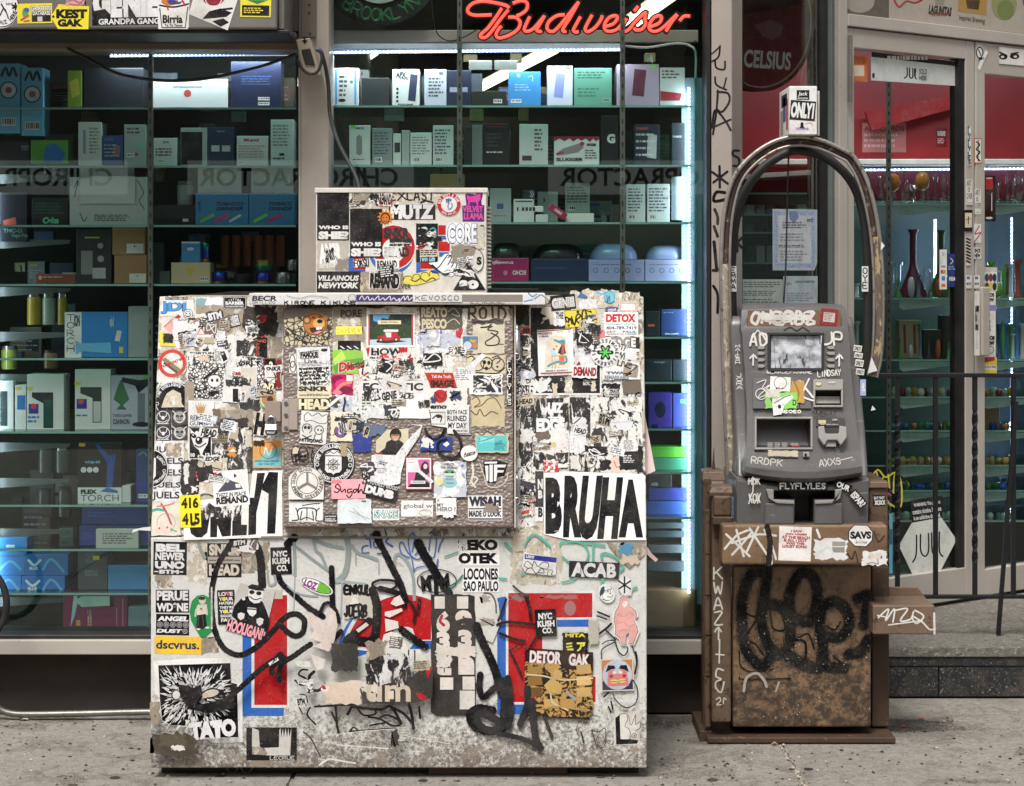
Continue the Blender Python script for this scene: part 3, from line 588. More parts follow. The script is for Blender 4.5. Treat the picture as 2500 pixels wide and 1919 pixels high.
u(BL,[O(330,1455,236,10,WH,40),P([(480,1215),(600,1215),(600,1720),(80,1720),(110,1610),(480,1600)],'res2'),A('TYME INTELLIGENCE',330,1455,198,-80,30,38),E(128,1500,22,22,WH),E(128,1500,15,15,BL),P([(215,1440),(250,1370),(330,1320),(430,1370),(440,1500),(480,1545),(180,1550)],TAN),P(jag(240,1400,440,1520,16,23),'res')],shape=tb,label='torn round black INTELLIGENCE sticker by the left edge')
zoom(360,1000,5.25)
u(WH,[P([(645,50),(615,-75),(660,-15),(650,-90),(680,-25),(685,-105),(700,-25),(725,-90),(718,-15),(755,-75),(722,50)],'#b98a34'),T('REMAND',553,75,820,142,'#27405a',.02),T('GUMBA',543,150,818,206,'#27405a',.02)],(527,-116,858,218),label='white REMAND GUMBA sticker with gold crown')
for x0,y0,i in((105,8,0),(315,5,1),(105,208,0),(315,205,1)):
 cx,cy=x0+98,y0+95
 it=[O(cx,cy,85,8,WH),S([(cx-50,cy-60),(cx-30,cy-10),(cx+30,cy-10),(cx+50,cy-60)],9,WH),E(cx,cy+5,20,24,WH),S([(cx-60,cy+40),(cx,cy+60),(cx+60,cy+30)],8,WH),G(cx-80,cy+74,cx+90,cy+92,1,WH,2)]if i==0 else[E(cx,cy,80,76,'#9b9996'),S([(cx-90,cy-80),(cx-55,cy-50),(cx-60,cy+10),(cx,cy+70),(cx+60,cy+10),(cx+55,cy-50),(cx+90,cy-80)],10,WH),E(cx-30,cy-15,18,14,BL),E(cx+30,cy-15,18,14,BL),S([(cx-40,cy+35),(cx,cy+48),(cx+40,cy+35)],10,BL),O(cx,cy+5,22,7,BL)]
 u('#3c3a3d',it,(x0,y0,x0+200,y0+192))
u('white',[T('JUELS',100,470,432,575,GR,.03),T('JUELS',90,615,455,722,GR,.03),T('JUELS',90,765,460,872,GR,.03),T('JUELS',75,930,425,1022,GR,.03),T('JUELS',62,1050,412,1168,GR,.03),P(jag(240,430,430,600,22,24),'res2')],shape=jag(55,400,470,1182,6,25),label='white sheet repeating JUELS in grey capitals')
hb=[(40,540)]+[(55+215*math.sin(R(a)),755-250*math.cos(R(a)))for a in range(0,181,12)]+[(40,1000)]
u(BL,[([(55+r*math.sin(R(a)),755-r*1.16*math.cos(R(a)))for r in(210,200)for a in range(-4,185,9)],[(i,i+1,22+i,21+i)for i in range(20)],WH),A('AGENCY',55,755,168,22,78,38),E(215,785,20,22,WH),E(215,785,13,15,BL),A('EVERYTHING',55,755,178,178,108,38,inside=1),P([(42,640),(60,620),(110,625),(108,850),(85,885),(42,885)],WH),S([(50,800),(75,740),(60,700)],6)],shape=hb,label='half of a round black AGENCY sticker wrapping the left edge')
u(WH,[Q(540,236,814,625,BL),P([(545,240),(600,300),(630,270),(670,300),(700,240),(800,300),(770,440),(720,520),(690,610),(660,520),(600,470),(560,350)],WH),E(590,335,42,28,BL,rot=30),E(740,310,60,40,BL,rot=-25),E(585,325,12,9,WH),E(720,300,12,9,WH),E(660,395,46,50,BL),E(650,380,14,18,WH),S([(610,455),(670,480),(750,430)],14,BL),T('10',553,558,608,608,WH,.05),T('12',742,556,798,604,WH,.05)],(525,226,826,636),label='black and white grinning clown face sticker 10 12')
u('res2',[E(1075,155,55,60,'#4f7f9f'),E(1085,140,30,26,'#cfe0ea'),P(jag(860,110,1290,215,16,27),'#3a3635')],shape=jag(845,0,1370,220,14,26),name='poster')
u('bw',[T('ELECTRIC',835,335,1060,368,'#a3987d',.02),T('UNION SHOW',835,375,1050,400,'#a3987d',.02),T('AFTERPARTY',835,410,1040,435,'#a3987d',.02),P(jag(1035,480,1130,600,20,29),'#c98a4a'),P([(1050,540),(1100,500),(1150,540)],WH),P(jag(1255,260,1340,480,10,30),'res')],shape=jag(828,236,1350,800,8,28),name='poster')
u('res',[P(jag(680,700,850,960,24,33),'#dcc9bd'),P(jag(850,640,960,820,26,34),'#e0c6bb'),S([(770,780),(830,740),(790,830)],14,BL),S([(900,760),(960,720)],16,BL)],shape=jag(500,640,1040,1080,24,32),name='paper_residue')
u('#2a2526',[P(jag(470,690,530,950,14,36),WH),P(jag(560,980,640,1060,20,37),WH)],shape=jag(440,650,660,1080,20,35),name='poster')
u('#d79a52',[P(jag(1365,400,1500,470,12,39),'#3a2c1e'),P([(1450,640),(1500,560),(1600,520),(1700,480),(1715,730),(1370,735),(1375,640)],'#74c3ca'),O(1550,525,110,7,BL),S([(1500,560),(1520,490),(1560,590),(1600,480)],14,'#dff0ea'),T('POOR CLEAN SKILLET',1385,648,1690,676,'#1d5564',.03),T('NEW YORK CITY',1425,690,1640,712,'#1d5564',.03)],(1353,398,1722,752),label='orange and teal sticker below the padlock')
u('res',[],shape=jag(1360,20,1530,340,12,40),name='paper_residue')
u(None,[T('H',1380,45,1512,330,BL,.07,rot=9)],name='sticker')
u('#d9d0c0',[S([(30,1310),(120,1280),(210,1290)],34,'#3fa08d'),S([(180,1210),(250,1330),(310,1480)],26,'#b8474a'),S([(130,1240),(240,1230),(340,1200)],20,'#c87a76'),S([(310,1540),(370,1560)],16,'#3fa08d'),O(240,1450,120,6,'#9b8d7c'),P(jag(110,1480,310,1570,20,42),'#e3c9bd'),E(152,1522,14,14,'#b5585a'),E(255,1510,14,14,'#b5585a')],shape=jag(25,1185,425,1612,10,41),name='poster')
# the tall ONLY1 poster
u('#eceae6',[P([(540,1480),(560,1320),(640,1290),(760,1300),(800,1400),(770,1580),(700,1640),(630,1640),(560,1590)],BL),P([(810,1260),(930,1255),(970,1380),(1000,1250),(1085,1250),(1070,1620),(960,1630),(900,1480),(895,1636),(808,1638)],BL),P([(1095,1245),(1210,1240),(1205,1475),(1280,1478),(1275,1610),(1088,1620)],BL),P([(1305,1130),(1370,1130),(1410,815),(1510,812),(1470,1020),(1400,1320),(1395,1600),(1295,1610)],BL),P([(1480,960),(1560,800),(1678,806),(1640,1590),(1535,1592),(1555,1080),(1470,1030)],BL),E(640,1240,60,40,'#eceae6')],shape=[(465,1185),(820,1150),(1310,1130),(1350,790),(1725,786),(1735,1635),(1100,1655),(470,1672)],name='poster',label='white poster with huge black letters ONLY1')
u('bw',[],shape=jag(680,1220,1220,1400,24,43),name='torn_paper')
u('#e9e7e6',[P([(870,830),(960,800),(1000,900),(930,930),(880,880)],'#2a2729'),P([(1000,940),(1030,880),(1100,920),(1180,950),(1230,1030),(900,1050),(940,1000)],'#4d4a55'),E(1035,905,26,34,'#bdb8b4'),P([(1130,960),(1190,960),(1200,1010),(1140,1010)],WH),P([(1125,820),(1160,860),(1120,880)],BL),T('THIZZ IN PEACE',880,1062,1262,1118,BL,.02),T('REMAND',875,1118,1285,1205,BL,.05)],(845,780,1302,1235),rot=-4,label='white THIZZ IN PEACE REMAND sticker')
u('#ecd92c',[T('416',440,1125,662,1270,'#2c250e',.05),T('415',445,1330,672,1480,'#2c250e',.05),P(jag(560,1440,620,1490,10,45),'#2c250e')],(420,1098,688,1512),rot=-2,label='yellow sticker reading 416 415')
# ---------------------------------------------------------------- upper panel, right of the door
zoom(1230,700,5.25)
u('res2',[],shape=jag(100,160,330,960,14,51),name='paper_residue')
u('#2e2a24',[],shape=jag(120,180,330,480,30,52),name='paper_residue')  # no residue: dark patch paints the hood's shadow right of the door
u('line2',[H('NETEN',115,960,330,1560,8,BL,.6,4)],shape=jag(105,950,325,1680,6,53),name='poster')
u(WH,[Q(345,270,1232,1365,'#1d1b1d'),P(jag(500,250,800,460,55,55),'#cfc6b8'),P(jag(360,1180,600,1350,40,56),WH),P(jag(620,1240,690,1400,12,57),TAN),P(jag(780,1150,880,1360,16,58),'res'),P(jag(1120,1200,1180,1340,14,59),TAN),T('FEMALE',455,1175,565,1195,WH,.02),G(450,1205,560,1260,3,WH,6),G(725,1175,780,1215,2,WH,4),T('6 PM, LATE',1020,1190,1120,1210,WH,.02),G(1015,1220,1115,1270,3,WH,7)],(328,262,1250,1388),name='poster',label='big black poster beside the freezer door hinge')
u('res',[],shape=jag(860,60,1330,740,40,60),name='paper_residue')
u('bw',[],shape=jag(900,560,1140,760,25,61),name='torn_paper')
u('white',[],shape=jag(960,165,1215,290,12,62),name='torn_paper')
u('white',[],shape=jag(890,690,1170,1010,20,63),name='torn_paper')
u(BL,[T('GENIE',615,140,905,272,WH,.1),T('GENIE',628,150,893,262,BL,.055),T('GENIE',632,154,889,258,WH,.02)],(600,105,920,300),rot=-6,label='black GENIE lettering sticker in the upper right corner')
u('#4a6d92',[],shape=[(940,140),(985,68),(1075,130),(1060,165)],name='torn_paper')
u('white',[T('THE',665,328,765,415,'#3a3638',.04)],shape=jag(640,320,800,500,16,64),name='torn_paper')
u('#ecd33a',[Q(785,297,1190,519,'#2a240e'),Q(791,303,1184,513,'#ecd33a'),S([(800,440),(790,380),(830,400),(820,450),(850,400),(870,470)],22,BL),S([(870,380),(900,490),(930,380),(960,350),(985,380),(930,430),(990,490)],20,BL),S([(1000,500),(1010,340),(1050,310),(1080,500)],22,BL),S([(1000,420),(1100,400)],14,BL),S([(1060,310),(1130,340),(1110,320)],14,BL),S([(1080,400),(1170,380),(1090,450),(1190,430)],14,BL),E(955,322,20,18,BL),H('*',810,470,840,505,6),H('*',1130,460,1170,498,8)],(780,292,1195,524),rot=-4,label='yellow sticker with black handstyle lettering')
u('#f1efec',[P([(440,560),(870,548),(872,560),(440,574)],'#a52a33'),T('PRIORITY',443,585,632,612,'#8d2a35',.04),T('MAIL',492,620,590,645,'#8d2a35',.04),E(470,633,7,7,'#8d2a35'),G(690,580,790,592,1,GR,2),G(830,570,875,600,3,'#9a9a9a',3),P([(515,1045),(545,720),(600,650),(680,620),(800,650),(845,1040)],'#e6d6bf'),P([(640,670),(720,695),(750,682),(790,690),(790,745),(735,740),(650,695)],'#2f9aa0'),P([(735,738),(785,735),(785,765),(735,770)],'#d4513c'),P([(730,770),(780,760),(795,860),(740,880),(690,850)],'#2a3836'),P([(745,770),(775,765),(775,860),(740,870)],'#c1503e'),P([(590,815),(650,800),(680,875),(605,885)],'#b9d2dc'),P([(605,885),(790,878),(790,890),(605,897)],'#a9b3b5'),Q(705,895,775,1005,'#df6b45'),S([(790,900),(800,960),(760,985),(700,965),(620,985),(560,1015)],26,'#2f9aa0'),Q(612,897,620,1045,'#9aa5a8'),Q(650,897,657,1045,'#9aa5a8'),E(645,800,14,10,'#c1303e'),E(680,765,12,12,'#c9884a'),T('DREAM IT, ACHIEVE IT',525,1065,820,1090,'#4a4648',.02),Q(460,1098,890,1110,'#a52a33'),G(475,1118,880,1126,1,'#8a8a8a',9)],(436,548,892,1138),rot=-2,label='white PRIORITY MAIL sticker with teal crocodile at a desk')
u('res',[S([(1200,70),(1250,100),(1300,80)],26,'#5fb7d2'),E(1355,135,72,84,'#3f9fc0'),E(1355,135,60,72,'#6cc6dc'),S([(1400,100),(1440,60)],18,'#5fb7d2'),S([(1320,110),(1330,200),(1350,120),(1360,200)],9,'#2a3a4a'),S([(1290,190),(1360,225),(1420,190)],9,'#2a3a4a'),S([(1330,245),(1370,260),(1400,240)],8,'#b3232f')],shape=jag(1190,50,1470,280,14,65),label='torn sticker of a teal cow head')
u('res',[H('KEWOK',1520,90,1700,180,6,'#6a655f',.5)],shape=jag(1470,70,1740,330,14,66),name='torn_paper')
u('#e7d6d2',[Q(1495,215,1685,310,'#a8555a'),Q(1500,220,1680,305,'#e7e2dd')],shape=jag(1488,210,1692,322,5,67),name='torn_paper')
u('#4a5680',[T('STEVE',1335,285,1440,325,WH,.03,rot=-8)],shape=jag(1300,260,1450,335,8,68))
u('#f0efec',[T('DETOX',1308,352,1690,460,'#c22a31',.06),T('TREATMENT CENTERS',1315,475,1700,498,'#6a7f93',.015),T('404-789-7419',1310,510,1702,552,'#27466e',.03),T('24/7',1312,568,1435,595,'#b32a3a',.03),T('PAUL',1522,566,1702,595,'#2a5a9c',.03),T('TRANSPORTATION IS PROVIDED',1312,603,1702,617,'#3a3a44',.03)],(1286,330,1722,635),label='white DETOX treatment centers sticker with red heading')
u('#e2dfda',[T('EDGE',1370,645,1690,780,'#8d8a88',.06),Q(1620,650,1740,800,'#2c292b'),T('E',1630,660,1690,780,WH,.06),T('DTHE',1430,740,1640,830,WH,.09,rot=18),T('DTHE',1432,742,1638,828,'#4a4749',.03,rot=18),T('WIFE',1440,850,1640,940,'#4a4749',.04,rot=15),T('LIVE',1450,960,1640,1040,'#4a4749',.04,rot=15),T('TWA',1310,1090,1550,1125,'#4a5a70',.06),T('REMARKABLE',1290,1140,1600,1190,'#6d7f8d',.04)],shape=jag(1270,640,1745,1195,10,69),name='poster')
u('#d97f92',[S([(1140,640),(1200,600),(1180,670),(1270,560)],20,'#c04a63')],shape=jag(1125,560,1290,690,16,70),name='torn_paper')
u(WH,[O(1300,845,187,3,'#c9c6c0',40),A('RECORDS-MONEY-GREEN-',1300,845,148,-108,242,46,'#24243c',.03)]+[S([(1300-82*math.sin(R(a)),845-82*math.cos(R(a))),(1300+82*math.sin(R(a)),845+82*math.cos(R(a)))],46,BL,1)for a in(30,90,150)]+[S([(1300-66*math.sin(R(a)),845-66*math.cos(R(a))),(1300+66*math.sin(R(a)),845+66*math.cos(R(a)))],20,'#5cc45a',1)for a in(30,90,150)],(1115,658,1485,1032),shape='e',label='round RECORDS MONEY GREEN sticker with green asterisk')
u(WH,[T('DEMAND',895,1035,1185,1150,'#7d1a1f',.06),T('DEMAND',900,1038,1182,1146,'#96222a',.03),P([(920,1020),(960,960),(985,1010)],'#96222a')],shape=jag(870,1000,1195,1175,9,71),rot=2,label='torn white sticker with dark red DEMAND')
u('#1f1d1f',[P(jag(1280,1290,1350,1380,20,73),'#d9d6cf'),T('CTIC',1350,1310,1470,1345,WH,.02),T('ON SHOW',1320,1352,1480,1378,WH,.02),T('TERPARTY',1290,1385,1465,1412,WH,.02)],shape=jag(1265,1240,1500,1470,16,72),name='poster')
u('wb',[P(jag(1320,1510,1470,1680,25,75),'#2c292b')],shape=jag(1160,1430,1560,1685,10,74),name='poster')
u('line2',[P(jag(1490,1230,1560,1420,16,77),WH),T('EL',1560,1250,1670,1300,WH,.04),P(jag(1680,1500,1770,1680,18,78),'#5d4f48')],shape=jag(1488,1220,1750,1690,12,76),name='poster')
zoom(1230,1000,5.25)
u('bw',[T('UIZ',565,-90,760,45,WH,.07),Q(565,92,760,110,WH),T('EDGE',415,110,780,290,WH,.07),P(jag(400,300,820,560,55,82),'wb'),P(jag(600,280,820,500,40,83),'#e2d8d3'),E(640,450,34,36,'#cdb98f'),P(jag(215,250,370,420,26,84),WH),T('TO',305,95,350,160,WH,.03)],shape=[(235,-140),(820,-150),(840,200),(815,760),(400,770),(390,830),(165,850),(200,300)],name='poster',label='torn black and white poster reading QUIZ EDGE')
u('bw',[P(jag(850,200,1060,560,30,86),'white'),P(jag(900,100,1060,300,22,87),WH),S([(900,180),(980,110)],14),S([(930,200),(950,215),(930,240)],9),T('HI',905,45,960,100,BL,.03),P(jag(850,590,980,760,10,88),'#d9d6cf')],shape=[(845,-160),(1140,-150),(1100,480),(1060,560),(1085,800),(840,780)],name='poster')
u('wb',[P(jag(1140,250,1260,560,26,90),'#3a3632'),P(jag(1330,30,1480,210,30,91),'#242224'),E(1400,160,40,48,WH),E(1540,150,120,130,'#dcdce0'),P(jag(1230,640,1380,775,16,92),'#1e1c20'),P(jag(1370,620,1540,800,20,93),'#e2c3b2'),S([(1410,660),(1450,740),(1520,700)],9,'#8d5a4a'),P(jag(1490,540,1720,770,14,94),'#232123'),G(1530,585,1680,690,5,WH,5),Q(1530,390,1690,535,WH),G(1535,395,1685,530,9,'#4a484a',3),P(jag(1715,470,1785,810,12,95),'#262324'),O(1080,640,118,9,'#2a282a'),T('@CRI',1090,625,1165,690,BL,.03,rot=-55)],shape=[(1110,-160),(1560,-150),(1770,-160),(1785,830),(1110,800)],name='poster',label='torn flyers overlapping at the right edge above BRUHA')
u('wb',[],shape=jag(175,740,400,900,20,96),name='torn_paper')
u('#3a3839',[T('N',435,890,500,1020,WH,.05),T('B',440,1035,495,1140,WH,.05),Q(402,1250,505,1435,WH),T('B',440,1255,500,1380,'#24243c',.06)],(402,790,507,1435),name='poster')
u('#f0eeea',[],shape=[(510,810),(1000,800),(1790,830),(1812,850),(1818,1672),(880,1680),(515,1600)],name='poster')
u(None,[T('B',532,872,745,1595,BL,.07),T('R',757,847,995,1640,BL,.07,.08),T('U',962,847,1270,1670,BL,.06,.28),T('H',1195,867,1530,1660,BL,.06,.25),T('A',1470,897,1785,1640,BL,.07)],name='lettering',label='huge black letters BRUHA on the white poster')
u(None,[P([(215,1350),(240,1300),(335,1278),(318,1330)],'#c9342c'),P([(185,1380),(360,1318),(368,1365),(190,1420)],WH),T('Gumba',195,1345,358,1392,'#1f5a3a',.05,.2,-14),P([(230,1415),(262,1405),(210,1485)],'#b3232f')],label='Gumba sticker with red lightning bolt')
zoom()
u(None,[S([(640,1312),(700,1311),(760,1313),(1050,1312),(1250,1312)],5,'#7a7165',1)],name='panel_seam')
# ---------------------------------------------------------------- hood strip
def hh(bg,items,bx=None,**k):return st(FH,bg,items,bx,parent=FZ,**k)
hh(WH,[T('BECR',615,722,676,735,'#2f2d3c',.04,.1),H('GRILLCO',615,736,672,742,1.2,'#6a6a70'),H('KIRONE',695,735,768,743,2.2,BL,.4),H('KIKUNE',785,735,870,743,2.2,BL,.4),S([(700,722),(730,728),(760,722),(800,726)],1.2,'#8a8a88')],(612,718,872,743.5))
hh('#4a3a78',[S(smoothline([(878,731),(884,722),(890,732),(898,723),(902,733),(910,728),(914,733),(924,722),(926,733),(936,727),(940,733),(952,723),(954,733),(962,727),(968,734),(976,728),(974,738),(986,723),(988,733),(996,722),(998,733),(1006,726)],2),2.2,WH,2)],(870,719,1008,735),label='purple strip with white script lettering')
hh(WH,[H('KEVOSCO',1015,722,1120,733,1.6,'#4d4b50',.5),O(860,728,10,1,GR)],(1008,718,1128,737))
hh('#8d8780',[H('NUNNN',1150,738,1230,743,1.4,'#5c5650')],(1128,719,1276,737),name='tape')
hh(WH,[S([(1290,716),(1300,724),(1310,718)],3,'#5a8fc8'),S([(1305,730),(1320,720),(1330,726)],3,'#5a8fc8'),S([(1280,736),(1300,732)],3,'#5a8fc8')],(1277,718,1331,743))
# ---------------------------------------------------------------- the door's stickers
def d(bg,items,bx=None,**k):return st(FD,bg,items,bx,parent=DOOR,**k)
zoom(670,720,3.648)
d('res',[],shape=jag(515,112,1720,1090,14,101),name='paper_residue')
d('res2',[],shape=jag(520,112,800,420,12,102),name='paper_residue')
d('bluet',[],shape=jag(1250,320,1700,560,18,103),name='paper_residue')
d('wb',[],shape=jag(1260,520,1600,700,18,104),name='paper_residue')
d('linetan',[S([(100,290),(200,360),(290,440)],10),H('SNE',230,300,330,400,6)],shape=jag(92,195,515,455,12,105))
d('#c8873e',[E(360,262,104,98,'#3a2413'),E(360,262,98,92,'#b5702f'),E(290,225,36,36,'#3a2413'),E(290,225,29,29,'#b5702f'),E(290,225,15,15,'#dcb070'),E(455,205,20,24,'#b5702f'),E(395,255,52,46,'#d9a765'),E(405,236,26,18,BL),P([(310,295),(360,290),(440,285),(420,335),(370,350),(330,335)],'#4a1d14'),P([(345,338),(400,320),(430,325),(380,350)],'#e88f9a'),P([(370,288),(400,286),(400,312),(374,314)],WH),P([(402,286),(430,284),(424,306),(402,310)],WH),S([(335,215),(345,195),(360,215)],7),S([(395,205),(408,188),(420,208)],7)],(252,158,468,362),shape='e',label='round brown laughing bear head sticker')
d('#8a7f6c',[T('PORE',590,130,780,200,'#3a352e',.04),P(jag(560,210,760,270,20,107),'res')],shape=jag(525,115,820,280,10,106),name='poster')
d('#f3ec5e',[H('DAISYLV',560,300,765,340,4.5,'#b9a53a',.3)],(548,280,778,353),rot=-1,label='yellow paper note with faint marker')
d('#5d564c',[T('REATO',1308,112,1540,200,'#cfc3a4',.05),T('PESCO',1312,212,1535,303,'#cfc3a4',.05),S([(1550,150),(1600,120),(1650,190),(1580,170)],6,'#d9d2c0'),S([(1540,250),(1600,215),(1650,260)],6,'#d9d2c0')],shape=jag(1295,108,1675,310,6,108),name='poster')
d('#efeeec',[Q(848,172,1222,448,'#23352c'),P([(878,178),(1030,178),(1010,215),(960,205),(930,250),(880,230)],'#4f9fd6'),P([(870,300),(920,260),(1000,290),(1090,240),(1215,280),(1215,400),(850,400)],'#31452c'),P([(850,400),(1215,385),(1222,448),(840,448)],'#b7cdd6'),P([(910,405),(1100,400),(1180,415),(1000,432),(910,425)],'#24262a'),P([(920,370),(980,360),(1000,330),(1090,335),(1105,370),(1122,375),(1120,405),(920,408)],'#b8292e'),P([(985,335),(1040,335),(1040,378),(1000,380)],'#dfe3e2'),P([(970,318),(985,308),(1105,310),(1100,330),(975,330)],'#e8e6e2'),E(948,402,20,18,'#2a2628'),E(948,402,11,10,'#c9c5bf'),E(1084,398,20,18,'#2a2628'),E(1084,398,11,10,'#c9c5bf'),Q(922,228,1128,262,'#e9d6a8'),T('READY TO ROLL',950,237,1102,252,'#5d5340',.04),Q(836,172,850,448,'#b9474a'),Q(1222,172,1236,448,'#b9474a')],(822,166,1250,468),label='postcard of a small red car reading READY TO ROLL')
d('#191719',[S([(580+62*j,460+30*i),(605+62*j,480+30*i),(625+62*j,455+30*i)],12,WH,1)if 0 else P([(578+62*j,455+32*i),(596+62*j,455+32*i),(632+62*j,482+32*i),(614+62*j,482+32*i)],WH)for j in range(3)for i in range(3)]+[G(578,556,760,564,1,WH,4)],(565,408,770,598),label='black square sticker with white zigzag bars')
d('#8cc63f',[P([(520,580),(600,500),(640,560),(560,660)],'#b9dc6a'),P([(520,640),(590,590),(780,560),(820,600),(640,690),(540,695)],'#5f9a2e'),T('Die',560,590,720,685,WH,.1,.2,-8),T('Die',566,594,714,681,'#c22a31',.06,.2,-8),T('victim',650,598,800,650,'#1e3a1c',.03,.2,-12)],shape=jag(518,492,825,702,6,110),rot=0,label='green soda parody sticker with red letters')
d('#b5195a',[E(560,760,60,40,'#8a1045'),E(610,800,70,50,'#cf3a72'),E(640,850,60,36,'#7d0f38'),S([(540,870),(600,800),(680,780)],26,'#d98a7a'),Q(642,716,698,768,'#d9d6d2'),E(560,870,40,20,'#e27a9a')],shape=jag(510,708,700,890,4,111),label='magenta picture sticker')
d('white',[T('FAMOUS',238,505,392,560,BL,.07),S([(232,512),(398,496),(398,560),(236,568),(232,512)],6,BL,1),T('Live',270,570,380,610,'#3a3a3c',.02),G(215,600,480,640,3,'#6d6d70',3),Q(218,645,490,810,'line'),G(225,650,485,800,5,BL,8,.55),E(450,495,30,14,BL)],(202,466,500,822),rot=-2,label='white FAMOUS gig flyer')
d('wb',[T('HOW',862,475,1140,540,BL,.04),P([(815,475),(850,475),(835,560)],'#b9202b'),P(jag(1100,470,1180,510,10,113),'#b9202b'),T('PM-10',850,552,945,572,BL,.03),T('& AFT',785,583,940,618,BL,.03),T('10:30PM',783,628,900,648,BL,.03),P(jag(950,540,1230,680,30,114),'redt'),P(jag(1000,560,1120,640,26,115),'#e6d9d4'),T('JUL',890,725,945,750,BL,.03),T('ND',1040,710,1120,740,BL,.03),T('Y, 10',1195,725,1290,750,BL,.03)],shape=jag(785,468,1340,762,9,112),name='poster',label='torn SHOW poster in the middle of the door')
d('#dedbd8',[T('ECLECTIC',790,785,1325,855,'#2c2a2c',.04),P(jag(930,775,1180,870,30,117),'white'),G(780,880,920,1040,6,'#55524f',4),G(930,975,1010,1040,3,'#55524f',6),P(jag(800,1000,1080,1090,30,118),'white'),Q(1092,880,1330,1100,'#e6e4e2'),S([(820,900),(930,1010),(1080,1080)],20,'#f0efee')],shape=jag(750,765,1385,1100,8,116),name='poster',label='white ECLECTIC poster with a blank square')
d('#c9bda6',[H('ROID',1735,115,2065,215,20,'#4f463f',.3,k=4)],shape=jag(1730,105,2090,225,10,119))
d('#cfc6ae',[P(jag(1765,215,2040,260,14,121),'#5d5650'),S([(1840,290),(1900,285),(1930,265)],14,'#24222a'),S([(1940,280),(1900,310),(1990,330),(1940,380),(1880,420),(1900,450),(1990,440),(1995,380),(1930,340)],12,'#24222a'),S([(1990,440),(2040,440)],8,'#24222a'),S([(1780,250),(1830,230),(1880,260),(1960,220),(2040,250)],6,'#24222a')],shape=jag(1765,212,2050,520,7,120),label='tan sticker with looping black tag')
d('#d9d0bd',[Q(1680,370,1812,488,'#3f6f9a'),E(1720,450,36,36,'#c9cdd6'),E(1770,400,30,24,'#e0a050'),E(1785,450,22,30,'#c9772e'),P(jag(1740,375,1800,400,6,123),'#2f8a9a')],(1670,360,1822,496))
d('#d0c3a6',[O(1810,620,60,9,BL),O(1890,610,56,9,BL),E(1870,600,16,18,BL),E(1910,605,14,18,BL),E(1888,655,16,16,BL),O(1990,620,62,9,BL),S([(1940,560),(1990,545),(2010,580),(1980,610)],9),E(1985,640,10,10,BL),S([(1720,560),(1760,545),(1790,580)],9),S([(1740,690),(1820,690),(1890,698),(1990,695),(2050,650)],9)],shape=jag(1712,535,2058,702,5,124),label='tan sticker with round bubble faces')
d('white',[G(1615,665,1735,765,6,'#77747a',5)],shape=[(1590,700),(1640,650),(1720,630),(1850,520),(1890,540),(1790,640),(1790,790),(1740,830),(1640,845),(1600,790)],name='torn_paper')
d('#b3301f',[T('Tell the Truth.',1400,714,1578,742,WH,.02),T('IMAGE',1392,760,1600,822,'#2a1310',.06)],shape=[(1340,695),(1590,695),(1625,822),(1395,828)],label='red sticker reading Tell the Truth')
d('#eceae6',[Q(1770,715,2020,870,'cut')],shape=jag(1735,705,2030,885,7,126))
d('#e3ded3',[E(1478,905,62,60,'#b3232a'),S([(1430,870),(1500,930),(1530,860)],14,'#7d1a1f'),P(jag(1570,860,1660,940,20,128),'#3a3f5c'),P(jag(1390,910,1440,960,14,129),'#3a3f5c'),T('emond',1388,970,1610,1020,BL,.05)],shape=jag(1380,828,1720,1030,7,127))
d('#ddd5b8',[T('SNKR',215,815,480,860,'#2a2620',.06),Q(210,868,500,918,'#d8cda9'),T('www.SNKRHEAD.com',222,882,486,902,'#4a4334',.04),Q(214,922,500,1030,'#2a2620'),T('HEAD',218,928,492,1022,'#e3d9b4',.06)],shape=jag(208,808,505,1035,4,130),label='tan and black SNKR HEAD sticker on the door')
d('bluet',[S([(620,900),(630,960),(620,1040),(720,1060)],20,'#26283a'),P(jag(500,900,580,1000,20,132),'#4a443c'),S([(490,990),(560,930),(620,900)],26,WH)],shape=jag(500,895,745,1090,10,131),name='poster')
d('#c8b893',[S([(1760,930),(1800,910),(1830,960),(1780,1000),(1850,980),(1900,930),(1960,920),(2000,970),(2020,1010)],9,'#5a4436'),S([(1750,1030),(1800,1070),(1830,1020),(1870,1080),(1930,1040),(1990,1060)],10,'#5a4436')],shape=jag(1750,905,2052,1170,8,133))
d(BL,[H('FLYFLYLES',2078,572,2108,985,8,WH,.1,vert=1)],(2070,565,2116,992),label='narrow upright FLYFLYLES sticker')
d('#e3dfda',[O(160,590,28,8,BL,ry=60),O(165,640,30,8,BL,ry=52)],(132,530,195,695))
zoom(670,1000,3.648)
d(WH,[Q(1540,10,1742,215,WH),T('BOTH FACE',1540,5,1715,45,BL,.03),T('RUINED',1540,55,1712,105,BL,.03),T('MY DAY',1548,118,1712,168,BL,.03),T('LIMITED MY FEAR',1600,185,1722,200,BL,.03),S([(1738,-30),(1738,215),(1600,215)],7,BL,1),S([(1392,25),(1520,25),(1520,130),(1392,130),(1392,25)],6,BL,1),S([(1410,80),(1450,50),(1490,60),(1480,110)],10,BL),E(1465,60,26,16,BL)],shape=[(1385,-5),(1530,-5),(1540,-40),(1745,-40),(1745,225),(1590,220),(1585,170),(1400,140)],label='white RUINED MY DAY sticker')
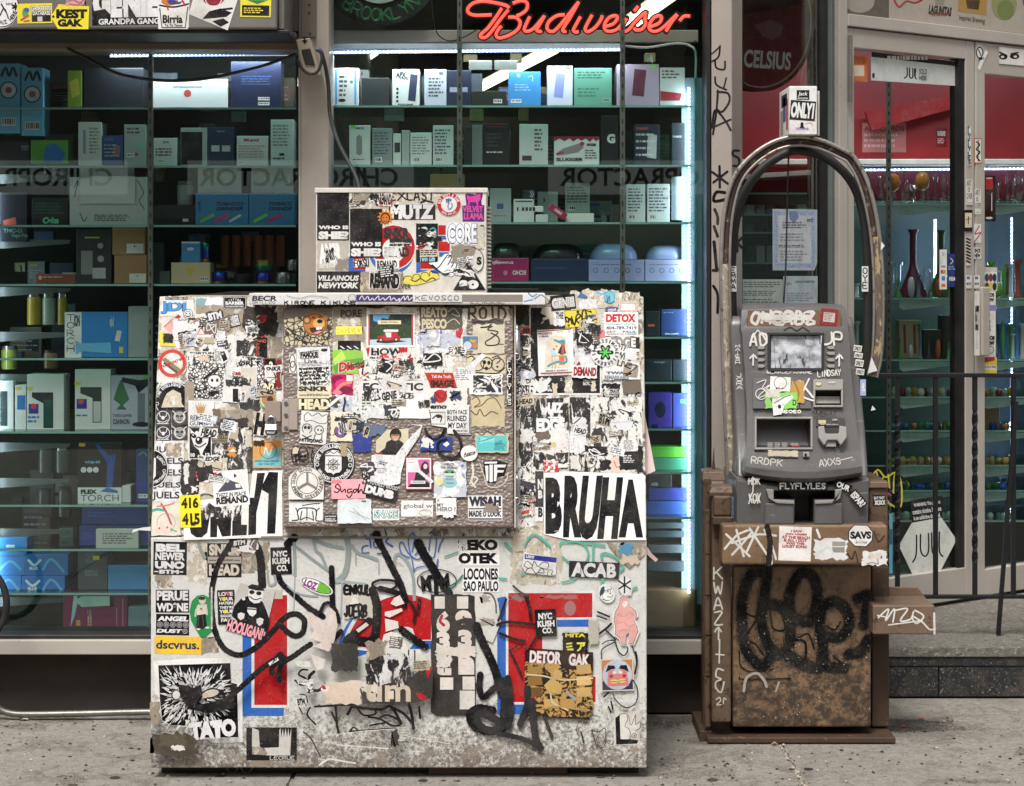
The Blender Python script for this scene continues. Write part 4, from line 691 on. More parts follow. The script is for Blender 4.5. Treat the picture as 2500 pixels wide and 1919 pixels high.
d(WH,[S([(260,60),(290,30),(330,60),(380,30),(420,55),(460,40),(465,110),(400,120),(330,100),(270,110),(260,60)],6,BL),O(292,175,46,7,BL),E(276,165,14,16,BL),E(308,165,14,16,BL),Q(268,205,316,225,WH),S([(255,235),(335,275)],9,BL),S([(335,235),(255,275)],9,BL),O(400,180,42,7,BL),E(390,180,8,8,BL),E(420,182,8,8,BL),S([(370,220),(365,270),(420,270),(430,220)],7,BL),T('HITSQUAD',232,262,440,298,BL,.05)],(232,18,470,308),rot=4,label='white HITSQUAD skull drawing sticker')
d('#e3d7bd',[E(590,195,58,58,'#2a2030'),E(590,195,50,50,'#7d4f9a'),S([(590,130),(580,110),(620,95),(660,105)],7,BL),E(575,180,9,16,BL),E(610,180,8,12,BL),S([(545,220),(590,212),(640,222)],8,BL),S([(520,230),(545,215)],7,BL)],shape=jag(500,20,702,285,6,140),label='cream sticker with purple round face')
d('#2c3a86',[],shape=jag(700,185,865,375,10,141),name='torn_paper')
d('#5d6b84',[E(760,160,60,36,'#2d3040')],shape=jag(700,130,1000,230,16,142),name='torn_paper')
d('#cfc6a9',[P([(985,345),(1000,290),(1050,265),(1110,270),(1150,300),(1150,405),(905,405)],'#1e1c1f'),E(1080,225,52,56,'#2a211c'),E(1078,238,36,44,'#c99a7f'),P([(1030,210),(1070,180),(1125,205),(1115,225),(1040,225)],'#2a211c'),S([(1050,232),(1105,232)],5,'#2a211c'),S([(1065,262),(1080,268),(1095,260)],5,WH),Q(905,385,960,405,'#b9202b')],shape=[(905,280),(1000,185),(1195,170),(1195,300),(1100,408),(905,408)],label='photo of a person in a dark shirt')
d('white',[T('Du Columbia Heights',900,468,1025,482,'#8a888c',.02),G(915,490,1030,505,1,'#8a888c',3),T('More than 3.',903,520,1008,534,'#4a484c',.03),G(920,545,1010,575,2,'#8a888c',6)],shape=[(868,408),(905,400),(1080,410),(1160,300),(1310,150),(1200,130),(1320,140),(1290,240),(1170,420),(1130,560),(1120,660),(1000,690),(850,660)],name='torn_paper')
d('#2c3f86',[P(jag(1310,255,1420,340,18,144),'#d9d6d2'),P([(1500,310),(1540,285),(1560,310),(1530,335)],WH)],shape=jag(1300,245,1585,365,8,143),name='torn_paper')
d(None,[S([(1345,180),(1370,230),(1430,270),(1490,230),(1520,170)],24),S([(1600,190),(1650,260),(1665,360),(1620,420),(1550,430),(1480,400),(1455,340),(1470,290),(1530,270)],26),S([(1530,430),(1520,490)],14),S([(1385,300),(1380,385)],10)],name='marker_tag')
d('bluet',[T('UNFUCK',1500,478,1605,502,BL,.04),T('THE WORLD',1478,508,1630,530,BL,.04),E(1560,570,56,34,'#3f9f74'),P([(1500,570),(1620,570),(1600,590),(1520,590)],'#e6e2d8'),E(1535,560,12,9,BL),E(1585,560,12,9,BL),E(1560,650,66,50,'#8fc0c6'),T('FUCK',1530,615,1590,630,'#2f5a74',.03),T('THE BOX',1530,650,1600,664,'#2f5a74',.03),E(1470,640,34,40,'#e3dfa0')],shape=jag(1420,465,1710,780,8,145),label='pale blue sheet reading UNFUCK THE WORLD')
d('#9c2a3a',[Q(1176,432,1396,706,'#e9e2e2'),Q(1188,446,1384,694,'#cf5f9a'),P([(1190,690),(1230,640),(1290,620),(1340,650),(1384,690)],'#b3232f'),P([(1260,560),(1330,570),(1350,640),(1384,660),(1384,694),(1190,694),(1250,620)],'#1e1a20'),P([(1300,560),(1310,490),(1340,460),(1370,480),(1380,560),(1340,600)],'#2a1a26'),E(1345,508,18,24,'#e3c3bd'),Q(1190,450,1280,560,'#e6dfe0'),G(1196,470,1260,480,1,'#9a8a92',4),Q(1215,635,1345,662,WH),T('VELMA PRINCE',1230,642,1330,654,GR,.03)],(1166,420,1406,717),label='dark red framed pink poster sticker')
d('white',[],shape=[(1240,440),(1270,430),(1300,540),(1420,640),(1400,660),(1280,560)],name='torn_paper')
d(BL,[O(530,475,178,8,WH,44),A('TYME INTELLIGENCE AGENCY',530,475,148,-88,88,34,WH,.04),A('WE KNOW EVERYTHING',530,475,148,245,115,34,WH,.04,inside=1),E(383,490,18,18,WH),E(383,490,11,11,BL),E(676,497,18,18,WH),E(676,497,11,11,BL),P([(455,418),(600,418),(600,540),(580,562),(545,566),(528,582),(510,566),(470,562),(453,540)],WH),P([(450,408),(470,380),(520,362),(570,368),(598,400),(598,412)],WH),S([(465,396),(500,378),(530,392),(560,376),(590,396)],7,BL),O(525,492,46,6,BL),O(525,492,28,4,BL)]+[S([(525-60*math.sin(R(a)),492-60*math.cos(R(a))),(525+60*math.sin(R(a)),492+60*math.cos(R(a)))],5,BL,1)for a in(0,45,90,135)],(345,290,716,660),shape='e',label='round black WE KNOW EVERYTHING compass badge')
d('#a8957d',[],shape=jag(588,300,645,420,8,150),name='torn_paper')
d(None,[O(190,400,40,10,BL,ry=75),P([(165,350),(190,332),(222,350),(222,392),(165,398)],TAN),Q(186,415,200,465,BL),O(258,400,48,10,BL,ry=72),E(245,420,14,14,BL),E(275,418,14,14,BL),E(262,465,14,12,BL),S([(300,340),(345,350),(330,420),(350,490)],10)],name='marker_tag')
d('#dcd8d2',[O(295,655,146,6,'#4f4b4b',44),O(295,655,98,6,'#4f4b4b',40),A('GRAFF SEASON',295,655,122,-95,20,30,'#4f4b4b',.01),A('GRAFF.SEASON',295,655,122,60,190,30,'#4f4b4b',.01),A('JANE MOS',295,655,122,255,200,30,'#4f4b4b',.01)]+[S([(295,655),(295+92*math.sin(R(a)),655-92*math.cos(R(a)))],18,'#7d7876',1,0)for a in(0,120,240)],shape=[(130,605),(170,560),(250,510),(330,512),(420,560),(445,640),(440,802),(128,802)],label='grey sheet with round GRAFF SEASON emblem')
d('#f2a6ae',[P(jag(515,625,600,660,8,152),'#e37a86'),S([(590,690),(565,665),(545,690),(580,715),(560,740),(535,730)],11),S([(590,700),(600,735),(630,710),(635,740)],11),S([(690,710),(655,715),(660,745),(690,730),(690,760),(665,785),(645,765)],11),S([(735,710),(705,720),(715,745),(745,715),(750,745)],11),S([(760,670),(745,745),(775,715),(790,750),(805,740)],11),E(795,655,14,14,BL)],(510,622,815,796),rot=-1,label='pink sticker with black script Sugah')
d('#1b191c',[T('TOTALLY GOOD',830,655,1090,690,'#b9b6b3',.04,0,0),T('DUMB',812,700,1070,775,WH,.08)],(798,668,1095,788),rot=14,label='tilted black DUMB sticker')
d('#e5e2de',[T('Asame',1680,372,1790,410,BL,.03,.3,-14),S([(1690,425),(1780,400)],5)],(1660,320,1810,460),shape='e',label='round white script sticker')
d('#c9b899',[Q(1800,235,2070,375,'#5fb9b9'),P(jag(1820,250,1960,300,16,155),'#86cfcb'),P(jag(1960,290,2060,360,16,156),'#4a9a9c'),S([(1800,200),(1850,230),(1900,195),(1950,230),(2000,200),(2060,225)],8,'#3a352f')],shape=jag(1790,215,2085,385,6,154),label='worn teal sticker near the door hinge')
d(None,[P([(1862,455),(1990,450),(2080,480),(2050,590),(1990,600),(1970,655),(1900,655),(1890,590),(1862,585)],BL),P([(1872,465),(1985,462),(1980,480),(1872,482)],WH),P([(1875,500),(1905,500),(1905,630),(1890,640)],WH),P([(1915,490),(1945,490),(1945,645),(1915,645)],WH),P([(1955,490),(2065,490),(2055,515),(1985,515),(1985,540),(2045,540),(2035,560),(1985,560),(1975,635),(1955,640)],WH)],label='winged HF emblem sticker')
d(None,[S([(1760,470),(1770,560),(1755,640),(1790,690)],18,'#d9d2c2'),S([(1740,660),(1770,600),(1810,620),(1760,680)],14,'#d9d2c2'),S([(1830,480),(1870,600),(1900,680),(1990,690),(2060,640),(2080,560)],8,'#cfc6b2')],name='adhesive_smear')
d(WH,[S([(160,990),(215,980),(205,920),(225,885),(290,875),(360,885),(375,920),(372,985),(430,990)],11),S([(290,880),(290,985)],9),S([(245,905),(230,985)],9),S([(340,905),(350,985)],9),S([(205,910),(190,880)],9),S([(370,905),(400,875)],9),S([(250,855),(330,840),(400,835)],8),S([(230,985),(290,960),(350,985)],8)],(130,818,432,1000),rot=1,label='white sticker with black line drawing of a mug')
d('#232024',[T('you looked',448,942,548,960,WH,.03),T('better on',452,963,540,980,WH,.03),T('myspace',450,984,552,1002,WH,.03)],(440,930,560,1006),label='small black myspace sticker')
d('#d3dadd',[S([(700,880),(740,920),(820,990)],5,'#8a9296'),S([(660,900),(780,950),(850,980)],4,'#8a9296'),P([(600,830),(640,810),(600,900)],'#e6ecee'),E(800,820,24,10,'#6a7074')],shape=jag(565,800,865,1015,4,158),rot=-1)
d('#e6e3dd',[T('SNARE',888,892,1102,970,'#3f8f93',.09),T('SNARE',894,897,1096,964,'#f0ede6',.0)],(875,882,1112,985),label='white SNARE sticker with teal outline letters')
d('#eae8e3',[T('global w',1148,838,1408,888,'#3c3a3c',.01),O(1345,920,56,4,'#77747a',ry=30),S([(1300,905),(1340,900),(1390,915)],3,'#77747a')],(1128,810,1412,952),label='white sticker reading global w')
d('#e0dcd8',[T('A',1450,795,1470,822,'#4a4648',.02),T('MY',1450,835,1510,868,'#4a4648',.02),T('HERO ?',1452,870,1615,908,'#4a4648',.02),P(jag(1500,920,1590,965,10,160),WH)],shape=jag(1440,790,1622,940,4,159))
d(WH,[T('WISAH',1730,772,2018,862,'#232032',.07),Q(1730,878,2022,888,'#232032'),T('MADE U LOOK',1732,900,2022,955,'#232032',.05),Q(1728,968,2025,980,'#232032'),P(jag(1870,840,1990,920,18,162),'#8a7c70')],(1724,765,2030,986),label='white MADE U LOOK sticker')
# ---------------------------------------------------------------- lower panel
def l(bg,items,bx=None,**k):return st(FL,bg,items,bx,parent=FZ,**k)
zoom()
RD,BU='#b3191e','#2f63b5'
l(None,[Q(592,1540,693,1748,BU),Q(614,1446,707,1728,WH),Q(621,1453,701,1721,RD),Q(608,1440,690,1462,'#bdb6aa')],name='painted_letter',label='red letter I with blue shadow')
arc=lambda cx,cy,rx,ry,a0,a1,n=20:[(cx+rx*math.sin(R(a0+(a1-a0)*i/n)),cy-ry*math.cos(R(a0+(a1-a0)*i/n)))for i in range(n+1)]
l(None,[P(arc(972,1612,150,158,-92,20)+arc(985,1605,66,90,20,-80),BU),P(arc(990,1610,158,166,-80,25)+[(1058,1568),(1020,1568)]+arc(985,1610,50,75,20,-78),WH),P(arc(992,1612,152,160,-76,24)+[(1052,1562),(1016,1562)]+arc(988,1612,56,82,20,-72),RD),P([(1016,1564),(1054,1564),(1054,1584),(1000,1584)],BU)],name='painted_letter',label='worn red letter C with blue shadow')
l(None,[P([(1214,1460),(1238,1455),(1238,1700),(1445,1722),(1445,1744),(1214,1744)],BU),Q(1360,1511,1438,1530,BU),P([(1235,1442),(1452,1442),(1452,1512),(1330,1514),(1330,1645),(1460,1647),(1460,1720),(1235,1720)],WH),P([(1241,1448),(1446,1448),(1446,1507),(1324,1508),(1324,1652),(1454,1652),(1454,1714),(1241,1714)],RD),E(1392,1485,14,18,'#a86a70'),P(jag(1245,1452,1290,1466,5,201),'#8f6a66'),P(jag(1320,1454,1410,1460,3,202),'#a8605f')],name='painted_letter',label='red letter E with blue shadow')
zoom(360,1290,5.25)
for q,s_ in(((110,560,330,760),1),((510,420,770,700),2),((690,1400,910,1600),3),((600,170,760,420),4),((1190,180,1560,560),5),((430,100,800,300),6)):l('res2' if s_%2 else 'res',[],shape=jag(*q,30,210+s_),name='paper_residue')
l(BL,[T('BEL',105,198,478,300,WH,.07),T('NEWER',100,308,478,408,WH,.05),T('UNO',98,420,478,518,WH,.07),T('BTM',155,530,405,582,WH,.06),Q(92,548,145,562,WH),Q(412,548,462,562,WH)],(76,172,504,595),rot=1,label='black BEL NEWER UNO BTM sticker')
l(BL,[T('SNKR',790,200,1180,350,'#cfc4b5',.06),Q(775,362,1200,448,'#a8a095'),T('www.SNKRHEAD.com',790,395,1185,418,'#2a2725',.04),T('HEAD',790,462,1180,605,'#cfc4b5',.06),P(jag(1080,235,1190,350,30,220),'#bdb2a3')],(768,190,1205,626),label='black SNKR HEAD sticker on the lower panel')
l(None,[S([(1100,160),(1280,170),(1390,220),(1450,400),(1470,730)],105,BL),S([(1110,150),(1000,300),(900,480),(840,700),(820,950),(850,1250),(940,1480),(1060,1590),(1200,1620),(1370,1540),(1520,1410),(1620,1300),(1720,1180),(1820,1110),(1920,1100),(2010,1180),(1990,1330),(1900,1380),(1800,1330),(1720,1250)],74,BL),S([(1880,120),(1800,200)],110,BL),S([(1680,590),(1720,700),(1880,850),(2060,1010),(2250,1130)],74,BL)],name='brush_tag',label='thick black brush loops over the left letters')
l(None,[S([(1880,190),(1890,400),(1890,600)],40,'#8d999b'),S([(1890,600),(1885,760),(1875,1050)],12,'#9aa5a6'),S([(1880,220),(1980,290),(2120,400),(2340,560)],34,'#8d999b'),S([(660,190),(690,290),(735,370)],44,'#8d948f'),S([(1540,560),(1560,720),(1640,700),(1630,600)],30,'#9aa09c'),S([(1800,740),(1900,820),(2050,860),(2180,870)],22,'#93a0a2'),S([(1340,330),(1330,420),(1400,520)],24,'#9a9c97')],name='spray_tag')
l(BL,[T('NYC',1615,285,1795,362,WH,.05),T('KUSH',1602,375,1820,455,WH,.05),T('CO.',1655,468,1795,548,WH,.05)],(1580,240,1848,588),rot=-2,label='black NYC KUSH CO sticker under the door corner')
l(BL,[T('LOVE',915,812,1100,865,'#f0d9da',.05),P([(1010,830),(1035,812),(1060,830),(1035,865)],'#d6475a'),T('YOUR',918,880,1105,925,WH,.05),E(988,903,26,26,'#e6d23c'),T('HATERS',922,938,1105,975,WH,.04),T("THEY'RE",925,992,1105,1028,WH,.04),T('YOUR',920,1040,1110,1088,WH,.05),E(1000,1063,26,26,'#e6d23c'),T('BIGGEST',935,1102,1120,1138,WH,.04),T('FANS',940,1148,1110,1195,WH,.05)],(900,788,1122,1230),rot=-2,label='black LOVE YOUR HATERS sticker')
l('#c4bfba',[P([(1080,1120),(1110,1000),(1200,900),(1300,860),(1480,940),(1530,1060),(1570,1180),(1540,1330),(1240,1260)],'#17161a'),P([(1300,770),(1490,800),(1485,870),(1440,950),(1370,960),(1310,920),(1290,850)],'#e3e0dc'),P([(1290,740),(1340,712),(1480,740),(1500,800),(1400,795),(1300,770)],'#17161a'),E(1340,815,34,26,'#17161a'),E(1430,830,34,26,'#17161a'),S([(1310,870),(1380,910),(1460,890)],12,'#17161a'),P([(1285,1010),(1400,1020),(1395,1090),(1350,1130),(1310,1110),(1280,1060)],'#e3e0dc'),P([(1290,1000),(1340,960),(1400,1010)],'#17161a'),S([(1290,1030),(1400,1035)],16,'#17161a'),P([(1160,1090),(1200,1075),(1250,1090),(1240,1150),(1195,1175),(1160,1140)],'#d8d5d0'),P([(1400,1160),(1445,1140),(1490,1160),(1480,1220),(1435,1250),(1400,1210)],'#d8d5d0'),E(1235,900,22,20,'#d8d5d0'),P([(1035,1150),(1505,1290),(1470,1430),(1000,1290)],'#17161a'),T('HOOLIGAN!',1015,1215,1490,1370,'#efa3ad',.05,0,16)],shape=[(1140,820),(1190,700),(1640,800),(1580,1060),(1500,1380),(1050,1250)],label='sticker of two figures in black caps with pink HOOLIGAN')
l(BL,[T('PERUE',118,798,522,925,WH,.05),T('WD*NE',118,950,522,1065,WH,.05)],(106,786,535,1080),label='black PERUE WD*NE sticker')
l(BL,[T('ANGEL',125,1125,525,1190,WH,.06,.15)]+[O(160+83*i,1235,36,6,'#b9b6b3')for i in range(5)]+[E(160+83*i,1235,22,22,'#8a8786')for i in range(5)]+[T('DUST',118,1290,450,1340,WH,.06,.15),O(484,1315,30,6,WH),T('C',474,1303,494,1327,WH,.03)],(110,1098,535,1370),rot=1,label='black ANGEL DUST sticker')
l('#f2c431',[T('dscvrus.',110,1435,665,1548,'#1f2f55',.03)],(90,1384,690,1612),rot=1,label='yellow dscvrus sticker')
l('#1d8a4a',[E(705,920,44,50,'#d8d0c0'),E(700,895,44,22,'#221f1f'),P([(650,975),(760,970),(770,1060),(740,1110),(640,1120),(620,1040)],'#ddd6c4'),P([(640,1110),(745,1095),(765,1260),(700,1290),(625,1270)],'#1d1b1d'),S([(655,1130),(650,1250)],8,'#5c5a5a'),S([(710,1120),(720,1250)],8,'#5c5a5a'),E(690,1030,16,12,'#b3303a'),S([(625,1040),(615,1120)],22,'#cdc3b2'),S([(760,1030),(765,1100)],22,'#cdc3b2'),E(655,1290,26,12,'#ddd6c4'),E(770,1270,30,14,'#ddd6c4')],shape=[(540,1060),(570,930),(640,860),(720,848),(800,890),(845,1000),(845,1180),(820,1320),(750,1385),(680,1390),(620,1290),(560,1180)],label='green oval sticker of a standing figure in white shirt')
l(WH,[H('SNEAKERSHOP',805,755,840,1280,5,'#8a8786',vert=1)],(815,750,835,1290))
zoom(360,1590,5.25)
def tiger(): # ragged white fur strokes fanning out from between the eyes
 rt=random.Random(77);o=[]
 for i in range(460):
  a=rt.uniform(0,2*math.pi);r0=rt.uniform(110,470);x,y=600+r0*1.05*math.cos(a),560+r0*.92*math.sin(a);ln=rt.uniform(40,120);b=a+rt.uniform(-.35,.35)
  q=[(x,y),(x+ln*.5*math.cos(b)+rt.uniform(-9,9),y+ln*.5*math.sin(b)+rt.uniform(-9,9)),(x+ln*math.cos(b),y+ln*math.sin(b))]
  if all(165<px_<1150 and 175<py_<1080-max(0,560-px_)*.45 for px_,py_ in q):o+=S(q,rt.uniform(10,30),WH,3,.85)
 return o
l('#eceae7',[P([(140,180),(1062,150),(1075,400),(1150,420),(1165,1100),(650,1105),(520,955),(300,945),(190,880),(160,600)],BL)]+tiger()+[P([(410,400),(560,420),(600,450),(700,400),(720,520),(640,660),(900,620),(1130,560),(1130,700),(800,770),(560,720),(440,560)],BL),E(385,535,58,62,BL),E(388,535,48,54,'#d9d6d0'),E(830,515,120,62,BL,rot=-12),E(830,515,100,46,'#d3cbb9',rot=-12),E(760,540,40,36,'#c9b79f'),T('TATO',560,860,1150,1090,WH,.07,0,-6),T('AT',700,910,1000,1090,WH,.05)],shape=[(75,125),(560,90),(1065,80),(1075,380),(1130,400),(1215,390),(1222,1165),(830,1175),(780,1130),(640,1120),(500,970),(300,950),(190,900),(110,640),(160,600),(95,540)],name='poster',label='torn wood-cut poster of glaring eyes')
l('#4a4236',[P(jag(180,1050,520,1180,30,232),'#5c5343'),P(jag(330,1180,480,1240,20,233),'#d9d6cc')],shape=jag(65,1020,640,1300,45,231),name='paper_residue')
l('res2',[],shape=jag(55,620,180,900,14,234),name='paper_residue')
l('#1c1a1b',[P([(1342,980),(1425,1010),(1440,1225),(1340,1225)],'#c9c5bf'),P([(1685,1230),(1690,1010),(1705,985),(1715,1110),(1735,985),(1750,1110),(1770,985),(1790,1110),(1805,985),(1820,1100),(1845,985),(1830,1335),(1560,1335),(1340,1300),(1480,1240)],'#c9c5bf'),P([(1560,1335),(1340,1320),(1345,1230),(1440,1225),(1500,1245)],'res2'),H('LECRUE',1575,1345,1885,1388,9,'#c9c5bf',.2)],(1268,976,1914,1398),label='black LECRUE sticker near the bottom edge')
l(None,[S([(1720,20),(1650,80),(1500,180),(1330,330),(1180,470),(1040,580),(820,680)],80,BL,6,.2),S([(1760,60),(1620,170),(1610,260)],74,BL),S([(2100,-110),(1900,30),(1750,130),(1700,250),(1705,350)],74,BL)],name='brush_tag',label='thick black brush tail sweeping across the poster')
l(WH,[H('AME',1575,95,1690,125,8,BL,.2,rot=-32)],(1562,90,1700,130),rot=-32)
zoom(700,1290,4.378)
l(None,[S([(290,120),(310,230),(370,290),(430,440)],34,'#939d9d'),S([(300,125),(450,180),(600,210)],34,'#939d9d'),S([(620,60),(650,140),(660,260),(640,420),(600,510),(540,560)],60,'#8f9a9a'),S([(700,190),(760,260),(850,290),(960,330)],36,'#939d9d'),S([(735,230),(740,390)],12,'#a3abab'),S([(980,330),(985,480)],14,'#a3abab'),S([(540,560),(700,580),(840,600)],34,'#9fa8a8'),S([(590,580),(580,950)],14,'#a3abab'),S([(1150,400),(1160,300),(1210,280),(1290,360),(1350,520),(1365,760)],34,'#939d9d')],name='spray_tag',label='thin grey spray lettering under the door')
l(None,[S([(835,70),(850,110),(890,100),(900,60)],15,'#2f56a5'),S([(870,180),(810,200),(815,260),(880,255)],12,'#2f56a5'),S([(890,120),(900,200)],16,'#2f56a5'),S([(930,140),(940,200),(1000,190)],14,'#2f56a5'),S([(1110,90),(1060,140),(1130,190)],18,'#2f56a5'),S([(970,270),(1060,260)],14,'#2f56a5'),S([(1310,310),(1230,270),(1205,180),(1240,150),(1300,260),(1390,330),(1440,300),(1420,250),(1370,280)],13,'#3a62ae'),S([(1330,310),(1300,130),(1340,50),(1370,90),(1340,250)],13,'#3a62ae'),S([(1360,460),(1340,330)],12,'#3a62ae'),S([(1360,460),(1390,420),(1480,400)],12,'#3a62ae'),S([(1520,230),(1540,90),(1580,70),(1600,130),(1570,310),(1500,260)],13,'#3a62ae'),S([(1690,90),(1640,170),(1620,250)],14,'#3a62ae'),S([(1615,330),(1605,420)],16,'#3a62ae')],name='marker_tag',label='blue marker scribbles below the door')
l(None,[S([(960,70),(1000,170),(1040,230)],95,BL,6,.4),S([(1050,260),(1130,420),(1210,580),(1270,760)],74,BL),S([(1410,160),(1460,260),(1560,420),(1680,610),(1740,690)],105,BL,6,.25),S([(1590,440),(1600,690)],50,BL),S([(480,420),(485,600),(490,820)],62,BL)],name='brush_tag',label='heavy black brush drips under the door')
l(WH,[P(rotp([(320+172*math.cos(t)*(1 if abs(math.cos(t))<2 else 1),612+60*math.sin(t))for t in[q*math.pi/16 for q in range(32)]],(320,612),24),BL),P(rotp([(320+162*math.cos(t),612+52*math.sin(t))for t in[q*math.pi/16 for q in range(32)]],(320,612),24),'#f0eee8'),P(rotp([(335,561),(420,565),(470,590),(482,612),(470,635),(420,658),(335,663)],(320,612),24),'#6cb83a'),T('LOZ',185,555,330,635,'#8a2a8c',.06,0,22)],shape=rotp([(320+188*math.cos(t),612+74*math.sin(t))for t in[q*math.pi/16 for q in range(32)]],(320,612),24),label='capsule sticker reading LOZ, half white half green')
l('#f0eeea',[T('REKO',1830,118,2255,235,BL,.07),T('OTEK',1835,262,2260,378,BL,.07),P(jag(1830,120,1930,240,16,240),'wb')],(1822,108,2180+95,392),label='white REKO OTEK sticker')
l('#f0eeea',[T('LOCONES',1892,425,2258,550,BL,.04),T('SAO PAULO',1890,562,2262,672,BL,.04)],(1880,420,2270,680),label='white LOCONES SAO PAULO sticker')
l(None,[O(1605,560,215,11,BL,40,128),T('MTM',1435,490,1740,660,BL,.06,0,-6),S([(1690,300),(1830,250)],16,'#3f9f8a'),S([(1740,620),(1830,560),(1880,500)],18,'#2f6f68'),S([(2270,530),(2350,540)],20,'#49b09a')],name='marker_tag')
l('#cfc9bd',[H('ENKUL',625,610,900,700,30,BL,.4),P(jag(680,720,770,820,20,242),'#e0ddd5'),H('JUERB',620,820,860,940,24,BL,.5)],shape=jag(612,600,930,960,12,241),name='torn_paper')
l(None,[S([(920,580),(1000,550),(1150,560),(1165,620),(1060,660),(930,620),(920,580)],26,BL),S([(920,660),(960,800),(960,1000),(920,1180),(780,1200),(640,1220)],90,BL),S([(1000,640),(1200,700),(1260,820)],60,BL),S([(640,1180),(760,1090),(880,980)],70,BL),S([(1320,780),(1370,880),(1360,1000)],34,'#3a1416'),S([(1420,760),(1400,900)],34,'#3a1416'),S([(1230,1080),(1320,1150),(1480,1260)],80,BL),S([(500,1180),(580,1100)],60,BL),S([(360,900),(400,810),(470,800),(540,900),(560,1000)],40,BL)],name='brush_tag')
for i,q in enumerate(([(220,920),(270,880),(440,1040),(470,830),(530,880),(550,1020),(520,1180),(460,1300),(290,1240),(380,1200),(240,1150),(300,1080)],[(1150,740),(1210,710),(1260,800),(1170,830),(1110,800)],[(1050,890),(1230,850),(1240,880),(1100,950),(1050,930)],[(740,1080),(850,1000),(880,1030),(770,1110)],[(260,1320),(420,1380),(400,1480),(330,1500)],[(1050,960),(1190,990),(1200,1060),(1060,1100)])):l('#ded3cb' if i else '#dccdc4',[],shape=q,name='torn_paper')
l('#dedbd4',[S([(1050,1380),(1180,1460),(1300,1500)],50,BL,4),S([(1305,1300),(1300,1480)],14,BL),S([(1370,1300),(1370,1500)],14,BL)],shape=[(1040,1130),(1120,1100),(1220,1130),(1290,1260),(1300,1300),(1420,1290),(1520,1420),(1400,1480),(1300,1500),(1040,1370),(1000,1280)],name='torn_paper')
l('#3b3834',[],shape=jag(490,1210,770,1510,14,245),name='torn_paper')
l('res2',[],shape=jag(860,1190,1080,1620,30,246),name='paper_residue')
l('wb',[],shape=jag(1000,1340,1340,1700,34,247),name='paper_residue')
# tall grey stencil strip with light letters
l('#34302d',[T('1',1580,725,1690,855,'#ddd6cc',.05),T('1',1820,725,1940,855,'#ddd6cc',.05),T('6',1600,880,1745,1110,'#ddd3ca',.07),T('9',1800,870,1980,1110,'#ddd3ca',.07),T('3',1600,1100,1745,1300,'#ddd3ca',.07),T('3',1830,1080,1980,1290,'#ddd3ca',.07),S([(1660,930),(1640,990),(1680,1030)],30,'#b3232a'),P(jag(1600,1260,2020,1370,20,250),'#dcd2c8'),P(jag(1610,1360,1760,1480,16,251),'#ded8d0'),T('n',1835,1370,2005,1560,'#ddd3ca',.1),T('u',1610,1490,1760,1570,'#ddd3ca',.08),T('1',1640,1590,1780,1720,'#ddd6cc',.05),T('1',1880,1580,2010,1720,'#ddd6cc',.05),Q(1850,1730,2010,1930,'#d6d2ca')],shape=jag(1545,705,2020,2000,8,249),name='poster',label='dark grey strip with pale numerals beside letter E')
l('#d3d0c8',[S([(2110,690),(2180,700),(2230,780),(2240,900)],18,'#5c5850'),P(jag(2080,720,2170,790,20,253),'#a39b8f'),P(jag(2060,960,2220,1040,20,254),'#a39b8f')],shape=[(2010,700),(2150,685),(2260,780),(2290,1000),(2200,1220),(2110,1180),(2030,1020),(2010,860)],name='torn_paper')
l(None,[S([(2030,1040),(2080,1180),(2160,1350),(2230,1520),(2280,1700),(2360,1900),(2370,2050),(2300,2130),(2150,2160),(2010,2110),(1960,1990),(2050,1920),(2200,1940)],92,BL),S([(2070,1560),(2060,1700),(2100,1800),(2200,1720),(2280,1640)],70,BL),S([(2300,1640),(2340,1800),(2330,2000)],110,'#232125')],name='brush_tag',label='big looping black brush stroke between letters C and E')
zoom(700,1590,4.378)
l(None,[S([(230,180),(170,180),(140,230),(210,270),(220,320),(160,340),(100,290)],20),S([(300,200),(250,260),(270,380),(340,400),(390,370)],34),S([(150,440),(210,450),(230,520),(190,550),(150,500)],12),S([(140,570),(180,650)],14),S([(260,580),(230,660),(320,760)],18),S([(310,570),(500,560),(780,545)],22),S([(510,460),(535,600),(545,760),(565,850)],26),S([(490,630),(530,720)],24),S([(670,480),(700,560),(660,650)],30),S([(760,580),(830,660),(950,650),(940,600),(800,580)],20),S([(880,680),(1000,700),(1130,770),(1220,760),(1180,700),(1080,660),(1010,680)],22),S([(700,570),(1000,600),(1120,570),(1230,750)],30),S([(1120,575),(1250,640),(1340,740)],30),S([(1310,545),(1340,650),(1360,800)],34),S([(1420,570),(1430,690)],24),S([(900,770),(1060,740)],18),S([(700,830),(950,815),(1160,800)],16),S([(680,840),(720,790),(770,830),(690,835)],16),S([(190,840),(260,900),(320,1000),(370,1100)],16,'#4a433c')],name='marker_tag',label='black marker tag below the worn letter C')
l('#3a3631',[P(jag(820,310,1010,420,26,262),'#d9d0c4'),T('um',860,340,1330,520,'#cdbba6',.02),Q(880,425,960,500,'#d8c8b6'),Q(1090,400,1150,490,'#d8c8b6'),P([(1385,430),(1440,420),(1500,470),(1490,505),(1420,490)],RD),P([(1480,150),(1565,155),(1510,270)],RD)],shape=[(790,380),(900,290),(1300,290),(1480,130),(1570,150),(1560,470),(1400,525),(830,540)],name='torn_paper')
l('bw',[],shape=jag(880,60,1300,330,40,263),name='paper_residue')
l('#ddc9b6',[],shape=jag(430,300,800,540,16,264),name='paper_residue')
l(None,[Q(1190,790+i*17,1300-abs(i-4)*8,797+i*17,'#e6e2d8')for i in range(9)],name='shoe_print')
l('#3c3832',[],shape=jag(1125,820,1195,990,18,265),name='stain')
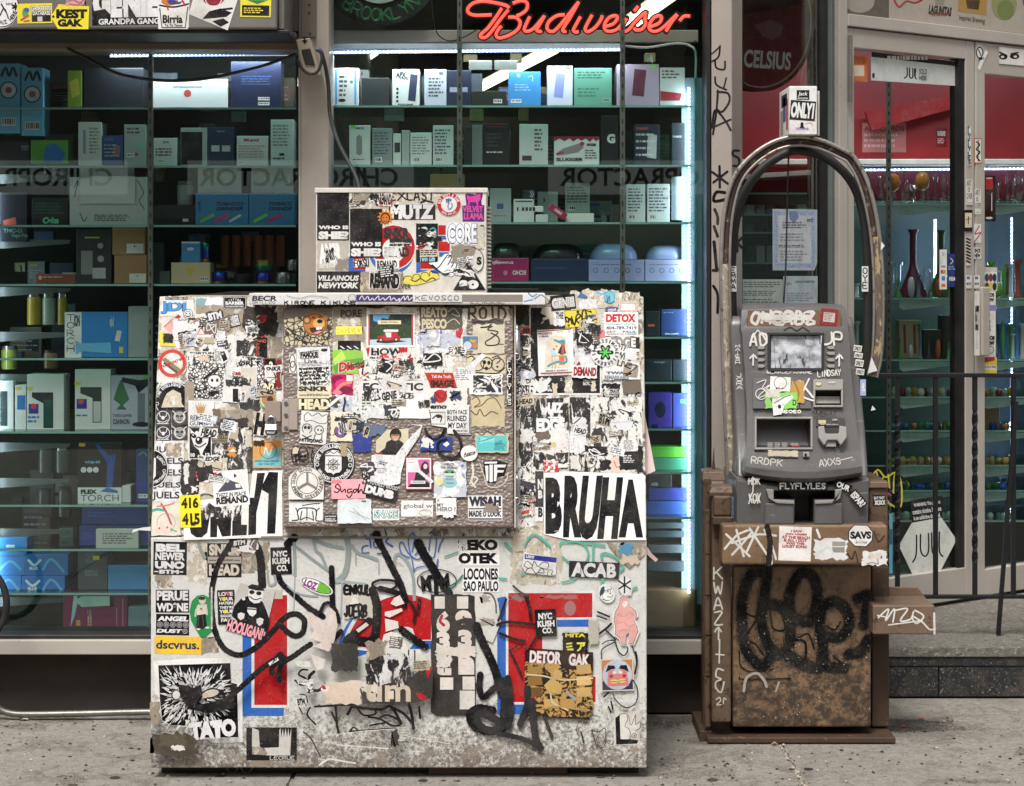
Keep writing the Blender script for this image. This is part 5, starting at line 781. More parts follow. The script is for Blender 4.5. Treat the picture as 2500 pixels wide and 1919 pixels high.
l(None,[S([(420,880),(800,830),(1160,805)],6,'#e3dfd5',1),S([(550,975),(1090,1015)],12,'#dedad0',1),S([(1300,885),(1750,965)],6,'#e3dfd5',1),S([(1290,1040),(1480,1050)],6,'#e3dfd5',1),S([(360,1190),(460,1130),(620,1150),(740,1170)],18,'#e3dfd5')],name='scratch')
zoom(1150,1290,4.657)
l('res',[T('XNIWX',500,258,600,282,GR,.02)],shape=jag(450,40,1030,640,18,270),name='paper_residue')
l(None,[S([(610,190),(670,90),(740,75),(820,130),(900,205)],24,'#52b49c'),S([(1010,190),(1040,155),(1250,160),(1330,260),(1310,370),(1190,560),(1040,610)],22,'#52b49c'),S([(1230,160),(1400,175),(1520,195)],24,'#52b49c'),S([(1390,180),(1385,360)],26,'#52b49c'),S([(1490,340),(1480,300),(1530,280),(1650,330),(1730,430),(1700,480)],28,'#52b49c'),S([(1495,560),(1490,640)],36,'#52b49c'),S([(1040,320),(1110,380)],22,'#52b49c'),S([(1830,690),(1880,670)],30,'#52b49c'),S([(570,520),(610,510)],22,'#52b49c'),S([(390,170),(450,230)],36,'#52a890')],name='spray_tag',label='turquoise spray line tag under BRUHA')
l('res2',[P(jag(1680,170,1840,300,26,272),'#4f8fae'),P(jag(1700,300,1900,400,22,273),'#c9b7a3')],shape=[(1540,160),(1980,160),(1975,290),(1800,450),(1690,350),(1620,260)],name='torn_paper')
l(WH,[P([(610,290),(975,330),(968,388),(608,345)],'#2a2f8c'),T('USPS',622,305,718,338,WH,.04,.2,6),S([(600,420),(640,370),(700,430),(650,450),(600,420)],7),S([(700,420),(720,370),(760,430),(820,380),(880,400),(860,460),(780,440)],8),S([(620,500),(640,460),(690,450),(740,510),(800,450),(830,500),(760,500)],8),S([(870,530),(880,470),(930,480),(910,520),(960,530)],6)],shape=[(605,285),(978,325),(962,540),(620,500),(580,430)],label='white mail sticker with blue band and black tag')
l('#232126',[T('ACAB',1140,390,1650,555,WH,.05,0,2),Q(1245,395,1252,560,'#232126'),Q(1530,400,1537,560,'#232126')],shape=[(1115,365),(1690,390),(1675,572),(1110,548)],label='black ACAB sticker')
l(WH,[E(1545,735,84,86,'#3a4856'),E(1552,735,76,78,'#ecebe6'),P([(1458,740),(1480,670),(1530,645),(1515,720),(1490,770)],'#3a4856'),P([(1515,645),(1580,650),(1595,690),(1520,715)],'#dfe2e0'),S([(1520,710),(1595,685)],7,'#3a4856'),E(1555,715,8,10,'#3a4856'),S([(1580,700),(1590,740),(1570,735)],6,'#3a4856'),S([(1550,770),(1590,780),(1610,755)],7,'#3a4856'),E(1495,775,20,24,'#ecebe6'),S([(1490,760),(1500,790)],5,'#3a4856')],shape=rotp([(1543+92*math.cos(t),735+112*math.sin(t))for t in[q*math.pi/14 for q in range(28)]],(1543,735),-25),label='small sticker of a smiling man in a cap')
l(WH,[H('*',1680,550,1810,730,17,BL,.1,k=1)],shape=[(1690,560),(1740,515),(1810,590),(1835,680),(1820,760),(1720,760),(1670,680)],label='white sticker with black asterisk')
fig=[(1690,850),(1690,800),(1730,762),(1780,790),(1800,880),(1870,940),(1880,1000),(1845,1025),(1870,1080),(1895,1160),(1870,1230),(1840,1310),(1800,1300),(1790,1170),(1760,1200),(1755,1310),(1715,1310),(1690,1240),(1640,1200),(1645,1110),(1625,1040),(1640,950),(1680,880)]
cxg,cyg=1760,1040
l('#f0e6e2',[P([(cxg+(x-cxg)*1.04,cyg+(y-cyg)*1.025)for x,y in fig],BL),P(fig,'#e8aba4'),P([(1715,860),(1740,815),(1785,830),(1770,880),(1740,895)],'#f3e6e0'),S([(1680,960),(1740,1000),(1800,950),(1840,990)],5,'#cf857f'),S([(1660,1080),(1730,1060),(1790,1110),(1860,1090)],5,'#cf857f'),S([(1680,1180),(1730,1150),(1800,1160)],5,'#cf857f'),S([(1700,1240),(1740,1220)],5,'#cf857f')],shape=[(cxg+(x-cxg)*1.18,cyg+(y-cyg)*1.06)for x,y in fig],label='pink outlined standing figure sticker at the right edge')
l(None,[S([(1440,945),(1500,970),(1570,1000)],20),S([(1430,990),(1540,1030)],14),S([(1460,1190),(1540,1130),(1590,1080)],26),S([(1530,1150),(1640,1260)],18),S([(1490,1310),(1560,1270),(1640,1280),(1500,1360),(1480,1440),(1500,1600)],12),S([(1640,1290),(1680,1400),(1740,1440),(1780,1380),(1770,1340)],14),S([(1830,1340),(1870,1440),(1880,1520)],14),S([(620,760),(660,880),(680,1020)],40,'#2a1214'),S([(300,1090),(420,1060),(720,1090)],34,'#2a1214'),S([(400,800),(340,970),(310,1040)],26,'#1d1d2a'),S([(330,1190),(480,1250),(610,1280)],34,'#2a1214'),S([(610,1280),(450,1380)],14,'#2a1214'),S([(740,1230),(670,1350)],24,'#2a1214'),S([(440,1380),(500,1500),(580,1680)],26,'#2a1214'),S([(480,650),(560,720),(640,760)],24,'#4a4540')],name='marker_tag',label='black marker strokes around letter E')
l(BL,[T('NYC',768,955,925,1030,WH,.05),T('KUSH',755,1042,948,1115,WH,.05),T('CO.',805,1122,925,1190,WH,.05)],(728,915,968,1225),rot=-3,label='black NYC KUSH CO sticker on letter E')
l('#1c1a14',[T('MITA',1070,1188,1300,1232,'#d9cf4a',.05),P([(1082,1300),(1150,1290),(1152,1308),(1085,1318)],'#e3da5c'),P([(1080,1335),(1148,1325),(1150,1343),(1083,1353)],'#e3da5c'),P([(1090,1362),(1160,1358),(1165,1382),(1092,1380)],'#e3da5c'),P([(1200,1292),(1300,1288),(1290,1330),(1262,1342),(1268,1310),(1202,1312)],'#e3da5c'),S([(1250,1320),(1240,1360),(1212,1385)],18,'#e3da5c')],shape=jag(1040,1180,1330,1410,8,280),label='small black sticker with yellow characters')
l('#b9b2a6',[],shape=jag(1340,1040,1445,1310,12,281),name='torn_paper')
zoom(1150,1590,4.657)
l('#231712',[P(jag(612,110,1380,740,6,291),'gold'),P([(612,-20),(1388,10),(1384,225),(1040,190),(960,110),(612,112)],'#2a1512'),T('DETOR',665,-10,1030,140,'#c9888a',.07,0,3),T('DETOR',668,-5,1026,132,WH,.035,0,3),T('GAK',1108,20,1350,165,'#c9888a',.07,0,3),T('GAK',1112,26,1346,158,WH,.035,0,3)]+[P([(640+185*i,150+130*j),(800+185*i,140+130*j),(815+185*i,245+130*j),(650+185*i,255+130*j)],c)for i,j,c in((0,0,'#a07c45'),(0,1,'#8a683a'),(0,2,'#6d4f2c'),(3,1,'#d9b777'),(3,0,'#c09a62'),(2,3,'#b9904e'),(1,3,'#c9a35f'),(3,2,'#cfa968'))]+[S([(640,260),(800,270),(930,300),(1060,320),(1250,310),(1380,300)],16,'#d9c79a'),S([(900,400),(920,560),(1010,620),(1100,660)],18,'#e0cd9c'),E(980,260,56,60,'#c9a565'),P([(830,380),(920,290),(1040,380),(1020,480),(880,470)],'#c9a25a'),P([(1080,440),(1200,520),(1190,560),(1070,470)],'#9aa0a0'),S([(850,640),(1000,620),(1200,650),(1340,660)],22,'#b98f4e'),T('BUY',705,145,765,165,BL,.03),P([(690,520),(710,490),(740,540),(700,575)],'#c2202a')],shape=[(612,-45),(1388,5),(1345,775),(900,745),(780,600),(620,560)],label='dark sticker with white DETOR GAK over a golden padded pattern')
l(None,[S([(640,420),(640,600),(590,740),(560,820)],80,'#242226'),S([(690,560),(710,800),(740,1000),(790,1090)],84,'#2d2b2d'),S([(840,750),(880,860),(920,960)],40,'#3a3634'),S([(320,930),(480,960),(620,1000),(780,1080)],60,'#2d2b2c'),S([(60,740),(120,700),(230,740),(330,800),(340,850),(240,900),(130,860),(70,790)],90,'#232125'),S([(420,300),(440,500),(450,700),(420,850)],80,'#232125')],name='brush_tag')
l('#d6cabd',[Q(1488,92,1835,432,'#c27c4a'),P([(1488,330),(1835,320),(1835,432),(1488,432)],'#26364a'),E(1662,260,168,172,'#b9c0cf'),P([(1560,220),(1620,200),(1660,260),(1700,200),(1770,220),(1790,390),(1540,390)],'#d97a78'),P([(1530,230),(1560,150),(1630,155),(1645,190),(1590,200)],BL),P([(1680,190),(1705,152),(1770,155),(1795,235),(1740,205)],BL),E(1630,235,22,18,WH),E(1698,235,22,18,WH),E(1592,275,20,16,'#8a2a34'),E(1740,275,20,16,'#8a2a34'),E(1622,335,46,24,'#e6cf7a'),E(1712,332,46,24,'#e6cf7a'),S([(1580,335),(1660,338)],5),S([(1672,334),(1760,330)],5)],(1478,80,1848,445),rot=-2,label='square sticker of two pink faces nose to nose')
l('#cfcac0',[P([(1640,760),(1690,720),(1700,990),(1820,1000),(1900,1010),(1890,1050),(1650,1060)],BL),P([(1690,720),(1760,705),(1780,760),(1770,850),(1800,880),(1800,1000),(1700,1000)],'#dcd8d0'),P([(1790,720),(1800,710),(1815,800),(1835,730),(1860,712),(1870,830),(1920,800),(1920,870),(1870,900),(1860,960),(1810,960),(1800,850)],'#dcd8d0'),S([(1690,720),(1760,705),(1780,770),(1750,850),(1800,890),(1810,990),(1700,1000),(1680,860),(1690,720)],6),S([(1790,720),(1820,840),(1870,720),(1870,830),(1920,800),(1920,870),(1870,900)],6),O(1855,960,28,5,BL),T('4',1845,948,1865,972,BL,.02)],shape=jag(1625,690,1922,1065,6,300),label='grey sticker with block letter B and 4')
l(None,[S([(1840,320),(1890,420),(1880,560),(1800,630),(1720,620),(1640,540),(1610,470)],12),S([(1510,510),(1560,460)],20),S([(1560,620),(1590,690)],18),S([(1590,560),(1610,650)],18),S([(1470,745),(1400,720),(1300,740),(1220,810),(1200,900),(1230,960)],8,'#4a4540'),S([(1250,910),(1280,1030)],20,'#3a3630'),S([(1370,890),(1450,910),(1520,865),(1530,1000),(1500,1080),(1430,1060),(1390,950),(1370,890)],10,'#3a3630'),O(1470,1000,46,7,'#4a4540',ry=70),S([(1870,0),(1885,100),(1860,250)],20),S([(1560,1040),(1600,1050),(1620,1020)],8,'#4a4540')],name='marker_tag',label='thin black looping marker lines at the right edge')
zoom()
def scraps(fn,rects,n,seed): # leftovers of many older stickers between the readable ones
 rd_=random.Random(seed)
 for i in range(n):
  x0,y0,x1,y1=rd_.choice(rects);w,h_=rd_.uniform(12,46),rd_.uniform(8,34);x,y=rd_.uniform(x0,x1-w),rd_.uniform(y0,y1-h_);k_=rd_.random()
  c=rd_.choice(('wb','bw','bw','line2','res2','cut','#1d1b1e',WH,TAN,'#6d6054','redt','bluet','#3a3a44','#b3a78f'));it=[]
  dk=c in('#1d1b1e','#3a3a44','#6d6054')
  if k_<.3:it=G(x+2,y+2,x+w-2,y+h_-2,max(2,int(h_/5)),WH if dk else BL,i)
  elif k_<.55:it=T(rd_.choice(('REMAND','SNKR','GENIE','JUELS','BTM','KUSH','EDGE','QUIZ','HEAD','ACAB')),x+3,y+3,x+w-3,y+h_-3,WH if dk else BL,.05,rd_.choice((0,.2)))
  elif k_<.8:it=S([(x+rd_.uniform(0,w),y+rd_.uniform(0,h_))for q in range(6)],rd_.uniform(1.5,3.5),WH if dk else BL)
  fn(c,[it]if it else[],shape=jag(x,y,x+w,y+h_,rd_.uniform(1,4),i+seed,6),name='torn_paper',rot=rd_.uniform(-14,14))
zoom()
scraps(u,[(430,745,590,850),(560,870,690,985),(480,1000,610,1090),(465,1110,555,1185),(590,770,650,835)],42,1000)
scraps(d,[(880,930,1050,1025),(1010,800,1140,905),(860,870,1030,925),(815,1010,905,1075),(880,1120,960,1190)],44,2000)
scraps(u,[(1400,740,1475,870),(1430,980,1560,1120),(1290,1010,1470,1160),(1270,800,1300,1000),(1520,850,1565,1000),(1265,1170,1310,1240)],62,3000)
scraps(l,[(830,1520,1050,1700),(560,1310,640,1350),(720,1600,820,1740)],13,4000)
# ---------------------------------------------------------------- compressor box on top
TBX=thing('compressor_box','white louvred box covered in stickers standing on top of the ice freezer','box')
TY=5.93;TB=Surf((0,TY,0),(0,-1,0));tx0,tx1,tz0,tz1=wx(771,TY),wx(1188,TY),zt-.001,wz(461,TY)
box('shell',TBX,tx0,tx1,TY,TY+.30,tz0,tz1,'#dad6cd',.004)
box('top_flange',TBX,tx0-.003,tx1+.004,TY-.004,TY+.30,tz1-.012,tz1+.003,'#d6d2c8',.002)
box('mount_flange',TBX,tx1,tx1+.03,TY+.02,TY+.3,tz0,tz0+.008,'#bdb8ad',.002)
for i in range(22):box('louvre',TBX,tx1+.0005,tx1+.012,TY+.04,TY+.26,tz0+.025+i*.0117,tz0+.031+i*.0117,'#c9c4b9',0)
def t(bg,items,bx=None,**k):return st(TB,bg,items,bx,parent=TBX,**k)
zoom(750,440,4.657)
t('res',[],shape=jag(480,120,1620,330,12,310),name='paper_residue')
t(None,[P([(470,870),(520,870),(520,1010),(660,1010),(660,1030),(650,1060),(470,1040)],BU),P([(520,880),(665,880),(665,1010),(520,1010)],RD),P(arc(960,800,260,270,95,265),BU),P(arc(980,760,260,260,-90,270),WH),P(arc(980,760,245,248,-90,270),RD),P(arc(980,800,130,140,-90,270),WH),P([(1490,512),(1575,512),(1575,620),(1490,620)],RD),Q(1490,632,1580,672,BU),Q(1490,700,1620,805,RD),Q(1500,818,1610,870,BU),Q(1290,900,1440,1005,RD),P([(1240,940),(1290,940),(1290,1020),(1540,1020),(1540,1055),(1240,1055)],BU)],name='painted_letter',label='red and blue ICE lettering half hidden by stickers')
t('#1b191c',[T('WHO IS',128,515,470,558,WH,.06),T('SHIE?',128,580,472,672,WH,.07)],(113,132,476,684),label='black WHO IS SHIE sticker in the upper left corner')
t('#1b191c',[T('WHO IS',498,702,840,752,WH,.06),T('SHIE?',498,772,845,866,WH,.07)],(487,325,856,880),label='black WHO IS SHIE sticker right of its twin')
t('#d6d2ca',[S([(490,240),(540,220),(600,180),(640,150),(640,220),(580,290),(500,300)],10),O(510,255,30,8,BL),S([(550,170),(590,160)],8),S([(600,300),(560,280)],8)],shape=jag(480,140,655,310,8,311))
t(None,[H('ONE',805,150,1000,225,16,'#232026',.4),H('X',1020,130,1130,225,16,'#232026',.4),H('LAST',1140,130,1440,225,17,'#232026',.4),S([(1440,140),(1520,145),(1600,132)],14,'#232026'),S([(1290,255),(1350,235),(1430,255)],18,BL)],name='marker_tag',label='black marker tag along the top of the box')
t('#1f1d20',[T('MUTZ',945,278,1440,445,WH,.07),Q(930,268,1455,275,WH)],(928,268,1458,452),label='black MUTZ sticker')
t(None,[P([(890+(96 if i%2==0 else 62)*math.cos(i*math.pi/12+.1),422+(96 if i%2==0 else 62)*math.sin(i*math.pi/12+.1))for i in range(24)],'#d9882f'),E(888,430,56,64,'#3a1d12'),E(888,435,42,50,'#d0722e'),E(870,425,8,6,BL),E(905,425,8,6,BL),S([(868,462),(888,470),(908,460)],8,'#7d2a1c')],label='orange sun face sticker')
t(WH,[O(1612,275,134,44,'#b32a33',40),A('EAT SHIT & DIE',1612,275,112,-85,75,32,WH,.05),A('SINCE 1979 NYC',1612,275,112,225,135,22,WH,.03,inside=1),S([(1580,250),(1610,240),(1600,300),(1620,330),(1650,290),(1640,260)],9,'#4a6a9a'),Q(1600,205,1616,260,'#4a6a9a'),Q(1575,212,1640,232,'#4a6a9a')],(1475,138,1750,412),shape='e',label='round red and white EAT SHIT sticker')
t('#4a1a6c',[P([(1815,165),(1850,185),(1915,175),(1945,130),(1975,118),(1985,150),(1970,165),(1970,225),(1945,245),(1945,290),(1930,290),(1915,250),(1850,250),(1842,290),(1825,290),(1830,235),(1815,210)],'#d6309a'),T('VELVET',1765,292,2000,362,'#d6309a',.05),T('LLAMA',1780,372,2005,448,'#d6309a',.06)],shape=[(1795,165),(1820,148),(1910,165),(1940,118),(1990,110),(1995,170),(1980,240),(1985,280),(2015,285),(2012,472),(1768,470),(1760,290),(1810,285)],label='magenta VELVET LLAMA sticker')
t('#f2f1f4',[T('CORE',1590,488,1935,725,'#24222c',.09),T('CORE',1598,492,1928,716,'#e4e8f2',.045)],shape=[(1580,560),(1620,482),(1935,485),(1935,735),(1600,715),(1575,640)],label='pale bubble letter CORE sticker')
t('#b9b3a8',[T('ANSR',135,712,390,945,'#f0eeec',.08,0,-3),T('KRIME DOES PAY',142,940,415,990,WH,.03,0,-4),P(jag(330,900,470,1020,20,314),'#8a8378')],shape=jag(112,695,470,1020,7,313),label='grey sticker with white ANSR lettering')
t('#eceae6',[H('FOKSU',540,900,700,980,13,'#232026',.6)],(528,895,708,985),rot=-6)
t('#e9e7e2',[T('REMAND',795,912,1020,1012,BL,.04)],(778,895,1046,1028),rot=-1,label='small white REMAND sticker')
t('bw',[T('SNKR',870,540,1165,665,'#2a2628',.07),T('www.SNKRHEAD.com',935,705,1165,725,WH,.04),T('HEAD',880,760,1160,870,'#2a2628',.06)],shape=jag(935,660,1185,745,5,316),name='torn_paper')
t('white',[],shape=jag(885,760,1050,870,14,317),name='torn_paper')
t('#12161a',[S([(1280,640),(1290,560),(1350,545),(1365,620),(1330,650)],22,'#c9d0d2'),S([(1390,640),(1400,560),(1450,550),(1460,640),(1420,700)],18,'#4f8f9c'),S([(1290,680),(1280,800),(1330,860)],20,'#2f4f58'),S([(1400,700),(1390,790)],18,'#3a6a74'),P([(1368,718),(1425,775),(1368,832),(1310,775)],'#d6dadb'),T('Twin Gifs',1278,862,1455,925,'#9fd0dc',.03,.2)],(1238,492,1485,935),label='dark teal picture sticker with a blank diamond')
t('#eef0f4',[S([(1420,960),(1480,1000),(1560,900),(1600,850),(1640,880),(1600,960)],12),S([(1600,880),(1660,840),(1690,880),(1640,990)],12),S([(1680,860),(1715,900),(1690,1000),(1690,1040)],12),S([(1430,970),(1540,1060),(1640,1050),(1700,1040)],14),E(1640,1070,24,18,'#eef0f4'),S([(1560,1040),(1600,1020),(1630,1030)],6),P([(1380,950),(1430,970),(1540,1055),(1640,1075),(1560,1085),(1440,1000)],'#24222c')],shape=[(1380,940),(1480,930),(1560,840),(1660,830),(1720,850),(1730,1050),(1640,1095),(1530,1070)],label='white cartoon hand sticker')
t('#e6d55a',[S([(1095,1140),(1110,1100),(1170,1090),(1200,1120),(1210,1080),(1260,1070),(1290,1110),(1300,1060),(1360,1050),(1390,1090),(1400,1040),(1470,1050),(1500,1090)],8),S([(1180,1130),(1230,1150),(1290,1120),(1350,1150),(1420,1110),(1460,1130)],12)],shape=[(1090,1160),(1100,1100),(1200,1070),(1300,1045),(1400,1020),(1430,1070),(1500,1060),(1505,1110),(1400,1150),(1250,1190),(1130,1195)],label='yellow bubble lettering sticker')
t('#232024',[T('VILLAINOUS',125,1082,588,1145,WH,.04,.2),T('NEWYORK',125,1160,585,1230,WH,.05,.2)],(108,1036,606,1272),label='black VILLAINOUS NEW YORK sticker')
t('res2',[T('REMAND',705,1050,1055,1235,WH,.12,0,2),T('REMAND',715,1058,1048,1228,BL,.075,0,2),T('VER',1065,1180,1180,1235,'#3a3839',.02)],shape=jag(608,1045,1090,1270,8,320),label='bold black REMAND lettering on a torn sheet')
t('#8b8377',[E(1760,800,4,4,WH),E(1800,900,4,4,WH),E(1720,880,4,4,WH)],shape=jag(1640,740,1915,950,14,322),name='paper_residue')
t('#d6d1c8',[T('S',1925,870,1985,965,BL,.07),S([(1880,760),(1960,800),(2000,870),(2000,970),(1960,1040),(1900,1010)],8)],shape=[(1890,880),(1925,770),(1960,800),(2005,860),(2005,980),(1930,1050),(1880,1010)])
t('res',[],shape=jag(1940,520,2010,780,10,323),name='paper_residue')
t('#17151a',[T('ao',1728,1135,1950,1238,WH,.08)],shape=[(1845,950),(2030,1250),(1660,1250)],label='black triangle sticker reading ao')
zoom()
scraps(t,[(850,470,960,500),(1010,545,1110,640),(900,640,1000,690),(780,600,850,650),(1090,600,1160,680)],22,5000)
# ================================================================== cash machine, its steel guard and the arch
def loft(rows,yb,n,m): # rows: (py, Y, xl, xr, sag px, bulge m) from top to bottom; closed to a flat back at yb
 mb=MB();vv,ff=[],[];k=n+1
 for py,Y,xl,xr,sag,bul in rows:
  for i in range(k):
   u_=i/n;w=4*u_*(1-u_);vv.append(W(xl+(xr-xl)*u_,py+sag*w,Y-bul*w))
 o=len(vv)
 for py,Y,xl,xr,sag,bul in rows:
  for i in range(k):u_=i/n;w=4*u_*(1-u_);p=vv[len(vv)-o];vv.append(Vector((p.x,yb,p.z)))
 r=len(rows)
 for j in range(r-1):
  for i in range(n):
   a=j*k+i;ff.append((a,a+k,a+k+1,a+1));a+=o;ff.append((a,a+1,a+k+1,a+k))
  for i,s_ in((0,1),(n,0)):
   a,b=j*k+i,(j+1)*k+i;ff.append((a,o+a,o+b,b)if s_ else(a,b,o+b,o+a))
 for i in range(n):
  ff.append((i,i+1,o+i+1,o+i));a=(r-1)*k+i;ff.append((a,o+a,o+a+1,a+1))
 return mb.add(vv,ff,m)
def carve(o,cuts):
 cs=[]
 for mb in cuts:
  c=mb.build('cutter');cs.append(c);b=o.modifiers.new('cut','BOOLEAN');b.operation='DIFFERENCE';b.object=c;b.solver='EXACT';b.material_mode='TRANSFER'
 dg=bpy.context.evaluated_depsgraph_get();me=bpy.data.meshes.new_from_object(o.evaluated_get(dg));o.modifiers.clear();o.data=me;me.polygons.foreach_set('use_smooth',[True]*len(me.polygons));me.set_sharp_from_angle(angle=R(28))
 for c in cs:bpy.data.objects.remove(c)
AM=thing('cash_machine','grey cash machine with scratched screen on a brown steel cabinet','cash machine')
loft([(772,6.27,1786,2081,0,0),(790,6.25,1783,2085,0,0),(900,6.225,1788,2098,0,0),(1050,6.19,1796,2113,0,0),(1134,6.13,1799,2119,0,0),(1166,6.10,1799,2121,4,0)],6.41,8,'atm').build('side_shell',AM,smooth=40,bevel=.01,seg=4)
hp=loft([(744,6.26,1822,2054,-3,0),(750,6.24,1814,2062,-4,.004),(757,6.225,1811,2066,-4,.006),(804,6.20,1809,2070,-2,.008),(815,6.197,1812,2073,0,.008),(922,6.168,1820,2079,0,.008),(1000,6.14,1824,2087,2,.008),(1100,6.10,1824,2098,6,.012),(1118,6.06,1822,2101,10,.02),(1138,6.02,1818,2105,14,.028),(1152,6.02,1817,2106,16,.03),(1162,6.05,1820,2104,17,.03)],6.40,12,'atm').build('head',AM)
cut=lambda x0,y0,x1,y1,Y0,Y1,m='atm3':MB().box(wx(x0,Y0),wx(x1,Y0),Y0-.2,Y1,wz(y1,Y0),wz(y0,Y0),m)
carve(hp,[cut(1847,1022,1979,1093,6.11,6.22),cut(1990,955,2056,989,6.14,6.19,'black'),cut(1880,818,2007,901,6.18,6.205,'black'),cut(1824,757,2054,797,6.205,6.212,'atm3')])
fa=loft([(1167,6.045,1799,2121,18,.012),(1174,6.03,1799,2121,18,.012),(1230,6.03,1799,2120,0,.01),(1284,6.04,1799,2119,0,.008)],6.41,12,'atm').build('lower_fascia',AM)
carve(fa,[cut(1888,1197,2038,1219,6.02,6.10,'black'),cut(1940,1217,1987,1277,6.02,6.12,'black')])
AS=Surf((0,6.1885,wz(803,6.1885)),(0,-1,0));p0,p1=W(1945,815,6.189),W(1945,922,6.16);tdir=(p0-p1).normalized();AH=Surf(p0,Vector((0,-tdir.z,tdir.y)))
p2,p3=W(1945,922,6.16),W(1945,1100,6.088);tdir=(p2-p3).normalized();AK=Surf(p2,Vector((0,-tdir.z,tdir.y)));AK2=Surf(AK.p+AK.n*.0068,AK.n);AF=Surf((0,6.0165,0),(0,-1,0))
mb=MB();slab(mb,Surf(AH.p-AH.n*.012,AH.n),(1882,820,2005,899),0,.002,'screen');mb.build('screen',AM)
mb=MB()
for q in((1874,812,2012,818),(1874,901,2012,907),(1874,818,1880,901),(2006,818,2012,901)):slab(mb,AH,q,-.006,.003,'black')
mb.build('screen_bezel',AM,bevel=.001)
for y in(849,863,879,894):
 mb=MB();slab(mb,AH,[(1850,y-4),(1863,y-4),(1863,y+4),(1850,y+4)],-.002,.004,'atm2');prism(mb,AH,[(1863,y-4),(1868,y),(1863,y+4)],-.002,.004,'atm2');mb.build('side_button',AM,bevel=.0008)
 mb=MB();slab(mb,AH,[(2023,y-4),(2037,y-4),(2037,y+4),(2023,y+4)],-.002,.004,'atm2');prism(mb,AH,[(2023,y-4),(2018,y),(2023,y+4)],-.002,.004,'atm2');mb.build('side_button',AM,bevel=.0008)
for q in((1838,924,1951,998),(1953,924,1980,998)):
 mb=MB();slab(mb,AK,q,-.004,.0035,'atm');mb.build('fascia_plate',AM,bevel=.001)
mb=MB()
for q in((1985,927,2058,953),(1985,990,2058,995),(1985,953,1990,990),(2053,953,2058,990)):slab(mb,AK,q,-.004,.006,'atm2')
mb.build('receipt_bezel',AM,bevel=.0015)
mb=MB();slab(mb,Surf(AK.p-AK.n*.03,AK.n),(1992,968,2050,985),0,.002,'#b7b2aa');mb.build('receipt_paper',AM)
mb=MB()
for q in((1842,1018,1984,1023),(1842,1093,1984,1098),(1842,1023,1847,1093),(1979,1023,1984,1093)):slab(mb,AK,q,-.01,.004,'atm2')
mb.build('keypad_bezel',AM,bevel=.0015)
for i in range(3):
 for j in range(3):
  a=W(1874+i*17.5,1092-j*4,6.10+j*.016);box('key',AM,a.x,a.x+.0175,a.y,a.y+.013,a.z,a.z+.004,'atm2',.001)
a=W(1934,1092,6.10)
for j,c in((0,'#a32a35'),(1,'atm2'),(2,'atm2')):box('key',AM,a.x,a.x+.024,6.10+j*.016,6.113+j*.016,a.z+.003*j,a.z+.004+.003*j,c,.001)
box('keypad_floor',AM,wx(1849,6.1),wx(1977,6.1),6.093,6.215,wz(1093,6.1),wz(1091,6.1),'atm3',0)
mb=MB();slab(mb,AK,(1992,1020,2062,1042),-.004,.003,'atm3');mb.build('card_label_plate',AM,bevel=.001)
mb=MB();prism(mb,AK,[(1995,1045),(2010,1043),(2013,1062),(2045,1062),(2047,1043),(2064,1045),(2065,1072),(2050,1091),(2042,1078),(2018,1078),(2010,1091),(1996,1072)],-.004,.022,'atm2');mb.build('card_reader',AM,bevel=.003)
mb=MB();slab(mb,AK,(2012,1046,2046,1061),-.002,.012,'black');slab(mb,AK,(2014,1078,2040,1092),-.002,.010,'atm2');mb.build('card_slot',AM,bevel=.001)
mb=MB();slab(mb,Surf(W(1945,1110,6.055),AK.n),(1960,1104,1975,1116),-.006,.006,'atm2');mb.build('lock_plate',AM,bevel=.001)
MB().lathe([(.004,-.002),(.004,.004)],W(1967,1110,6.045),'black',10,'Y').build('keyhole',AM)
for q in([(1869,1193),(1888,1195),(1888,1219),(1938,1222),(1938,1230),(1895,1228),(1876,1216)],[(2055,1193),(2038,1195),(2038,1219),(1989,1222),(1989,1230),(2030,1228),(2050,1216)]):mb=MB();prism(mb,AF,q,-.004,.010,'atm2');mb.build('cash_slot_bezel',AM,bevel=.002)
for q in((1868,1228,1938,1280),(1989,1228,2056,1280)):mb=MB();slab(mb,AF,q,-.004,.004,'atm');mb.build('cash_tray_cheek',AM,bevel=.004)
def a_(sf,bg,items,bx=None,**k):return st(sf,bg,items,bx,parent=AM,**k)
PW='#d6d3cc';AVs=Surf((0,6.2035,0),(0,-1,0));ALP=Surf((0,5.988,0),(0,-1,0));AWL=Surf(W(1790,900,6.222),(0,-1,.12));AWR=Surf(W(2100,900,6.222),(0,-1,.12))
a_(AVs,'#7d5a4a',[H('OHERDZ',1835,762,1990,790,7,PW,.6,5),H('GUZAR',1860,764,1985,786,5,PW,.9,8),Q(1858,768,1980,782,PW)],(1825,758,2053,797),name='sticker',label='brown strip with white scribble over the screen')
a_(AVs,'#8d2a2c',[Q(2010,763,2038,786,'#cfc3bd'),G(2012,765,2036,784,5,'#8d7a72',3)],(2003,754,2044,794),rot=5)
a_(AH,None,[H('AD',1830,815,1875,842,5,PW,.5,4),S([(1831,838),(1850,806),(1874,838),(1860,812)],4,PW,2),H('UP',2008,812,2058,842,5,PW,.4,6),H('^',1830,866,1848,892,3.5,PW,.2),H('^',2040,866,2058,894,4,PW,.2),S([(1915,806),(1930,800),(1945,808),(1960,800),(1975,810)],4,'#2c2826'),H('@LARUEPANAME',1872,904,1982,912,1.8,PW,.2),H('LINDSAY',1996,904,2052,918,2.2,PW,.2,rot=-4)],name='paint_tag',label='white paint marker tags around the screen')
for y in(849,863,879,894):a_(AH,None,[Q(1868,y-.6,1879,y+.6,'#2a2826'),Q(2008,y-.6,2018,y+.6,'#2a2826')],name='button_line')
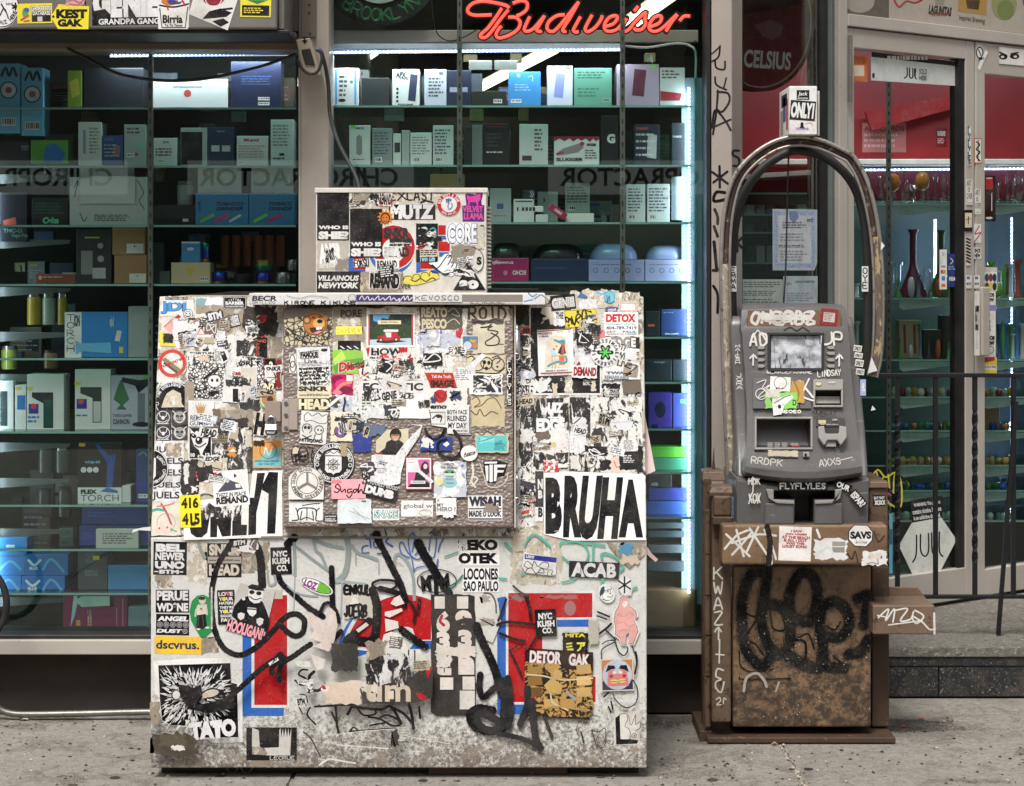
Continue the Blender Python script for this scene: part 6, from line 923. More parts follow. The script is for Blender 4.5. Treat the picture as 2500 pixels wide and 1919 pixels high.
a_(AK2,None,[S([(1848,935),(1870,928),(1860,950),(1880,940),(1850,970),(1876,962)],2,PW),S([(1952,930),(1985,970)],5,PW),S([(1975,925),(1960,965),(1985,978)],4,PW),O(1858,962,14,2,PW)],name='paint_tag')
a_(AK2,'#e0ddd8',[O(1905,935,16,1.5,GR),E(1908,938,10,6,'#d9d0c6'),T('IV',1895,946,1915,951,BL)],(1880,920,1930,955),rot=3)
a_(AK2,'#b08a45',[S([(1940,935),(1950,960),(1942,985)],4,'#8a6420')],shape=jag(1930,930,1962,985,3,401))
a_(AK2,'#7ec25a',[S([(1880,970),(1890,990)],4,'#2a4a2a'),T('D',1935,976,1944,990,BL)],shape=jag(1868,958,1946,998,2,402),label='torn bright green sticker under the screen')
a_(AK2,'#c9c1b6',[],shape=jag(1868,948,1905,970,4,403))
a_(AK2,'white',[S([(1890,985),(1915,970),(1930,965)],2,GR),E(1903,993,4,5,BL)],shape=[(1885,975),(1910,970),(1930,962),(1938,970),(1915,990),(1908,1012),(1888,1015)])
a_(AK2,None,[H('NEOEO',1905,1002,1955,1008,2.4,PW,.3),H('NUKESY',1985,1002,2042,1012,2,'#2a2725',.5),E(1998,938,7,4,'#c9c098'),T('RECEIPT',2022,932,2040,936,PW),Q(1998,1026,2016,1035,'#b9ae86'),T('CARD',2032,1023,2044,1027,PW),G(2002,1036,2050,1038,1,PW)],name='printed_marks')
a_(Surf(W(1945,1110,6.052),AK.n),'#b9ae96',[],shape=jag(1875,1100,1948,1114,1.5,404),rot=2)
a_(ALP,None,[H('RRDPK',1835,1119,1910,1134,2.6,PW,.3,rot=6),H('AXXS',2000,1120,2052,1136,2.6,PW,.3,rot=-7),S([(2040,1126),(2080,1116)],2.4,PW)],name='paint_tag')
a_(AF,BL,[H('FLYFLYLES',1905,1180,2015,1193,3.4,WH,.05,k=1)],(1900,1176,2020,1196),label='black FLYFLYLES sticker above the cash slot')
a_(AF,BL,[T('OUR',2042,1180,2076,1194,WH,.04)],(2036,1177,2080,1197),rot=24);a_(AF,BL,[T('ISPAR?',2075,1210,2115,1228,WH,.04)],(2072,1207,2118,1231),rot=48,label='black tilted strip reading ISPAR')
a_(AF,None,[H('HOK',1828,1168,1855,1182,2.6,PW,.4),S([(1838,1165),(1838,1200),(1830,1215),(1848,1222),(1850,1205)],3,PW),S([(1826,1174),(1852,1170)],2.4,PW),H('XOX',1828,1205,1856,1228,3,PW,.5)],name='paint_tag')
a_(AWL,None,[H('MAIESH',1796,842,1806,890,1.8,PW,.3,vert=1),H('JORA',1799,912,1812,952,2,PW,.3,vert=1)],name='paint_tag')
for i,(y0,y1)in enumerate(((843,858),(861,874),(878,895),(900,915))):a_(AWR,PW,[T('ONLY1',2086+i*2,y0+3,2102+i*2,y1-2,BL,.05)],(2084+i*2,y0,2104+i*2,y1),rot=8)
a_(AWR,'#9fa8cc',[T('HL',2104,935,2112,955,WH,.05)],(2100,926,2114,966))
# brown lower cabinet
box('lower_cabinet',AM,wx(1788,6.12),wx(2127,6.12),6.12,6.41,wz(1776,6.12),wz(1381,6.12),'ped',.008,seg=3)
AL=Surf((0,6.12,0),(0,-1,0));zoom(1680,1240,2.8)
K2='#0e0c0b'
def spr(pts,w):return S(pts,w*1.7,spray(K2,.25))+S(pts,w*1.3,spray(K2,.6))+S(pts,w,K2)
lp=[[(520,440),(430,460),(370,620),(370,800),(400,980),(500,1080),(560,1030)],[(540,430),(520,600),(500,760),(540,920),(590,1000),(680,960),(700,800),(690,620),(740,480),(800,440),(870,500),(880,640),(850,740)],[(580,660),(640,680),(740,760),(830,780)],[(690,1010),(800,1070),(900,1090),(920,950),(900,800),(920,680),(1000,640),(1080,700),(1100,800),(1040,880),(950,880)],[(920,1000),(940,1080),(1060,1090)],[(1160,620),(1230,600),(1220,700),(1200,800)],[(1100,1000),(1180,980),(1230,900)]]
for i,p_ in enumerate(lp):a_(AL,None,spr(p_,70),name='spray_tag')
a_(AL,None,S([(370,660),(400,720),(470,750)],12,K2)+S([(400,620),(380,700)],12,K2)+S([(470,760),(410,850)],12,K2)+S([(560,700),(580,820),(660,830),(640,720)],12,K2)+S([(400,910),(460,930),(510,1000)],12,K2)+S([(570,920),(630,980)],14,K2)+S([(730,900),(800,920),(800,1050)],16,K2)+S([(750,890),(820,860),(860,960)],12,K2)+S([(950,810),(1000,830),(1040,780)],14,K2)+S([(350,980),(360,1080),(440,1120),(590,1100)],8,K2)+S([(350,1150),(380,1170),(700,1165)],8,K2)+S([(990,1010),(1050,1060),(1080,1110)],8,K2)+S([(940,560),(970,510),(1040,520),(1070,600)],10,'#6b5a46'),name='marker_tag')
a_(AL,None,S([(380,1250),(400,1160),(470,1130),(520,1180),(535,1220)],20,'#a39a90')+S([(600,1250),(620,1190)],14,'#a39a90'),name='paint_tag')
rnd=random.Random(5);sp=[]
for i in range(130):x,y=rnd.uniform(330,1240),460+1000*rnd.random()**.6;r_=rnd.uniform(1.2,3.6);sp+=E(x,y,r_,r_*rnd.uniform(.6,1.6),'#d3cec6',5)
o=a_(AL,None,sp,name='paint_specks');o['kind']='stuff'
zoom()
# steel guard
SG=thing('steel_guard','rusty brown steel guard frame bolted round the cash machine','guard frame')
box('column',SG,wx(1738,6.10),wx(1785,6.10),6.10,6.17,wz(1764,6.1),wz(1206,6.1),'brown',.006,seg=3)
mb=MB();loft([(1186,6.115,1748,1780,0,0),(1190,6.10,1738,1787,0,0),(1203,6.093,1732,1790,0,0),(1212,6.095,1732,1790,0,0)],6.18,6,'brown').build('column_cap',SG,bevel=.005,seg=3)
box('hinge_box',SG,wx(1743,6.07),wx(1786,6.07),6.07,6.10,wz(1260,6.07),wz(1212,6.07),'brown',.006,seg=3)
box('hinge_ledge',SG,wx(1740,6.06),wx(1790,6.06),6.06,6.10,wz(1282,6.06),wz(1262,6.06),M['rustp'],.004)
box('rear_column',SG,wx(1716,6.2),wx(1737,6.2),6.2,6.26,.03,wz(1165,6.2),'brown',.006)
loft([(1146,6.23,1728,1760,0,0),(1152,6.21,1716,1768,0,0),(1175,6.2,1714,1772,0,0)],6.29,6,'brown').build('rear_cap',SG,bevel=.005)
MB().tube([W(1742,1148,6.24),W(1742,1120,6.24),W(1743,1094,6.24)],[.006,.003,.001],'rustp',6).build('spike',SG)
for i,(y0,y1)in enumerate(((1245,1350),(1354,1450),(1454,1548),(1552,1648),(1652,1772))):MB().tube([W(1727,y0,6.13),W(1727,(y0+y1)/2,6.13),W(1727,y1,6.13)],.0115,'brown',10).build('hinge_barrel',SG,smooth=40)
box('crossbar',SG,wx(1763,6.0),wx(2168,6.0),6.0,6.095,wz(1379,6.0),wz(1282,6.0),'ped',.008,seg=3)
box('right_block',SG,wx(2122,6.14),wx(2168,6.14),6.14,6.4,wz(1284,6.14),wz(1190,6.14),'brown',.005)
loft([(1172,6.15,2126,2160,0,0),(1176,6.135,2121,2168,0,0),(1192,6.13,2121,2170,0,0)],6.4,6,'brown').build('right_cap',SG,bevel=.004)
box('right_column',SG,wx(2129,6.2),wx(2171,6.2),6.2,6.41,.03,wz(1384,6.2),M['rustp'],.004)
box('side_ledge',SG,wx(2131,6.04),wx(2282,6.04),6.04,6.22,wz(1549,6.04),wz(1478,6.04),'brown2',.004)
mb=MB();prism(mb,Surf((0,6.23,0),(0,-1,0)),[(2128,1432),(2240,1434),(2262,1462),(2262,1486),(2128,1486)],-.008,0,'brown2');mb.build('ledge_upstand',SG,bevel=.002)
mb=MB().box(wx(1727,6.09),wx(2187,6.09),6.09,6.41,.004,.022,M['rustp']);mb.build('base_plate',SG,bevel=.003)
box('base_foot',SG,wx(1708,6.13),wx(1738,6.13),6.13,6.40,0,.035,M['rustp'],.004)
CBs=Surf((0,6.0,0),(0,-1,0));zoom(1680,1240,2.8)
def g_(sf,bg,items,bx=None,**k):return st(sf,bg,items,bx,parent=SG,**k)
g_(CBs,None,S([(250,280),(340,180),(440,160),(300,320)],15,PW,2)+S([(260,180),(420,330)],15,PW,1)+S([(330,150),(380,330)],15,PW,1)+S([(300,240),(480,180),(600,190)],15,PW,2)+S([(420,140),(560,350)],15,PW,2)+S([(480,130),(400,300)],15,PW,1)+S([(520,150),(570,250),(600,350)],15,PW,2)+S([(560,190),(570,380)],17,PW,1),name='paint_tag',label='white scribble tag on the crossbar')
g_(CBs,None,S([(540,130),(560,240),(550,380)],40,K2),name='paint_tag')
g_(CBs,'#e9e3de',[T('I SAW',700,150,778,168,'#a8272e',.05),T('JON HAMM',662,172,808,192,'#a8272e',.05),T('AT THE BEACH',638,192,832,212,'#a8272e',.05),T('& ALL I GOT',652,212,812,232,'#a8272e',.05),T('WAS THIS',668,234,795,252,'#a8272e',.05),T('LOUSY SONG',645,254,812,274,'#a8272e',.05)],(620,128,842,362),rot=2,label='white sticker with red words LOUSY SONG')
g_(CBs,WH,[Q(985,230,1075,262,'#9a968c'),Q(985,268,1070,305,'#8f8b80'),S([(880,150),(900,200)],16,WH),S([(900,300),(960,270),(990,310)],14,'#c9d6dc')],shape=jag(862,215,1085,350,12,420),name='torn_paper')
g_(CBs,BL,[P([(1135,120),(1225,122),(1258,165),(1255,220),(1215,262),(1140,258),(1100,215),(1102,160)],WH),T('SAVS',1108,160,1252,212,BL,.06),T('Born To Conquer',1145,222,1225,250,BL,.01,.2)],shape=[(1132,114),(1228,116),(1265,163),(1261,222),(1218,268),(1138,264),(1094,217),(1096,158)],label='white octagon SAVS sticker')
g_(CBs,WH,[S([(1220,380),(1260,375),(1300,385)],5,GR),S([(1295,345),(1300,385)],5,GR),P(jag(1240,310,1320,350,8,422),'#d9cfc4')],shape=jag(1190,295,1360,392,10,421),name='torn_paper')
g_(CBs,None,S([(1090,310),(1120,350),(1140,295),(1160,370)],9,'#3a2a20')+S([(1270,160),(1300,230),(1340,190)],9,'#3a2a20'),name='marker_tag')
LGs=Surf((0,6.04,0),(0,-1,0));g_(LGs,None,S([(1300,750),(1370,690),(1350,770),(1410,690),(1400,780)],11,PW)+S([(1420,700),(1500,690),(1450,770),(1520,760),(1540,710)],11,PW)+S([(1550,700),(1610,740),(1560,790),(1530,740),(1600,780),(1650,830),(1690,825)],11,PW)+S([(1370,800),(1600,770)],9,PW)+S([(1295,735),(1345,745)],9,PW)+S([(1682,720),(1684,860)],14,PW),name='paint_tag',label='white tag on the side ledge')
g_(Surf((0,6.10,0),(0,-1,0)),None,H('KWAZ^',178,405,235,920,11,'#c9c4bb',.25,k=4,vert=1)+S([(190,1000),(245,1005)],10,'#c9c4bb',1)+S([(215,900),(212,1060)],10,'#c9c4bb',1)+S([(240,1110),(200,1100),(190,1150),(225,1170),(190,1190),(190,1230),(225,1260),(245,1190)],11,'#c9c4bb')+S([(190,1310),(215,1295),(220,1320),(195,1345),(225,1345)],8,'#c9c4bb')+S([(240,1340),(245,1300),(260,1310)],8,'#c9c4bb'),name='paint_tag',label='white upright tag KWAZ on the left column')
zoom();g_(Surf((0,6.14,0),(0,-1,0)),BL,[T('EAT SHIT',2134,1212,2160,1219,WH,.03),H('XOXX',2136,1222,2160,1232,2,WH,.2)],(2131,1208,2163,1236),rot=-2)
# bent tube arch
AR=thing('steel_arch','bent steel tube arch rising over the cash machine','arch')
path=smoothline([(1781,1160),(1772,950),(1766,760),(1765,620),(1772,520),(1793,440),(1830,390),(1885,352),(1940,338),(2000,345),(2062,372),(2085,390),(2112,440),(2134,520),(2147,620),(2151,740),(2147,860),(2135,920)],5)
inner=smoothline([(1795,1160),(1792,950),(1788,760),(1786,640),(1796,540),(1818,470),(1860,412),(1915,375),(1955,368),(2010,382),(2060,420),(2092,470),(2110,540),(2118,640),(2118,760),(2114,900)],5)
def inset(p,k):
 o=[]
 for i,(x,y)in enumerate(p):a,b=p[max(i-1,0)],p[min(i+1,len(p)-1)];dx,dy=b[0]-a[0],b[1]-a[1];l_=math.hypot(dx,dy)or 1;o.append((x-dy/l_*k,y+dx/l_*k))
 return o
MB().tube([W(x,y,6.265)for x,y in inset(path,-4)],.0072,'steel',10).build('outer_tube',AR,smooth=60)
MB().tube([W(x,y,6.285)for x,y in inset(path,7)],.0135,'maroon',12).build('middle_tube',AR,smooth=60)
MB().tube([W(x,y,6.265)for x,y in inset(path,17)],.0045,'steel',8).build('trim_tube',AR,smooth=60)
MB().tube([W(x,y,6.34)for x,y in inner],.015,'rubber',12).build('inner_tube',AR,smooth=60)
MB().tube([W(x,y,6.27)for x,y in inset(path,4)if y>640 and x<1900],.0146,M['res2'],10).build('sticker_wrap',AR,smooth=60)
MB().tube([W(x,y,6.27)for x,y in inset(path,4)if y>560 and x>1900],.0146,m_tear('layered_stickers','#5c5046','#a8946c','#39465c',.3,.52,40),10).build('sticker_wrap',AR,smooth=60)
ars=Surf((0,6.32,0),(0,-1,0))
for x,y0,s_ in((1790,650,'EMMA'),(2112,650,'OYE')):st(Surf((0,6.322,0),(0,-1,0)),WH,[H(s_,x-5,y0+4,x+5,y0+58,2.6,BL,.1,vert=1)],(x-8,y0,x+8,y0+62),parent=AR)
for q in([(2128,872),(2142,905),(2118,912)],[(2130,990),(2138,1000),(2126,1003)],[(2152,590),(2160,600),(2150,612)]):mb=MB();prism(mb,Surf((0,6.25,0),(0,-1,0)),q,0,.0008,WH);mb.build('paper_scrap',AR)
BX=thing('small_white_box','small white box with ONLY1 sticker perched on top of the steel arch','box')
box('shell',BX,wx(1927,6.22),wx(1995,6.22),6.22,6.45,wz(329,6.22),wz(210,6.22),WH,.003);box('back_lip',BX,wx(1996,6.26),wx(2001,6.26),6.26,6.44,wz(331,6.26),wz(222,6.26),'#c9c4ba',.001)
bs=Surf((0,6.22,0),(0,-1,0));bl=Surf((wx(1927,6.22),6.22,0),(-1,0,0))
st(bs,'#1d1b1e',[T('Jack',1948,224,1972,236,WH,.02,.2),T('SOLDA',1947,238,1973,242,WH,.03)],(1945,220,1976,244),parent=BX)
st(bs,'#19181a',[T('ONLY1',1931,250,1988,289,WH,.06,.1)],(1929,246,1991,294),rot=4,parent=BX,label='black ONLY1 sticker')
st(bs,'#e3dde0',[E(1958,304,4,6,BL),P([(1950,314),(1966,314),(1958,303)],BL),H('RDMMS',1944,312,1974,317,1.2,'#8a5aa0',.3),S([(1965,302),(1980,300),(1984,306)],2,'#e3a0a8')],shape=[(1938,308),(1950,300),(1968,299),(1980,306),(1979,317),(1938,319)],parent=BX)
mb=MB()
for y0,y1,z0,z1,c in((.03,.07,.02,.12,'#b9474a'),(.08,.14,.05,.13,'#4a5a8a'),(.14,.2,.01,.09,'#9a948a'),(.05,.18,.10,.14,'#3a3638')):mb.add([(wx(1927,6.22)-.0006,6.22+a,wz(329,6.22)+b)for a,b in((y0,z0),(y1,z0),(y1,z1),(y0,z1))],[(0,1,2,3)],C(c))
o=mb.build('side_stickers',BX);o['kind']='stuff'
MB().tube([W(x,y,6.36)for x,y in smoothline([(1926,340),(1924,420),(1921,540),(1918,660),(1913,745)],4)],.0028,'rubber',6).build('thin_cable',None,smooth=60,label='thin black cable hanging from the arch behind the cash machine',cat='cable')
# ================================================================== railing
RL=thing('railing','black wrought iron railing with twisted bars beside the shop entrance','railing')
RY=7.0
box('top_rail',RL,wx(2128,RY),2.6,RY-.012,RY+.012,wz(921,RY),wz(911,RY),'iron',.002)
box('bottom_rail',RL,wx(2150,RY),2.6,RY-.011,RY+.011,wz(1461,RY),wz(1452,RY),'iron',.002)
for i,x in enumerate((2191,2284,2380,2474)):
 X=wx(x,RY);n=40;z0,z1=wz(1453,RY),wz(920,RY);mb=MB();vv,ff=[],[]
 for j in range(n+1):
  t_=j/n;a0=(max(0,min(1,(t_-.15)/.7))*math.pi*5 if i in(0,2)else 0)+math.pi/4
  vv+=[(X+.0112*math.cos(a0+q*math.pi/2),RY+.0112*math.sin(a0+q*math.pi/2),z0+(z1-z0)*t_)for q in range(4)]
 for j in range(n):ff+=[(j*4+q,j*4+(q+1)%4,j*4+4+(q+1)%4,j*4+4+q)for q in range(4)]
 mb.add(vv,ff,'iron');mb.build('bar',RL)
a,b=W(2481,980,6.97),W(2437,1546,7.0);b.z=.176;MB().tube([a,(a+b)/2,b],.010,'iron',4).build('brace',RL)
# ================================================================== shutter housing, wiring, marks on the frames
SH=thing('shutter_housing','grey metal shutter housing covered with stickers above the left window','shutter box');HYp=6.12
box('housing',SH,-4.2,wx(676,HYp),HYp,6.41,wz(70,HYp),3.0,m_wallboard('grey_sheet_metal','#77736c','#615d57',.45),.006)
box('bottom_lip',SH,-4.2,wx(704,HYp),HYp+.02,6.41,wz(79,HYp),wz(71,HYp),'black',.002)
box('end_plate',SH,wx(676,HYp)+.001,wx(676,HYp)+.02,HYp+.03,6.41,wz(68,HYp),3.0,'galv',.002)
HS=Surf((0,HYp,0),(0,-1,0));zoom(0,0,2.896)
def s_(bg,items,bx=None,**k):return st(HS,bg,items,bx,parent=SH,**k)
s_(WH,[O(10,55,128,8,BL,40,140),T('NYC',45,20,92,40,BL,.04),A('WUZ HERE',10,60,100,190,100,30,BL,.03,inside=1),S([(0,110),(30,60),(60,130)],8),S([(10,30),(40,80)],10),H('*',90,25,132,70,12)],(-125,-90,138,200),shape='e',label='round white NYC sticker cut by the frame')
s_('#e8d52f',[Q(225,85,360,155,BL),T('GRAFFITI',215,40,362,80,BL,.1),T('GRAFFITI',218,43,359,77,WH,.04),T('DATABASE',230,78,358,110,BL,.1),T('DATABASE',232,80,356,108,WH,.04),E(180,90,22,36,'#4f9a3f'),E(190,70,18,16,'#3a56a8'),S([(150,140),(200,110)],14,'#c2342e'),S([(170,150),(205,145)],10,'#c2342e'),Q(265,118,300,152,'#c9c6c0')],(122,25,370,165),rot=-1,label='yellow GRAFFITI DATABASE sticker')
s_('#ecd62f',[E(378,118,9,9,BL),T('KEST',398,65,618,132,BL,.07),T('GAK',408,135,588,190,BL,.07)],shape=[(360,120),(415,30),(632,45),(626,207),(410,205)],label='yellow price tag shaped KEST GAK sticker')
s_('#d9a3a8',[S([(480,10),(520,0),(560,20),(590,5)],12,'#b3606a'),S([(490,30),(540,36),(580,25)],10,'#b3606a')],shape=jag(470,-20,600,40,8,501))
s_(BL,[T('GENIE',655,-90,1125,125,WH,.08),T('GRANDPA GANG',695,130,1125,172,WH,.03)],(650,-100,1130,178),rot=-1,label='big black GENIE GRANDPA GANG sticker')
s_(WH,[P([(1130,35),(1330,25),(1310,195),(1140,198)],'#e3e0da'),S([(1130,38),(1230,50),(1332,28)],12,BL),E(1200,10,60,30,'#c27a3a'),P([(1180,10),(1210,-10),(1260,15),(1300,5),(1270,30),(1200,32)],'#3a3f8a'),S([(1290,5),(1310,40)],12,'#b3232f'),S([(1180,40),(1190,70)],10,'#b3232f'),T('Birria',1150,105,1292,165,BL,.04),T('Ta Ta Tacos',1165,170,1290,188,BL,.03),S([(1130,60),(1145,195),(1310,195),(1328,50)],7,BL,1)],shape=[(1112,0),(1200,-40),(1340,0),(1335,190),(1325,205),(1120,205)],label='white taco cup sticker with a moustache')
s_('#dcdad6',[E(1510,-10,75,50,'#8a2a34'),O(1510,-10,60,6,WH),P([(1430,135),(1480,80),(1560,60),(1640,90),(1600,120),(1500,130)],BL),P([(1500,150),(1580,130),(1620,160),(1560,190)],BL),S([(1550,70),(1640,60)],14,BL)],shape=[(1380,-60),(1700,-60),(1610,215),(1335,100)],label='tilted grey-white poster with black figure')
s_('#e8d83a',[P([(1740,0),(1900,0),(1820,30)],'#2f7a3a'),Q(1712,38,1905,112,BL),G(1725,55,1890,100,3,'#e8d83a',4)],(1700,-60,1918,122),rot=1,label='yellow and black label at the end of the housing')
zoom()
OB=thing('outlet_box','old beige outdoor outlet box tilted on the post','outlet box')
obx=Surf((0,6.33,0),(0,-1,0));mb=MB();slab(mb,obx,[(722,96),(757,92),(785,184),(742,176)],-.08,0,m_wallboard('yellowed_plastic','#a89c86','#8a7f6b',.5));mb.build('shell',OB,bevel=.004)
mb=MB();slab(mb,obx,[(736,122),(757,118),(770,160),(745,158)],.0005,.006,'black');mb.build('socket',OB,bevel=.002)
mb=MB();slab(mb,obx,(738,98,750,102),.0005,.002,BL);slab(mb,obx,(742,94,746,107),.0005,.002,BL);mb.build('cross_mark',OB)
MB().tube([W(x,y,6.30)for x,y in smoothline([(772,122),(784,128),(785,150),(775,175),(755,180),(735,165),(728,148)],5)],.005,'rubber',8).build('cable_loop',OB,smooth=60)
MB().tube([W(x,y,6.31)for x,y in[(772,120),(778,121),(784,126)]],.008,plain('#2c4a66',.5,0),8).build('plug',OB)
MB().tube([W(x,y,Y)for x,y,Y in smoothline([(784,126,6.34),(795,165,6.35),(802,215,6.36),(806,280,6.36),(825,345,6.33),(850,395,6.3),(868,430,6.27),(878,466,6.24),(884,520,6.24)],6)],.0065,'rubber',8).build('power_cable',None,smooth=60,label='thick black power cable running from the outlet down behind the freezer box',cat='cable')
MB().tube([W(x,y,6.40)for x,y in smoothline([(165,118),(200,136),(245,160),(290,180),(350,192),(420,197),(500,192),(580,176),(650,158),(722,132)],6)],.0052,'rubber',8).build('draped_cable',None,smooth=60,label='black cable sagging across the top of the left window',cat='cable')
MB().tube([W(x,y,6.42)for x,y in smoothline([(-120,1715),(-20,1720),(0,1732),(20,1740),(60,1744),(200,1742),(372,1738),(600,1738)],5)],.011,'galv',10).build('conduit',None,smooth=60,label='grey conduit lying along the foot of the wall',cat='pipe')
MB().tube([W(-58+74*math.cos(a),1474+92*math.sin(a),6.28)for a in[q*math.pi/20 for q in range(-16,17)]]+[W(-170,1690,6.3),W(-180,1755,6.3)],.0115,'rubber',10).build('hose',None,smooth=60,label='black ribbed hose loop at the left edge of the picture',cat='hose')
PF,PC=Surf((0,FY,0),(0,-1,0)),Surf((wx(1787,FY),FY,0),Vector((6.52-FY,-(wx(1812,6.52)-wx(1787,FY)),0)))
zoom(1100,0,2.896)
def fr(sf,bg,items,bx=None,**k):return st(sf,bg,items,bx,parent=sf_,**k)
fr(PF,None,S([(1905,325),(1895,400),(1850,435)],13)+S([(1905,330),(1850,380)],11)+S([(1870,430),(1880,480),(1935,490),(1940,435)],13)+S([(1870,545),(1880,600),(1950,635)],13)+S([(1950,550),(1930,630)],11)+S([(1890,640),(1880,780),(1855,950)],15)+S([(1885,650),(1960,660),(1970,720),(1920,790),(1880,770)],15)+S([(1850,900),(1870,780),(1940,850),(1980,920)],15)+S([(1845,905),(1980,845)],13),name='marker_tag',label='tall black marker tag on the corner post')
zoom(1700,180,2.896)
fr(PF,None,H('*',120,660,215,810,18,BL,.3,k=1)+S([(200,840),(140,840),(125,900),(200,890)],23)+S([(130,960),(150,1010),(150,1060)],21)+S([(125,1080),(150,1150)],21)+S([(125,1190),(145,1390)],25)+S([(120,1390),(150,1385)],23)+S([(120,1500),(150,1560),(150,1690)],19),name='marker_tag')
fr(PC,None,S([(300,545),(262,545),(260,575),(300,600),(298,650),(262,650)],17,k=4)+S([(250,760),(290,740),(320,780)],23)+S([(255,840),(320,800),(270,870)],23,k=2)+S([(260,900),(320,895)],23,k=1)+S([(290,850),(290,1000)],23,k=1)+S([(255,1000),(320,1000)],23,k=1)+S([(288,1030),(290,1110)],17,k=1)+H('*',258,1130,320,1260,18,BL,.3,k=1),name='marker_tag',label='black upright lettering on the chamfer of the corner post')
zoom(1750,0,2.896)
# entrance signs
DS=Surf(DR.p+DR.n*.0128,DR.n);DG=Surf(DR.p-DR.n*.0135,DR.n);DT=Surf(DR.p+DR.n*.0005,DR.n)
fr(DT,'#a79d92',[P([(893,-60),(1217,-30),(1217,128),(893,92)],'#5d564e'),E(1010,10,105,80,'#9a948b'),S([(1255,5),(1290,50),(1340,10),(1400,20),(1450,0)],14,'#9a2f2a'),T('LAGUNITAS',1498,42,1660,108,'#2c2a28',.06,0,7),Q(1500,92,1655,104,'#7d3a34'),G(1520,108,1640,120,1,'#5c5650'),P([(1530,-50),(1620,-40),(1600,38),(1545,32)],'#8a847a'),P([(1708,-60),(1912,-50),(1905,108),(1703,80)],'#a5803f'),P([(1760,0),(1860,0),(1850,70),(1770,60)],'#4a3a24'),T('Inspired Brewing',1712,118,1895,165,'#3a342e',.01,0,8),E(2030,30,90,110,'#8a8a5c'),E(2040,70,60,70,'#6f7a4a'),P([(2160,0),(2200,5),(2200,40),(2165,35)],'#5a4a7a')],shape=[(890,-120),(2600,-60),(2600,285),(890,97)],name='sign_panel',label='weathered transom panel with faded beer pictures')
fr(DG,'#c8cbc6',[P([(1093,367),(1710,438),(1706,470),(1093,402)],'#2c2422'),G(1205,395,1600,450,1,'#c9c6c0',2),S([(1345,480),(1345,535),(1325,552)],9,BL,3),S([(1362,482),(1362,540),(1375,553),(1385,540),(1385,485)],9,BL,3),S([(1398,487),(1398,540)],9,BL,1),S([(1405,488),(1402,545),(1412,558)],8,BL,2),T('SOLD',1430,487,1485,525,BL,.02,0,4),T('HERE',1430,534,1483,568,BL,.02,0,3),Q(1098,518,1115,550,BL)],shape=[(1090,365),(1710,436),(1704,608),(1090,568)],name='door_sign',label='pale JUUL SOLD HERE sign in the door glass')
fr(DG,'#c8692f',[Q(962,462,1042,538,'#d8cdb8'),G(965,405,1060,455,4,'#7d3a1c',3)],shape=[(962,392),(1066,402),(1066,582),(962,570)],name='notice',label='orange notice in the door corner')
fr(DS,'#e0ddd6',[E(1858,372,26,44,BL),E(1858,372,18,34,WH),S([(1850,350),(1866,392)],8,BL)],(1832,318,1884,425),shape='e');fr(DS,WH,[G(1850,405,1905,440,1,BL)],shape=[(1842,478),(1900,350),(1918,370),(1858,500)])
fr(DS,'#dedad4',[E(2025,400,30,22,BL),E(2020,402,12,8,WH),E(2105,398,34,20,BL),E(2110,400,12,8,WH),S([(2000,370),(2050,395)],12,BL),S([(2080,380),(2130,372)],10,BL)],shape=[(1995,330),(2172,350),(2172,465),(1995,450)],label='sticker with a pair of staring eyes')
zoom(2080,300,2.8)
def v(x0,y0,x1,y1,bg,s,c=BL,w=6,**k):return fr(DS,bg,[H(s,x0+5,y0+6,x1-5,y1-4,w,c,.1,vert=1)],(x0,y0,x1,y1),**k)
v(790,15,814,290,WH,'FLYFLYLES',label='narrow FLYFLYLES sticker on the door stile')
fr(DS,'#c8673a',[Q(840,112,882,270,'#e6e0d6'),S([(850,130),(872,150),(850,180),(874,200),(852,230),(874,260)],9,BL),S([(862,120),(862,262)],6,BL)],(836,104,886,278),label='orange edged sticker on the second stile')
for x0,y0 in((780,385),(838,450)):fr(DS,'#d9d5cc',[T('ART',x0+5,y0+8,x0+36,y0+46,BL,.01),T('IS',x0+12,y0+56,x0+26,y0+88,BL,.01),T('OVER',x0+4,y0+96,x0+42,y0+136,BL,.01),Q(x0+6,y0+160,x0+40,y0+164,'#9a968e')],(x0,y0,x0+44,y0+175))
fr(DS,BL,[Q(772,615,820,715,'#d9c9a6'),S([(795,640),(795,690)],6),S([(780,660),(812,655)],4)],(768,595,824,742));fr(DS,WH,[S([(870,705),(840,760),(880,750),(835,815)],8,'#c2342e')],(834,690,882,820))
fr(DS,'#d9cfc6',[S([(785,790+i*22),(805,800+i*22)],14,'#3a2c30',1)for i in range(8)],(780,780,810,975));fr(DS,WH,[T('SNOS',836,858,878,888,BL,.06),T('NEW',836,892,878,922,BL,.06)],(832,852,882,928))
for x0 in(778,834):fr(DS,'#d9d6d0',[Q(x0+6,1050,x0+28,1070,'#5d6f94'),T('SRTE',x0+4,1092,x0+34,1108,BL,.05)],(x0,1042,x0+40,1132))
fr(Surf(DR.p+DR.n*.0555,DR.n),'#dedad2',[T('BEZT',842,1250,868,1420,BL,.05),G(845,1430,865,1550,12,'#b9b3aa')],(836,1150,872,1590),label='white BEZT strip on the pull handle')
fr(DG,WH,[Q(885,990,990,1018,'#c9c6c0')]+[E(896+26*(i%4),1058+60*(i//4),14,28,c)for i,c in enumerate(('#4a7fae','#2a4a52','#8d2a2c','#2c3048','#3a6a4a','#6d2a2c','#d9c93a','#232838'))],(884,988,992,1150),name='notice',label='card of coloured round tins on the side glass')
